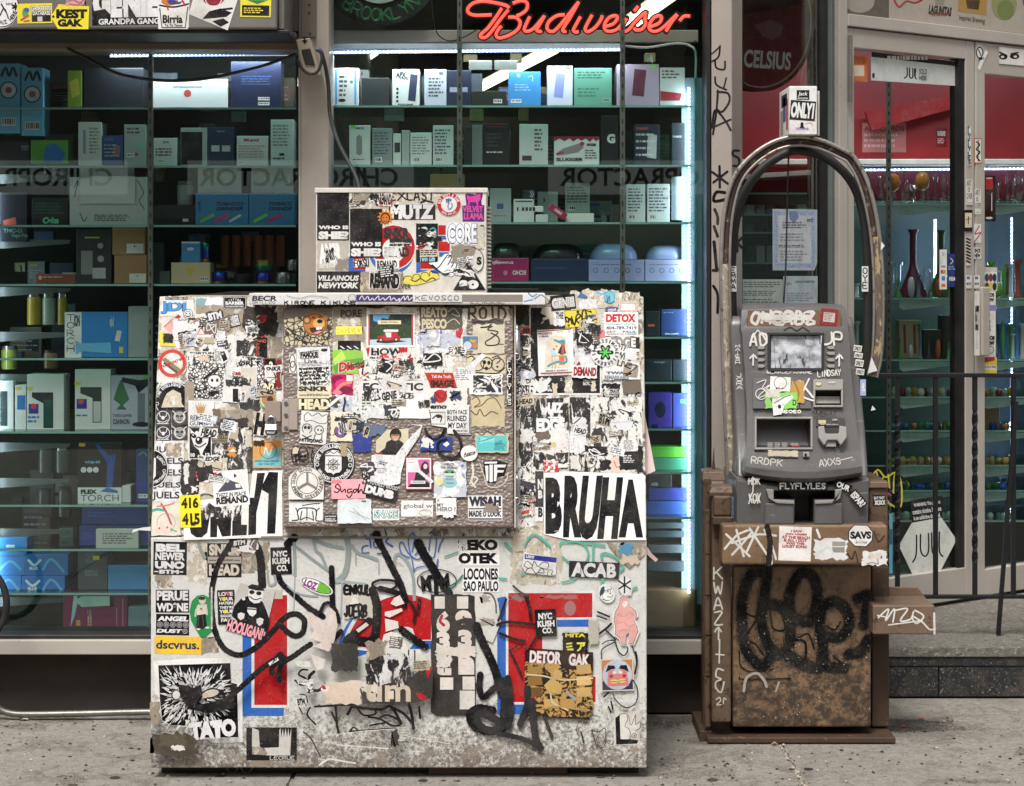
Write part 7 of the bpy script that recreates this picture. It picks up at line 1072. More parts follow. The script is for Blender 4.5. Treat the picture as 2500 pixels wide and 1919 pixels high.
fr(DG,'#e3e0d9',[T('SNOS',908,1162,972,1190,BL,.07),T('NEW',908,1196,972,1224,BL,.07),Q(895,1245,988,1285,'#8580c4'),H('SIDEST',915,1300,945,1440,7,'#4a4648',vert=1),T('SNOS',908,1455,974,1485,BL,.07),T('NEW',908,1490,974,1520,BL,.07),S([(912,1530),(960,1532),(960,1570),(914,1572),(912,1530)],4)],(895,1152,982,1600),name='sticker_column',label='column of black and white stickers with purple tape')
fr(DG,'#e6c93a',[P([(885,1602),(975,1602),(975,1625),(885,1645)],'#a82a2c'),Q(885,1655,990,1690,'#dedbd4'),T('Takis You Is Ready',888,1660,986,1678,BL,.03)],(884,1602,990,1740),name='notice')
fr(DG,'#1b191c',[Q(912,376,962,655,'#2a1416'),Q(912,376,962,455,'#a82428'),E(937,650,24,8,'#c9c6c0'),S([(955,480),(955,600)],5,'#d9d5cf',1),E(937,378,24,6,'#c9a5a5')],(893,362,982,672),name='poster',label='dark poster of a red can on the side glass')
fr(DG,'#1f2f6d',[T('VISA',662,1052,706,1080,WH,.05,.2),S([(672,925),(690,945),(672,965)],5,WH),G(658,980,706,1010,2,'#9aa8d4')],(650,895,714,1122),name='payment_sticker',label='dark blue VISA sticker on the door glass')
fr(DG,'#dedcd8',[T('VISA',608,975,640,990,'#2a3a7c',.04),E(616,1018,11,14,'#c2342e'),E(630,1018,11,14,'#d98a2f'),Q(612,1048,636,1078,'#3f7fc0'),Q(610,1100,638,1122,'#c9702f'),S([(616,885),(630,895),(618,908)],4,'#5a7aa8')],(598,866,648,1138),name='payment_sticker',label='white card payment sticker on the door glass')
zoom(2080,850,1.5857)
fr(DG,'#d6d8d0',[S([(250,725),(248,800),(235,828)],6,BL,3),S([(265,722),(266,785),(282,806),(296,785),(296,718)],6,BL,3),S([(308,716),(310,785),(322,800)],6,BL,3),S([(338,712),(338,785),(351,806)],6,BL,3)],shape=[(181,765),(232,675),(345,655),(405,742),(345,857),(236,880)],name='door_sign',label='white hexagon JUUL sign low on the door glass')
fr(DG,'#211f20',[T('WARNING: This product',238,594,342,612,WH,.03,0,-8),T('contains nicotine. Nicotine',233,618,345,637,WH,.03,0,-8),T('is an addictive chemical.',238,643,342,660,WH,.03,0,-8)],shape=[(228,589),(350,570),(350,654),(230,676)],name='door_sign',label='black nicotine warning label on the door glass')
fr(DG,None,S([(72,505),(100,470),(130,500),(170,480),(190,520),(192,600),(175,620),(140,600),(100,620)],6,'#d6c93a',3)+S([(95,480),(110,540),(120,500)],6,'#d6c93a',1)+S([(140,490),(145,540)],6,'#d6c93a',1)+S([(165,490),(160,560),(185,560)],6,'#d6c93a',2)+S([(120,560),(150,610)],5,'#d6c93a',1)+S([(130,555),(150,570)],6,'#c23a8a',1),name='door_sign')
fr(DG,'#5aa9c0',[Q(144,700,156,760,'#3a5a78')],(144,640,157,872),name='tape')
zoom()
fr(RW,'#c9d3da',[Q(1890,516,1989,654,'cert'),Q(1899,526,1981,643,'#d9dee2'),P([(1925,515),(1945,515),(1950,530),(1938,546),(1928,535)],'#7f97c4'),T('NYC',1970,534,1984,542,BL,.05),G(1910,542,1972,560,3,'#5a6270',3),G(1905,570,1975,592,3,'#9aa3ab',5),G(1900,598,1980,606,2,'#4a5260',6),G(1905,612,1975,640,4,'#9aa3ab',7)],shape=[(1886,510),(1995,512),(1995,640),(1988,660),(1886,660)],name='certificate',label='blue bordered certificate posted in the narrow window')
fr(RW,'#b9c9c0',[G(1815,688,1908,704,3,'#5c6a64',3),G(1815,710,1905,724,3,'#5c6a64',4),G(1815,730,1905,742,2,'#5c6a64',5)],(1813,682,1911,760),name='notice',label='pale green printed notice low in the narrow window')
fr(RW,'#bccbd0',[T('NOTICE OF INSPECTION',1942,685,1988,691,'#3a4652',.03),G(1920,690,1938,698,2,'#5c6a74'),G(1920,715,1990,738,4,'#8a98a2',5)],(1912,674,1996,760),name='notice',label='NOTICE OF INSPECTION sheet in the narrow window')
# ================================================================== round sign, neon
CS=thing('round_sign','round dark maroon CELSIUS sign in the narrow window','sign');RI=Surf(RW.p-RW.n*.03,RW.n)
ce=[(1858+132*math.cos(a),52+172*math.sin(a))for a in[q*math.pi/24 for q in range(48)]]
mb=MB();prism(mb,RI,[(max(x,1815),y)for x,y in ce],-.03,0,'#17100f');mb.build('rim',CS)
st(RI,None,[P([(max(1858+124*math.cos(a),1815.5),52+163*math.sin(a))for a in[q*math.pi/24 for q in range(48)]],'#8a8785'),P([(max(1857+121*math.cos(a),1816),51+160*math.sin(a))for a in[q*math.pi/24 for q in range(48)]],'#381215'),P([(1842,62),(1880,48),(1912,62),(1906,88),(1885,98),(1862,90)],'#5c4448'),T('CELSIUS',1816,124,1931,168,'#b9bcbc',.03,0,4)],name='face',parent=CS)  # lighter patch above the lettering paints a highlight on the disc
NB=thing('neon_sign','red neon script Budweiser sign glowing behind the middle window','neon sign');zb_=lambda p:(1100+p[0]/2.896,p[1]/2.896)
neon=[[(415,55),(390,38),(320,20),(230,8),(160,22),(122,60),(130,92),(180,108),(290,104)],[(362,58),(320,122),(262,200),(214,243),(218,264),(250,262),(290,222),(350,140),(408,70)],[(440,22),(500,4),(540,20),(538,66),(500,98),(468,112)],[(408,122),(462,124),(492,158),(474,208),(412,250),(345,268),(322,246),(340,206),(360,185)],[(560,118),(528,184),(522,212),(545,222),(590,198),(664,112)],[(664,112),(622,186),(610,214),(632,224),(644,218)],[(806,104),(750,112),(696,152),(682,198),(706,222),(756,198),(905,14)],[(905,14),(850,116),(798,198),(798,222),(818,222)],[(918,118),(880,186),(868,214),(886,228),(904,222)],[(1000,106),(962,176),(952,208),(974,224),(1024,192),(1062,140),(1072,110)],[(1086,190),(1150,168),(1180,128),(1164,110),(1120,126),(1090,170),(1092,210),(1130,222),(1182,202),(1232,134)],[(1244,130),(1212,190),(1206,214),(1228,224),(1262,206),(1290,170)],[(1298,78),(1326,44)],[(1290,170),(1340,120),(1380,88),(1374,130),(1380,168),(1352,206),(1310,212),(1298,196)],[(1404,192),(1470,166),(1492,130),(1478,110),(1438,126),(1408,170),(1408,208),(1446,222),(1500,196),(1600,100)],[(1604,104),(1560,160),(1524,222)],[(1620,146),(1652,114),(1692,114)]]
NYp=6.62;nsurf=Surf((0,NYp+.02,0),(0,-1,0));lay=[]
for i,p_ in enumerate(neon):
 pts=[zb_(q)for q in p_];sm=smoothline(pts,5)
 MB().tube([W(x,y,NYp)for x,y in sm],.0052,emit('#ff463a',2.4),8).build('neon_tube',NB,smooth=60);lay+=S(pts,15.5,'black',5)
st(nsurf,None,lay,name='backing',parent=NB)
BK=thing('unlit_neon_sign','unlit green BROOKLYN neon letters hanging at the top of the window','neon sign')
for i,ch in enumerate('BROOKLYN'):
 a=176+47-i*13.4;a=218-i*11.4;cx,cy,r_=926,-86,122
 x,y=cx+r_*math.sin(R(a)),cy-r_*math.cos(R(a));mb=MB()
 for pl in STROKES[ch]:
  q=rotp([(x+(px_-2)*5.2,y+(py_-3)*5.0)for px_,py_ in pl],(x,y),a-180);mb.tube([W(u0,v0,6.64)for u0,v0 in smoothline(q,4)],.0044,plain('#2f6b42',.25,0),7)
 mb.build('neon_letter',BK,smooth=60)
mb=MB();prism(mb,Surf((0,6.67,0),(0,-1,0)),[(926+150*math.sin(R(a)),-86+150*-math.cos(R(a)))for a in range(110,251,10)],-.01,0,'black');mb.build('backing',BK)
mb=MB();prism(mb,Surf((0,6.655,0),(0,-1,0)),[(926+88*math.sin(R(a)),-86+94*-math.cos(R(a)))for a in range(110,251,10)],-.008,0,'#b9bcb8');mb.build('badge',BK)
MB().tube([W(x,y,6.63)for x,y in smoothline([(1054,0),(1060,60),(1075,90),(1100,100),(1130,92),(1165,72)],5)],.0022,'rubber',6).build('neon_lead',NB,smooth=60)
# ================================================================== display cabinets and what stands in them
def led(parent,a,b,n,w=.005,s=330,side=Vector((0,-1,0)),pw=3,dirv=(0,.5,-1)): # a strip of small white lamps
 a,b=Vector(a),Vector(b);d=(b-a);u_=d.normalized().cross(side).normalized()*w;q=[a-u_,b-u_,b+u_,a+u_]
 MB().hexa(q,[p-side*.006 for p in q],emit('#b9ccff',.8)).build('lamp_strip',parent);mb=MB()
 for i in range(n):
  c=a+d*((i+.5)/n)+side*.002;r_=w*.55;mb.add([c+Vector((x*r_,y*r_*.6,z*r_))for x,y,z in((1,0,0),(-1,0,0),(0,1,0),(0,-1,0),(0,0,1),(0,0,-1))],[(0,2,4),(2,1,4),(1,3,4),(3,0,4),(2,0,5),(1,2,5),(3,1,5),(0,3,5)],emit('#e6ecff',s*.1))
 o=mb.build('lamp_beads',parent);o['kind']='stuff'
 li=bpy.data.lights.new('strip_light','AREA');li.shape='RECTANGLE';li.size=d.length;li.size_y=.02;li.energy=pw;li.color=(.80,.89,1)
 lo=bpy.data.objects.new('strip_light',li);col.objects.link(lo);lo.parent=parent;zax=-Vector(dirv).normalized();xax=d.normalized();yax=zax.cross(xax).normalized();zax=xax.cross(yax)
 m4=Matrix((xax,yax,zax)).transposed().to_4x4();m4.translation=(a+b)/2-Vector((0,0,.004))+Vector((0,.012,0));lo.matrix_world=m4
SHELF={}
def cabinet(name,label,x0,x1,ys,ups,Y0=6.57,Y1=6.97,back=None):
 c=thing('display_cabinet',label,'cabinet')
 for y in ys:z=wz(y,Y0);box('glass_shelf',c,wx(x0,Y0),wx(x1,Y0),Y0,Y1,z-.008,z,'shelfg',0);box('shelf_edge',c,wx(x0,Y0),wx(x1,Y0),Y0-.0015,Y0-.0003,z-.0075,z-.0005,carton('#86aca4'),0);SHELF.setdefault(name,[]).append((y,z))
 for x in ups:
  mb=MB().box(wx(x-6,Y0-.012),wx(x+6,Y0-.012),Y0-.012,Y0-.001,.17,2.55,'galv');mb.build('upright',c,bevel=.001)
  mb=MB()
  for i in range(60):z=.2+i*.04;mb.box(wx(x-1.6,Y0-.013),wx(x+1.6,Y0-.013),Y0-.0135,Y0-.0121,z,z+.016,'black')
  o=mb.build('slots',c);o['kind']='stuff'
 return c
CL=cabinet('L','left window display cabinet with glass shelves and slotted uprights',-120,722,(262,404,549,693,874,1053,1232,1340,1447,1552),(367,))
CM=cabinet('M','middle window display cabinet with glass shelves and lamp strips',806,1692,(257,402,542,687,822,932,1046,1152,1262),(1122,1520))
led(CL,W(268,136,6.585),W(718,132,6.585),46);led(CL,W(-16,400,6.60),W(-16,1500,6.60),90,pw=1.6,dirv=(1,.3,0))
led(CM,W(806,128,6.585),W(1524,121,6.585),74,pw=4);led(CM,W(1682,212,6.585),W(1682,1450,6.585),124,pw=2.6,dirv=(-.8,.6,0));box('frosted_side_board',CM,wx(1664,6.64),wx(1728,6.64),6.64,6.65,wz(1475,6.64),wz(190,6.64),carton('#7f97a6'),0)
box('lamp_housing',CM,wx(806,6.59),wx(1526,6.59),6.592,6.64,wz(119,6.59),wz(106,6.59),'#c9ccd6',.002)
box('header_board',CM,wx(806,6.72),wx(1705,6.72),6.72,6.76,wz(103,6.72),wz(73,6.72),'beige',.003)
box('side_glass',CM,wx(1694,6.60),wx(1700,6.60),6.58,6.98,.17,wz(100,6.6),'shelfg',0)
MB().tube([W(x,y,6.6)for x,y in smoothline([(1526,112),(1580,116),(1650,106),(1685,112),(1698,130),(1698,190)],4)],.004,'#c9ccca',6).build('lamp_wire',CM,smooth=60)
for x in(1145,1207):mb=MB();slab(mb,Surf((0,6.6,0),(0,-1,0)),(x,148,x+56,171),0,.004,'#b9bcb8');mb.build('hinge_plate',CM,bevel=.001)
for i,y in enumerate((430,588,705,815,918,1085,1172,1295,1462)):mb=MB();prism(mb,Surf((0,6.66,0),(0,-1,0)),[(-60,y-6),(172,y-2),(168,y+7),(-60,y+24)],-.004,0,plain('#5f6664',.35,.3));mb.build('bracket',CL,bevel=.001)
box('back_panel',CL,-2.6,wx(722,7.1),7.1,7.12,.17,2.5,'inwall',0)
box('back_panel',CM,wx(806,7.3),wx(1130,7.3),7.3,7.32,.17,1.9,'inwall2',0);box('back_panel',CM,wx(1131,7.31),wx(1720,7.31),7.31,7.33,.17,1.75,'inwall2',0)
box('plinth',CM,wx(806,6.62),wx(1700,6.62),6.62,7.0,.17,wz(1440,6.62),'wood',.003)
CT={'w':'#d3d6d2','k':'#1d2022','n':'#1f2c4a','g':'#a9b0ad','b':'#3f8fc8','c':'#9ec4dc'}
def bx(cab,x0,y0,x1,y1,c,label,it=(),Y=6.63,dep=.09,nm='carton',cat='box',ry=0):
 z1_=wz(y0,Y);z0_=wz(y1,Y)
 near=[z for y,z in SHELF.get(cab,[])if abs(y-y1)<16]
 if near:z0_=near[0]+.0005
 o=box(nm,None,wx(x0,Y),wx(x1,Y),Y,Y+dep,z0_,max(z1_,z0_+.01),carton(CT.get(c,c))if c not in M else c,.0015,label=label,cat=cat)
 if it=='g':it=[G(x0+4,y0+10,x1-4,y1-22,max(3,int((y1-y0)/11)),'#8b908d' if c in 'wg' else '#5a6270',4),BAR(x0+6,y1-18,x0+24,y1-6)]
 if it=='d':it=[Q(x0+5,y0+6,x0+(x1-x0)*.55,y0+13,rb2.choice(('#8a3a3c','#3f6fb0','#b9b24a','#6a7074','#4f9a7a'))),P([(x0+(x1-x0)*.55,y0+22),(x1-6,y0+26),(x1-8,y1-14),(x0+(x1-x0)*.5,y1-18)],rb2.choice(('#6a7a94','#3a3f44','#94706a','#a9adab'))),G(x0+5,y0+22,x1-6,y1-10,4,'#b9bdbb',5,.3)]
 if it:st(Surf((0,Y,0),(0,-1,0)),None,list(it),name='print',parent=o)
 return o
L,Mi='L','M';rb2=random.Random(4)
dev=lambda x0,y0,x1,y1,c:P([(x0+6,y0),(x1,y0+3),(x1-6,y1),(x0,y1-3)],c)
# left window
for i,(x0,y0,x1,y1)in enumerate(((-6,155,49,325),(52,165,105,331))):bx('',x0,y0,x1,y1,'#6fb4da',('tall light blue carton with round emblem hanging at the left edge','tall light blue carton hanging right of its twin')[i],[S([(x0+10,y0+30),(x0+20,y0+10),(x0+28,y0+30),(x0+38,y0+10),(x0+46,y0+30)],6,'#22354a'),E(x0+27,y0+65,21,21,'#22354a'),E(x0+27,y0+65,18,18,'#c9dbe6'),E(x0+27,y0+65,8,8,'#b04a5a'),BAR(x0+10,y0+132,x0+44,y0+152)],6.62,.1)
B_=(
 (L,205,166,350,261,'#20242c','dark padded case on the top shelf of the left window',''),(L,372,193,556,260,'w','long white carton with small red emblem on the left top shelf',[E(458,228,9,9,'#b3402f'),T('www.storz-bickel.com',422,210,494,216,'#77807c',flip=1)]),
 (L,564,150,686,260,'#1a2340','navy carton with two white barcodes under the lamp strip',[BAR(630,237,658,245),BAR(630,249,658,257),G(590,185,665,210,4,'#3f4f78')]),
 (L,191,298,248,398,'w','white carton with pen drawing left of blue one',[S([(206,320),(206,372)],7,'#8a93b4',1),G(218,312,244,378,8,'#8b908d')]),(L,249,331,300,398,'#274a80','blue carton between two white cartons','d'),(L,303,304,356,402,'g','grey-white carton with pink dot beside the upright',[G(310,312,345,330,2),E(333,377,4,4,'#b03a4f'),BAR(308,374,328,384),Q(330,352,352,366,'#8fc0b8')]),
 (L,375,337,432,404,'w','small white carton right of the upright',[T('ora',398,345,412,350,'#2a3a6a'),G(380,362,425,384,3),BAR(384,390,402,398)]),(L,441,312,506,404,'g','grey carton with black front panel',[Q(442,322,494,402,'#1c1f20')]),(L,508,310,571,404,'n','navy carton with two pale labels',[Q(516,355,536,370,'#b9bcba'),Q(542,355,562,370,'#b9bcba'),T('MAG',530,318,548,323,'#8a93a8')]),
 (L,578,332,654,404,'w','white Mi-pod carton with crimson lettering',[T('Mi-pod',595,338,632,347,'#a8254a',.04),G(582,355,648,388,5,'#b59a9a'),BAR(582,394,596,401)]),(L,661,292,716,404,'#c9d6d4','tall pale carton with printed lists beside the post',[G(666,305,710,360,7,'#7f8a88'),Q(682,374,694,380,BL),G(666,385,700,392,1,BL)]),
 (L,0,470,66,590,'#18202c','dark vape pen carton with red label at the left edge',[P([(8,538),(38,530),(40,548),(10,556)],'#b8574a'),T('Vape Pen',28,570,68,582,'#6f9a94',.01),T('THC-O',8,558,54,568,'#6f9a94',.02)]),(L,78,484,166,549,'#13211d','black carton with green Cake lettering',[T('Cake',104,530,144,546,'#5fc796',.06,.1),G(85,495,160,525,4,'#3a5a50',3)]),
 (L,170,432,360,549,'#c4cac6','big white carton with warning text below a raised flap',[S([(180,460),(190,440),(182,480)],2,GR),S([(335,440),(350,470),(340,490),(352,510)],2,GR),G(230,524,330,542,4,'#4a504d'),S([(195,520),(205,540),(212,530)],2,GR)]),
 (L,375,502,476,549,'#171c1c','black case with white tag on the left middle shelf',[Q(446,534,460,541,'#d3d6d2')]),
 (L,477,472,606,549,'#3b82b4','blue TOBACCO GRINDER carton beside the black case',[T('TOBACCO',528,493,594,502,'#12314a',.04,.2),T('GRINDER',528,505,594,514,'#12314a',.04,.2),S([(492,540),(520,525)],8,'#7fc24a',1),S([(528,540),(556,525)],8,'#d13a7a',1),S([(562,540),(586,526)],6,'#c9d6dc',1),T('SPICE',484,492,490,516,'#12314a')]),
 (L,608,472,719,549,'#3b82b4','blue TOBACCO GRINDER carton touching the post',[T('TOBACC',656,493,714,502,'#12314a',.04,.2),T('GRINDE',656,505,714,514,'#12314a',.04,.2),S([(622,540),(650,525)],8,'#7fc24a',1),S([(656,540),(686,525)],8,'#d13a7a',1)]),
 (L,274,553,354,622,'card','upper brown cardboard box with white label',[Q(309,595,350,618,'#d6d3cc'),BAR(325,597,336,607)]),(L,279,623,358,693,'card','lower brown cardboard box with white label',[Q(316,668,356,690,'#d6d3cc'),BAR(332,670,342,678)]),(L,186,560,272,693,'#2a3230','dark carton showing pictures of jars',[Q(198,612,226,670,'#7f8583'),Q(226,654,258,680,'#a9adab'),E(245,600,7,7,'#9a9e9c'),E(246,632,8,8,'#9a9e9c'),Q(207,578,243,582,'#b9b86a')]),
 (L,88,669,185,686,'#7a3f2c','slim brown box lying on the shelf',[G(105,675,160,680,1,'#d9b9a0'),E(98,678,5,5,'#d9a98a')]),(L,443,590,488,640,'#4a8ac0','small blue carton standing on the cream box',[E(465,608,9,4,'#d6e3ec'),Q(444,590,487,594,'#d6e3ec')]),(L,418,641,513,693,'#cbb892','cream carton with yellow emblem',[P([(452,655),(475,655),(464,675)],'#d6b93a'),BAR(488,676,508,686)]),
 (L,158,762,312,874,'#2f7fc0','blue and white ION TORCH carton',[Q(158,762,199,872,'#d6dbd6'),T('ION',181,768,195,798,BL,.05,0,0),H('TORCH',164,768,181,862,2,'#3a4040',.05,vert=1,k=1),P([(184,830),(196,838),(270,836),(272,862),(196,858),(186,866)],'#5fb0dc'),P([(286,806),(298,808),(292,834),(280,832)],'#c9d0d2'),Q(291,847,301,862,'#d9c23a'),T('whip-it!',268,770,278,806,'#d6e6f0')]),
 (L,313,748,362,874,'#8f9a98','grey curved display card beside the blue torch carton',''),
 (L,-40,930,33,1053,'w','white windowed torch carton cut by the left edge',[Q(0,955,18,1040,'#2a3a38')]),(L,37,940,64,1053,'w','white carton with blue badge in a narrow gap',[Q(42,965,62,1000,'#2f6fb0'),Q(38,945,52,952,'#d9c23a')]),(L,66,914,156,1053,'w','white windowed torch carton with hanging tab',[P([(78,958),(130,958),(130,1045),(106,1045),(106,985),(78,970)],'#24302e'),Q(70,986,94,1010,'#2a3a8a'),E(82,992,7,7,'#c23a4a'),Q(66,945,80,953,'#d9c23a'),Q(108,975,128,1040,'#1f4a44'),G(68,1016,100,1036,2,'#3f6fb0')]),
 (L,183,902,270,1053,'w','white windowed torch carton with yellow price tag',[P([(196,945),(248,945),(248,1032),(226,1032),(226,972),(196,960)],'#3a4440'),Q(187,974,212,998,'#2a3a8a'),E(198,980,7,7,'#c23a4a'),Q(182,933,197,940,'#d9c23a'),Q(228,980,246,1030,'#b9bdb9'),G(186,1012,222,1020,1,'#3f6fb0')]),
 (L,271,917,364,1053,'#a9adba','lavender-grey TORCH LIGHTER CANNON carton',[P([(277,975),(285,950),(296,925),(306,950),(316,975),(300,990),(310,1000),(284,1000),(294,988)],'#3a6a4a'),T('TORCH LIGHTER',276,1011,322,1018,'#2a2c34',.02),T('CANNON',276,1023,316,1036,'#2a2c34',.03),Q(336,960,354,1036,'#6a7078'),P([(298,921),(340,928),(362,925),(362,940),(338,960),(330,942),(298,932)],'#23262a'),E(345,1036,22,6,'#23262a'),Q(350,918,362,925,'#5fc24a')]),
 (L,190,1080,297,1232,'#14181c','black FLEX TORCH carton with blue torch',[Q(190,1190,297,1230,'#d6dad6'),T('FLEX',197,1195,237,1206,BL,.07),T('TORCH',197,1208,290,1224,'#3a4040',-.005),P([(232,1086),(240,1084),(266,1112),(284,1108),(280,1125),(274,1190),(260,1190),(262,1130)],'#2a4fa0'),P([(244,1200),(262,1190),(288,1198),(288,1204)],'#2f6fb0'),Q(193,1082,208,1090,'#d9a23a'),T('whip-it!',206,1124,244,1133,'#7fc0e0',.04)]+[E(204+i*15,1147,7,7,'#d6dad6')for i in range(3)]),
 (L,298,1186,319,1232,'#c9cdc9','slim white box beside the black torch carton',''),(L,332,1096,362,1232,'#1f3a80','navy carton with bird emblem beside the upright',[S([(340,1110),(350,1104),(358,1112)],4,'#6f9a8a'),BAR(338,1206,360,1216)]),
 ('',200,1236,363,1280,'#1c3a86','upper flat dark blue carton',[G(215,1250,290,1265,2,'#3f5fb0')]),('',194,1283,363,1332,'#1c3a86','lower flat dark blue carton',[G(205,1300,225,1320,3,'#3f5fb0')]),('',234,1292,338,1338,'#b9bcb4','white printed carton lying before the blue cartons',[G(250,1302,330,1330,5,'#5c605c')],6.60,.03),
 (L,190,1344,262,1447,'#454d55','slate grey upright carton with yellow tag',[T('25',208,1350,232,1374,'#5f6870'),Q(227,1357,243,1367,'#d9b93a'),T('SIMPLY',207,1392,240,1399,'#8a949c'),T('BRENER',207,1400,240,1407,'#8a949c')]),(L,264,1380,363,1447,'#3a86bc','light blue box with torn top edge',''),
 ('',-30,1313,66,1357,'#2f86cc','blue flat carton on top of the left stack',[Q(15,1330,36,1336,'#c9dbe6')]),('',-30,1358,60,1404,'#2f7fc8','blue patterned carton in the middle of the left stack',[S([(0,1390),(25,1370),(50,1390)],6,'#5fb0e8')]),(L,-30,1405,52,1447,'#2f7fc8','blue patterned carton at the bottom of the left stack',[S([(0,1440),(20,1415),(45,1440)],6,'#5fb0e8')]),
 ('',60,1353,166,1405,'#2a70bc','blue bird emblem carton, upper of the right stack',[S([(70,1368),(84,1380),(98,1368)],6,'#cfe3ee'),T('BLUE',72,1384,92,1391,'#cfe3ee',.05),S([(105,1390),(125,1365),(155,1395)],6,'#5fb0e8')]),(L,53,1406,158,1447,'#2a70bc','blue bird emblem carton, lower of the right stack',[S([(64,1418),(80,1430),(96,1418)],6,'#cfe3ee'),T('BLUE',68,1433,90,1440,'#cfe3ee',.05),S([(105,1440),(125,1415),(150,1440)],6,'#5fb0e8')]),
 (L,154,1444,311,1552,'#8f2258','magenta Best Whip carton at the window bottom',[P([(180,1455),(188,1455),(190,1468),(182,1505),(172,1530),(176,1490)],'#b9d6e6'),P([(188,1462),(200,1456),(268,1456),(276,1462),(276,1478),(200,1482),(190,1474)],'#c9d8d6'),Q(268,1455,279,1482,'#2a1420'),T('Best Whip',214,1488,224,1548,'#d9c2b0'),Q(186,1514,196,1528,'#d9a23a'),S([(300,1462),(300,1545)],2,'#c98aa8',1),S([(285,1485),(285,1530)],2,'#c98aa8',1)]),
 (L,313,1482,363,1552,'#7f96a8','clear plastic clamshell beside the magenta carton',''),
 (Mi,806,166,876,257,'w','white carton with blue stripes by the left post',[Q(818,168,823,255,'#4f9fd6'),Q(865,170,870,255,'#4f9fd6'),E(858,200,4,4,'#6a7a84'),E(835,245,9,4,BL),G(828,185,850,240,5)]),(Mi,882,190,950,257,'#2c2f30','dark carton next to the striped one',''),(Mi,958,169,1024,257,'w','white APX VAPE carton with dark device',[T('APX',966,176,992,190,BL,.05,.1),T('VAPE',975,188,996,195,BL,.03),dev(996,180,1020,248,'#2f3450'),T('PULSAR',972,253,1010,257,BL,.04)]+[E(970,217+i*10,3,3,BL)for i in range(4)]),
 (Mi,1036,169,1090,257,'#b9bfcc','grey-white carton with small codes',[BAR(1046,177,1058,182),Q(1072,175,1082,183,'#5a606c'),G(1046,190,1084,240,6)]),(Mi,1091,172,1150,257,'#1c2338','dark navy carton behind the upright',[Q(1098,213,1142,225,'#8a90a0')]),(Mi,1152,222,1236,257,'#20241f','low black carton with barcode',[BAR(1205,242,1226,252)]),(Mi,1241,175,1320,257,'#3f8fd0','bright blue carton with white line drawing',[E(1266,184,4,4,'#d6e8f4'),S([(1290,188),(1300,185),(1300,198)],1.5,'#d6e8f4'),BAR(1247,242,1273,251),G(1256,205,1300,225,3,'#8fc0e8')]),
 (Mi,1336,161,1398,257,'#cfd2e2','white carton with lavender device',[dev(1352,178,1380,240,'#8a90d0'),T('PAX',1340,165,1354,170,'#5a5e78'),Q(1380,162,1394,169,'#6fd64a')]),(Mi,1402,166,1494,257,'#5f9a84','green carton with printed paragraphs',[G(1410,175,1484,195,3,'#34564a'),G(1410,215,1470,240,3,'#4a7464'),BAR(1470,240,1490,249,BL,'#8fb0a4')]),(Mi,1506,157,1609,257,'#a898ac','mauve carton with maroon device',[dev(1543,168,1578,236,'#5c2a3a'),Q(1587,158,1604,165,'#6fd64a')]),(Mi,1611,165,1672,257,'#b4bcb9','pale carton at the end of the top shelf',[G(1616,172,1660,195,3),P([(1612,222),(1665,228),(1660,246),(1612,246)],'#8a2230')]),
 (Mi,853,306,904,402,'w','white carton with silver pod device and green tag',[P([(870,335),(877,328),(884,335),(884,375),(877,380),(870,375)],'#8a8e88'),Q(855,306,868,314,'#5fd64a'),T('SMOK',868,310,890,316,'#4a504d'),G(862,388,894,393,1)]),(Mi,909,313,958,402,'#8f9494','flat grey carton on the second shelf','g'),(Mi,960,326,979,402,'w','narrow white carton with black icons',[Q(963,348,977,372,'#3a3e40')]),(Mi,981,318,1000,402,'#a9aead','narrow grey carton on the second shelf',''),(Mi,1002,324,1054,402,'w','white carton with pink corner print','g'),(Mi,1057,306,1107,402,'#c3c8c6','taller white carton beside the upright','g'),(Mi,1133,308,1150,402,'#2a2d2e','slim dark carton right of the upright',''),(Mi,1152,305,1178,402,'#6f7672','grey carton half hidden by black one',''),
 (Mi,1180,302,1243,402,'#1c1a1c','black carton with a row of white symbols',[G(1186,308,1236,314,1,'#8a2a34'),G(1188,325,1225,362,4,'#4a4648'),G(1188,370,1232,376,1,WH)]),(Mi,1268,303,1338,402,'#c6cbc8','plain white carton with dark label at its foot',[G(1305,315,1325,372,6),Q(1275,380,1298,392,'#4a3a40')]),(Mi,1353,333,1463,402,'w','white SLUGGER carton with dripping red top',[P([(1353,333),(1463,333),(1463,339),(1455,345),(1448,338),(1440,347),(1430,338),(1420,344),(1410,338),(1400,346),(1390,338),(1378,345),(1366,338),(1353,345)],'#8a2440'),P([(1358,374),(1376,362),(1420,348),(1425,360),(1412,372),(1378,378),(1360,380)],'#8a7f84'),S([(1360,376),(1374,372)],5,'#a82a44',1),E(1421,351,6,5,'#a82a44'),T('SLUGGER',1358,385,1424,394,BL,.05),T('ooze',1432,350,1455,357,BL,.05),G(1428,366,1458,390,4)]),
 (Mi,1468,282,1509,402,'#15171a','tall black carton with white letter G',[T('G',1482,327,1502,350,WH,.06)]),(Mi,1548,304,1610,402,'#1c2736','dark navy carton on the second shelf end','d'),(Mi,1640,300,1672,402,'#202a34','dark carton behind the vertical lamp strip',[T('D LNCO',1643,331,1664,336,'#b9c0c4')]),
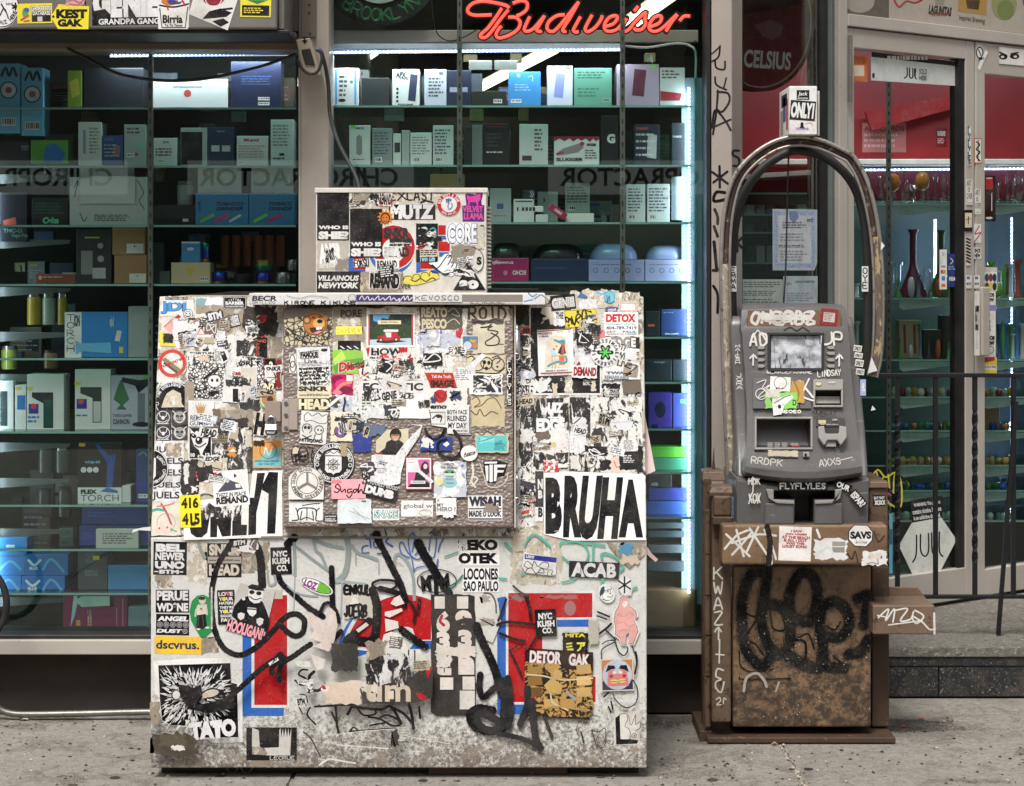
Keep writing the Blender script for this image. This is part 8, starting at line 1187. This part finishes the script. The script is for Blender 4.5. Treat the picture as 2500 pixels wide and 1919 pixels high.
 (Mi,1050,425,1134,468,'card','low cardboard tray behind the freezer box',''),(Mi,1196,460,1248,542,'#9ea6a6','grey carton with small blue square',[Q(1213,497,1229,510,'#3f5f86'),G(1204,526,1240,530,1)]),(Mi,1254,486,1304,542,'w','white carton with row of dark pods',[Q(1262,506+0,1266,515,BL)]+[Q(1274+i*9,506,1280+i*9,515,'#3a3438')for i in range(4)]+[Q(1258,490,1300,493,'#3a4a6a')]),('',1276,464,1306,485,'#2a3440','dark card with wave symbol',[S([(1294,468),(1298,474),(1294,480)],1.5,WH),S([(1298,466),(1303,474),(1298,482)],1.5,WH)]),(Mi,1312,468,1362,542,'#aeb4b2','grey-white carton with pen picture',[Q(1327,484,1330,494,BL)],6.72),(Mi,1380,446,1440,520,'#a9b2ac','tall pale carton above the white bar','g',6.72),(Mi,1382,521,1450,542,'#d9dcd3','long white bar shaped carton',''),
 ('',1299,503,1326,517,'w','small white box stacked on another',''),(Mi,1308,524,1338,542,'w','small white box on the shelf below it','',6.6),(Mi,1529,450,1575,542,'#cdd2d0','white leaflet carton just right of the upright','g'),(Mi,1580,449,1635,542,'#d3d8d8','second white leaflet carton near the lamp strip','g'),
 (Mi,1200,630,1291,687,'#a82a64','pink upside-down scale carton',[T('truweigh',1202,636,1254,646,WH,.04,flip=1),T('ECHO',1251,660,1284,671,WH,.04,flip=1),E(1234,666,5,6,'#d98ab0')]),(Mi,1296,632,1435,687,'#1f2f52','long navy carton under a black bag',[G(1305,652,1400,660,1,'#3a4f80')]),(Mi,1437,634,1573,687,'#9aa2cc','lavender carton with line icons, left one',[O(1454+i*26,660,6,1.2,'#3a3f5a')for i in range(5)]+[G(1448,645,1560,648,1,'#5a608a')]),(Mi,1575,634,1692,687,'#a3aad2','lavender carton with line icons, right one',[O(1592+i*24,660,6,1.2,'#3a3f5a')for i in range(4)]+[G(1585,645,1670,648,1,'#5a608a')]),
 (Mi,1576,760,1611,822,'#202426','dark carton with orange mark right of the freezer',[Q(1582,792,1598,797,'#c2603a')]),(Mi,1614,755,1678,822,'#25407a','blue carton with white edge text',[T('tron rough',1624,812,1656,818,WH,.02),G(1620,762,1650,766,1,'#8fa3cc')]),(Mi,1576,878,1640,932,'#16242c','black-teal carton on the fifth shelf',[T('bunglr',1598,882,1624,887,'#8fa3a8')]),(Mi,1643,878,1680,932,'#1a2c38','dark teal carton behind the lamp strip',''),(Mi,1583,958,1640,1046,'#3a2a8c','purple carton with dark silhouette',[E(1612,1000,13,20,'#1a1a3c'),Q(1590,1036,1606,1046,'#1a1a3c')]),(Mi,1643,960,1680,1046,'#3a4aa4','blue-violet carton with green tag',[Q(1662,975,1680,984,'#5fd66a')]),
 ('',1590,1091,1676,1117,'#4fae2f','bright green tray lying on the shelf',''),(Mi,1594,1118,1678,1150,'#2f8a6c','teal green tray under the bright green one',''),('',1584,1192,1676,1222,'#1f3a9a','dark blue tray right of the freezer',''),(Mi,1580,1224,1676,1260,'#2a56b0','royal blue tray under the dark blue one',''),(Mi,1584,1158,1640,1190,'#20242c','black box with red lettering',[T('AOE',1590,1178,1606,1186,'#b9c0c4')]),
 ('',1582,1276,1670,1290,'#4a5a62','upper grey glass tray',''),('',1582,1296,1670,1312,'#3f4f5a','second grey glass tray',''),('',1582,1330,1670,1350,'#55636a','third grey glass tray',''),('',1582,1370,1670,1395,'#3a4a54','lowest grey glass tray',''),
 ('',75,342,165,400,'#5a9a3a','green and blue patterned pouch on the left shelf',[P([(110,355),(135,350),(160,375),(150,398),(105,398)],'#2f6fb0')]),('',-10,345,70,402,'#1a1d20','black carton with pale lettering at the left edge',[T('STIIIZY',52,355,72,367,'#8a8f92')]),('',165,172,200,262,'#8aa83a','yellow-green hanging pouch near the top',[P([(170,200),(190,190),(195,230),(175,240)],'#c9c94a')]),
 )
for r_ in B_:bx(*r_)
def upright_card(x0,y0,x1,y1,Y,label):
 mb=MB();sp_=Surf((0,Y,0),(0,-1,0));prism(mb,sp_,[(x0+4,y0),(x1-4,y0),(x1,y0+5),(x1,y1),(x0,y1),(x0,y0+5)],-.004,0,carton('#cfd4d0'));mb.build('display_card',None,label=label,cat='card')
for q in((193,394,328,432,6.68,'white header card standing behind the big white carton'),(196,430,330,497,6.622,'white flap card leaning on the big white carton'),(483,411,589,471,6.68,'white header card above the first grinder carton'),(613,411,716,471,6.68,'white header card above the second grinder carton')):upright_card(*q)
def jar(x,y0,y1,w,c,lid,label,Y=6.66,cat='jar',nm='jar'):
 r_=w/2/F*Y;z0,z1=wz(y1,Y),wz(y0,Y);h=z1-z0;o=MB().lathe([(r_*.96,0),(r_,h*.04),(r_,h*.8),(r_*.9,h*.86)],(wx(x,Y),Y+r_,z0),c,16).build(nm,None,smooth=50,label=label,cat=cat)
 if lid:MB().lathe([(r_*.94,h*.84),(r_*.94,h),(r_*.8,h)],(wx(x,Y),Y+r_,z0),lid,16).build('lid',o,smooth=50)
for x,y0,y1,w,c,lid,lb in((80,712,793,36,'#a08a2f','tin','jar of yellow contents with printed label'),(116,715,793,34,'#8f9a8a','tin','clear jar between two yellow ones'),(150,715,793,24,'#9a862f','tin','slim yellow jar beside the torch carton'),(18,845,902,40,'#7f8a3a','tin','short jar with green contents at the left edge'),(108,1085,1155,38,'#3a4440','tin','dark glass jar on the lower left shelf'),(150,1090,1155,38,'#454f4a','tin','dark glass jar beside the black torch carton'),(105,1195,1240,32,'#2a302e','black','small dark jar, left of two on the lowest shelf'),(155,1190,1262,34,'#2f3634','black','small dark jar, right of two on the lowest shelf'),(120,855,900,36,'#6d5230','black','short brown jar left of the blue torch carton')):jar(x,y0,y1,w,plain(c,.15,0),lid,lb)
for x,y0,y1,w,c,lb in((532,660,692,40,'rainbow','low iridescent grinder beside the cream carton'),(640,662,692,34,'rainbow','lower iridescent grinder of the pair'),(642,630,660,46,'rainbow','upper iridescent grinder of the pair'),(498,585,640,24,'rainbow','iridescent flask behind the blue carton'),(590,664,692,44,'black','black grinder between iridescent ones'),(690,660,692,40,'tin','steel grinder near the post'),(712,630,660,24,'tin','small steel grinder on top near the post')):jar(x,y0,y1,w,M[c],None,lb,nm='grinder',cat='grinder')
for i in range(6):jar(548+i*27,562,650,22,plain('#b0583c',.5,0),None,('leftmost','second','third','fourth','fifth','rightmost')[i]+' orange-brown wrapped tube behind the grinders',6.85,'tube','wrapped_tube')
jar(449,442,500,40,carton('#c9d0c8'),'#8a9490','white shampoo bottle behind the black case',6.72,'bottle','bottle');jar(1660,414,537,40,carton('#c3cfe0'),None,'pale blue tall canister beside the lamp strip',6.63,'canister','canister')
o=bx('',1338,508,1386,526,'#a82a50','crimson bar carton tilted against the white bar',[T('OMNI',1352,513,1372,520,WH,.04)],6.60,.02)
o.matrix_world=Matrix.Translation(W(1362,517,6.6))@Matrix.Rotation(R(36),4,'Y')@Matrix.Translation(-W(1362,517,6.6))
def pillow(x0,y0,x1,y1,c,label,Y=6.66):
 X,zz=(wx(x0,Y),wx(x1,Y)),(wz(y1,Y),wz(y0,Y));a,b=(X[1]-X[0])/2,zz[1]-zz[0];mb=MB();vv,ff=[],[];n=18
 for j in range(7):
  t_=j/6*math.pi/2;rr=math.cos(t_)**.5
  vv+=[((X[0]+X[1])/2+a*rr*math.copysign(abs(math.cos(q))**.6,math.cos(q)),Y+.09+.09*rr*math.copysign(abs(math.sin(q))**.6,math.sin(q)),zz[0]+b*math.sin(t_))for q in[2*math.pi*i/n for i in range(n)]]
 for j in range(6):ff+=[(j*n+i,j*n+(i+1)%n,j*n+n+(i+1)%n,j*n+n+i)for i in range(n)]
 mb.add(vv,ff+[tuple(reversed(range(n)))],c).build('soft_case',None,smooth=60,label=label,cat='case')
for q in((1196,592,1275,630,plain('#20221f',.3,0),'dark soft case on the pink scale carton'),(1300,594,1428,631,plain('#17181b',.2,0),'glossy black soft case on the navy carton'),(1440,594,1560,633,plain('#8f96c8',.25,0),'left lavender soft case on its carton'),(1578,598,1684,633,plain('#9aa0cc',.25,0),'right lavender soft case on its carton')):pillow(*q)
rb=random.Random(8);ORD='first second third fourth fifth sixth seventh eighth ninth tenth eleventh twelfth thirteenth fourteenth fifteenth sixteenth seventeenth eighteenth nineteenth twentieth twenty-first twenty-second'.split()
for cab,wn_,rng,sh in(('L','left',(20,700),range(8)),('M','middle',(830,1660),range(4))):
 for si in sh:
  y,z=SHELF[cab][si];x=rng[0]+rb.uniform(0,60);k_=0
  while x<rng[1]and k_<20:
   w=rb.uniform(34,80);h_=rb.uniform(45,105);bx('',x,y-h_,x+w,y-1,rb.choice(('#20262a','#2c3a4a','#8f9694','#3a3f3c','#5c2f3a','#6f7a78','#2a4a5c','#746a52')),ORD[k_]+' carton from the left in the back row, '+ORD[si]+' shelf of the '+wn_+' window','d' if rb.random()<.5 else '',6.86,.06)['group']='back row cartons';x+=w+rb.uniform(4,40);k_+=1
  x=rng[0]+rb.uniform(0,40);k_=0
  while x<rng[1]and k_<20:
   w=rb.uniform(22,50);h_=rb.uniform(14,30);yt=y-rb.choice((1,1,106,30));bx('',x,yt-h_,x+w,yt,rb.choice(('#a9a28a','#24282c','#3f5f86','#7a3a44','#b4b8b4','#4a6a5c','#8a7a4a')),ORD[k_]+' low packet from the left among the deep stock, '+ORD[si]+' shelf of the '+wn_+' window','d' if rb.random()<.3 else '',6.79 if yt>y-10 else 6.87,.04)['group']='deep stock packets';x+=w+rb.uniform(20,90);k_+=1
   # ceiling lamps deep in the shop
for i,(a,b,lb)in enumerate((((1648,-20),(1535,62),'nearest fluorescent ceiling lamp behind the neon sign'),((1345,125),(1115,245),'long fluorescent ceiling lamp seen over the top shelf'),((905,130),(830,182),'fluorescent ceiling lamp near the left post'),((2640,200),(2380,330),'fluorescent ceiling lamp over the right counter'))):
 t0=thing('ceiling_lamp',lb,'lamp','fluorescent ceiling lamps');f=lambda p:W(p[0],p[1],(1.15 if i<3 else .9)*F/(HY-p[1]));a,b=f(a),f(b)
 for s_2 in(-.03,.03):MB().tube([a+Vector((s_2,0,0)),(a+b)/2+Vector((s_2,0,0)),b+Vector((s_2,0,0))],.012,emit('#fff6e0',3),8).build('tube',t0)
 q=[a+Vector((-.05,0,.02)),b+Vector((-.05,0,.02)),b+Vector((.05,0,.02)),a+Vector((.05,0,.02))];MB().hexa(q,[p+Vector((0,0,.03))for p in q],'#d6d3c8').build('housing',t0)
 # ================================================================== right-hand shop: red wall and glassware
Yr=8.7;RWl=thing('red_soffit','red painted soffit and wall band over the glass counter','soffit')
box('upper_band',RWl,1.05,4.4,Yr+.3,Yr+.4,wz(388,Yr),2.9,'red',0);box('ledge',RWl,1.05,4.4,Yr+.1,Yr+.42,wz(402,Yr+.1),wz(388,Yr+.1),'#d6d3cc',.004);box('lower_band',RWl,1.05,4.4,Yr+.32,Yr+.4,wz(486,Yr+.3),wz(403,Yr+.3),'red',0)
mb=MB();slab(mb,Surf((0,Yr+.25,0),(0,-1,0)),[(2110,275),(2340,230),(2340,262),(2125,320)],0,.03,'#8a2226');mb.build('sloping_beam',RWl)
for q,c,s in(((2105,300,2212,372),'#b56a6a','ALL CARDS'),((2285,312,2312,358),'#6d1418','NO REFUND')):st(Surf((0,Yr+.298,0),(0,-1,0)),c,[T(s,q[0]+4,q[1]+8,q[2]-4,q[1]+20,WH if c[1]=='6' else '#7d2a2c',.02),G(q[0]+4,q[1]+26,q[2]-4,q[3]-6,3,'#c9a0a0')],q,name='notice',parent=RWl)
CR_=cabinet('R','glass shop counter with many shelves of glassware behind the entrance',2080,2720,(497,727,877,968,1050,1135,1196,1270),(2170,),8.2,8.7)
CN=cabinet('N','dim shelving with small stock behind the narrow window',1816,2010,(470,522,566,640,720,800,900),(),7.9,8.3)
box('back_panel',CR_,wx(2085,8.74),4.3,8.74,8.76,.18,wz(490,8.74),m_wallboard('teal_backboard','#3f4c4a','#343f3e',.6),0);box('back_panel',CN,wx(1800,8.33),wx(2030,8.33),8.33,8.35,.18,wz(470,8.33),'inwall',0)
led(CR_,W(2284,535,8.55),W(2284,720,8.55),26,pw=3,dirv=(0,-1,0));led(CR_,W(2470,530,8.6),W(2470,1240,8.6),70,pw=7,dirv=(-1,-.5,0));led(CR_,W(2100,415,8.9),W(2700,410,8.9),60,pw=1.2,dirv=(0,-1,-.3));led(CR_,W(1830,36,8.3),W(2700,36,8.3),50,pw=6,dirv=(0,1,-.5))  # last strip is added, hidden behind the transom, to brighten the red wall
for y in(497,727,877,968,1050,1135,1196):
 for x in(2196,2400):mb=MB();prism(mb,Surf((0,8.22,0),(0,-1,0)),[(x,y+5),(x+125,y+7),(x+125,y+16),(x+10,y+30),(x,y+24)],-.004,0,'#a9bdb6');mb.build('bracket',CR_)
rnd=random.Random(11)
def vase(x,y0,y1,w,m,label,prof,Y=8.35,nm='water_pipe',cat='glass pipe'):
 z0,z1=wz(y1,Y),wz(y0,Y);k_=w/2/F*Y;return MB().lathe([(r*k_,t_*(z1-z0))for r,t_ in prof],(wx(x,Y),Y,z0),m,14).build(nm,None,smooth=60,label=label,cat=cat)
beak=[(1,0),(1,.06),(.3,.42),(.24,.5),(.24,.94),(.36,.97),(.36,1)];tall=[(.8,0),(.8,.05),(.5,.1),(.5,.9),(.8,.94),(.8,1)];ball=[(.3,0),(.8,.15),(1,.5),(.8,.85),(.3,1)]
vase(2229,560,725,68,plain('#6a2244',.15,0),'purple beaker water pipe on the counter shelf',beak);vase(2298,562,725,62,plain('#2f5a20',.15,0),'green beaker water pipe behind the payment stickers',beak)
vase(2190,640,725,34,M['clear'],'clear square-based glass rig left of the purple pipe',tall);vase(2262,650,725,26,M['clear'],'small clear glass rig right of the purple pipe',ball)
for i,(x,y0,c)in enumerate(((2420,640,'#7fb03a'),(2448,660,'#b9c0a0'),(2462,645,'#8a5a44'),(2484,635,'#a04a3a'),(2436,690,'#8fc04a'))):vase(x,y0,725,26,plain(c,.15,0),('lime','pale','brown','red-brown','small lime')[i]+' glass pipe on the right of the counter shelf',ball if i==4 else tall)
for i in range(22):vase(2150+i*17+rnd.uniform(-4,4),rnd.uniform(405,450),496,rnd.uniform(12,22),M['clear'],ORD[i]+' clear glass piece from the left along the counter top',tall if i%2 else ball,8.3+.12*(i%3),'glass_piece')['group']='clear glassware along the counter top'
for j,y in enumerate((726,876)):
 for i in range(16):vase(2096+i*25+rnd.uniform(-6,6),y-rnd.uniform(30,95),y,rnd.uniform(10,20),(plain('#b9c9c9',.08,0),plain('#5a7f8a',.1,0),M['clear'],plain('#b0603a',.1,0),plain('#4f9a5a',.1,0))[i%5],ORD[i]+' slim glass pipe from the left on counter shelf '+('two','three')[j],(tall,beak,ball)[i%3],8.28)['group']='slim glass pipes'
o_=[('#c9772e',2180,445,36),('#c98a3a',2252,442,36)]
for i,(c,x,y,w)in enumerate(o_):vase(x,y-22,y+22,w,plain(c,.3,0),('left','right')[i]+' orange round lamp shade over the glassware',ball,8.25,'globe','globe')
def balls(y,cs,nm,x0=2185,st_=15,w=17,n=20):
 for i in range(n):vase(x0+i*st_+rnd.uniform(-4,4),y-rnd.uniform(16,24),y-1,w+rnd.uniform(-4,5),plain(cs[i%len(cs)],.15,0),ORD[i]+' %s from the left on its shelf'%nm,ball,8.3+rnd.uniform(-.05,.1),'hand_pipe')['group']=nm+'s'
balls(968,('#c9c6bd','#7d2a34','#b9b6ad','#d9a03a'),'red or white glass hand pipe');balls(1050,('#2f6a6a','#2f4fa0','#3a4f5c','#8a5a3a','#3f7a4a'),'blue-green glass hand pipe');balls(1135,('#c9a05a','#d6b27a','#b98a4a'),'amber glass hand pipe');balls(1196,('#2f56b0','#2a4a98','#c9b24a','#3f7a4a'),'deep blue glass hand pipe',2178,17,22,18);balls(1270,('#b9c6c4','#8fa8a4','#d6d9d6','#7d9a6a'),'pale glass hand pipe',2180,15,15,20)
for i,(x0,y0,x1,c,lb)in enumerate(((2195,782,2250,'#a89a7c','tan carton showing wooden tools'),(2254,805,2298,'#2a2c2a','black carton on the counter middle shelf'),(2300,770,2340,'#1f2222','dark tall carton by the door edge'),(2400,1010-20,2440,'#8a6a4a','brown carton behind the railing'))):bx('R',x0,y0,x1,(877,877,877,1049)[i],c,lb,[S([(2208,795),(2210,860)],6,'#7d4a2a',1),S([(2232,795),(2234,860)],6,'#7d4a2a',1)]if i==0 else '',8.3)
for i in range(5):vase(2440+14*i,790,876,22,plain(('#4a6a9a','#3f7fc0','#5a9a5a','#4f8fd0','#c9c6bd')[i],.2,0),('slate','blue','green','sky blue','white')[i]+' ribbed bottle on the right counter shelf',tall,8.32,'bottle','bottle')
for j,y in enumerate((522,566,640,720)):
 for i in range(7):bx('N',1822+i*25,y-(22,20,40,34)[j],1842+i*25,y,('#a9b0ae','#5a6a64','#2f4a44','#8a8f8c','#6a3a3c')[(i*3+j)%5],ORD[i]+' small stock carton on the '+ORD[j]+' dim shelf behind the narrow window','',8.0)['group']='stock cartons behind the narrow window'
 # ================================================================== litter on the pavement
rnd=random.Random(21);mb=MB()
for i in range(900):
 Y=rnd.uniform(5.45,6.45);px=rnd.uniform(-40,2540);r_=rnd.choice((.0015,.002,.003,.004,.006));p=W(px,0,Y);q=[(p.x+r_*rnd.uniform(.6,1.5)*math.cos(t_),Y+r_*rnd.uniform(.5,1.4)*math.sin(t_),.0015)for t_ in(0,1.3,2.6,3.9,5.2)]
 mb.add(q+[(p.x,Y,.002+r_*.7)],[(a,(a+1)%5,5)for a in range(5)],C(rnd.choice(('#2a2521','#3a332c','#5a5146','#4a4238','#a89e90'))))
for i in range(34):
 Y=rnd.uniform(5.5,6.4);p=W(rnd.uniform(0,2500),0,Y);r_=rnd.uniform(.006,.016);mb.add([(p.x+r_*rnd.uniform(.8,1.2)*math.cos(t_*.7),Y+r_*rnd.uniform(.8,1.2)*math.sin(t_*.7),.0022)for t_ in range(9)],[tuple(range(9))],C(rnd.choice(('#3a352f','#4a443d','#2c2824'))))
mb.build('grit',None,label='grit and small litter scattered over the pavement',cat='grit',kind='stuff')
for i,(x,y,c)in enumerate(((2250,1758,'#c9745a'),(2205,1778,'#a85a4a'),(1890,1820,'#8a6f52'),(465,1740,'#8f8a80'),(60,1760,'#c9c3b8'))):
 Y=F*CZ/(y-HY);p=W(x,y,Y);mb=MB();mb.add([(p.x-.012,Y,.004),(p.x,Y-.008,.009),(p.x+.014,Y+.002,.004),(p.x+.002,Y+.01,.011)],[(0,1,2,3)],C(c));mb.build('leaf',None,label=('orange fallen leaf near the step','red-brown fallen leaf before the step','brown dry leaf in front of the cash machine','grey paper scrap at the wall foot left of the freezer','pale paper scrap by the conduit')[i],cat='leaf' if i<3 else 'scrap')
mb=MB()
for i in range(60):y=1806+i*2.2;Y=F*CZ/(y-HY);r_=rnd.uniform(.003,.009);p=Vector((.853+rnd.uniform(-.008,.008),Y,0));mb.add([(p.x+r_*math.cos(t_),Y+r_*math.sin(t_),-.003)for t_ in(0,1.2,2.5,3.8,5)]+[(p.x,Y,.003)],[(a,(a+1)%5,5)for a in range(5)],C(rnd.choice(('#8f8678','#7d7466','#9d9484'))))
mb.build('joint_gravel',None,label='pale gravel filling the pavement joint',cat='gravel',kind='stuff')
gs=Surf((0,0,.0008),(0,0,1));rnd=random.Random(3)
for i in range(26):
 x=rnd.uniform(-20,2480);y=rnd.uniform(1742,1775)if i<14 else rnd.uniform(1790,1905);w=rnd.uniform(60,240);st(gs,spray('#4a4238',rnd.choice((.18,.26,.34))),[],shape=jag(x,y,x+w,y+rnd.uniform(8,26),6,700+i),name='stain',parent=sw)  # stains; those along the wall foot also paint contact shade
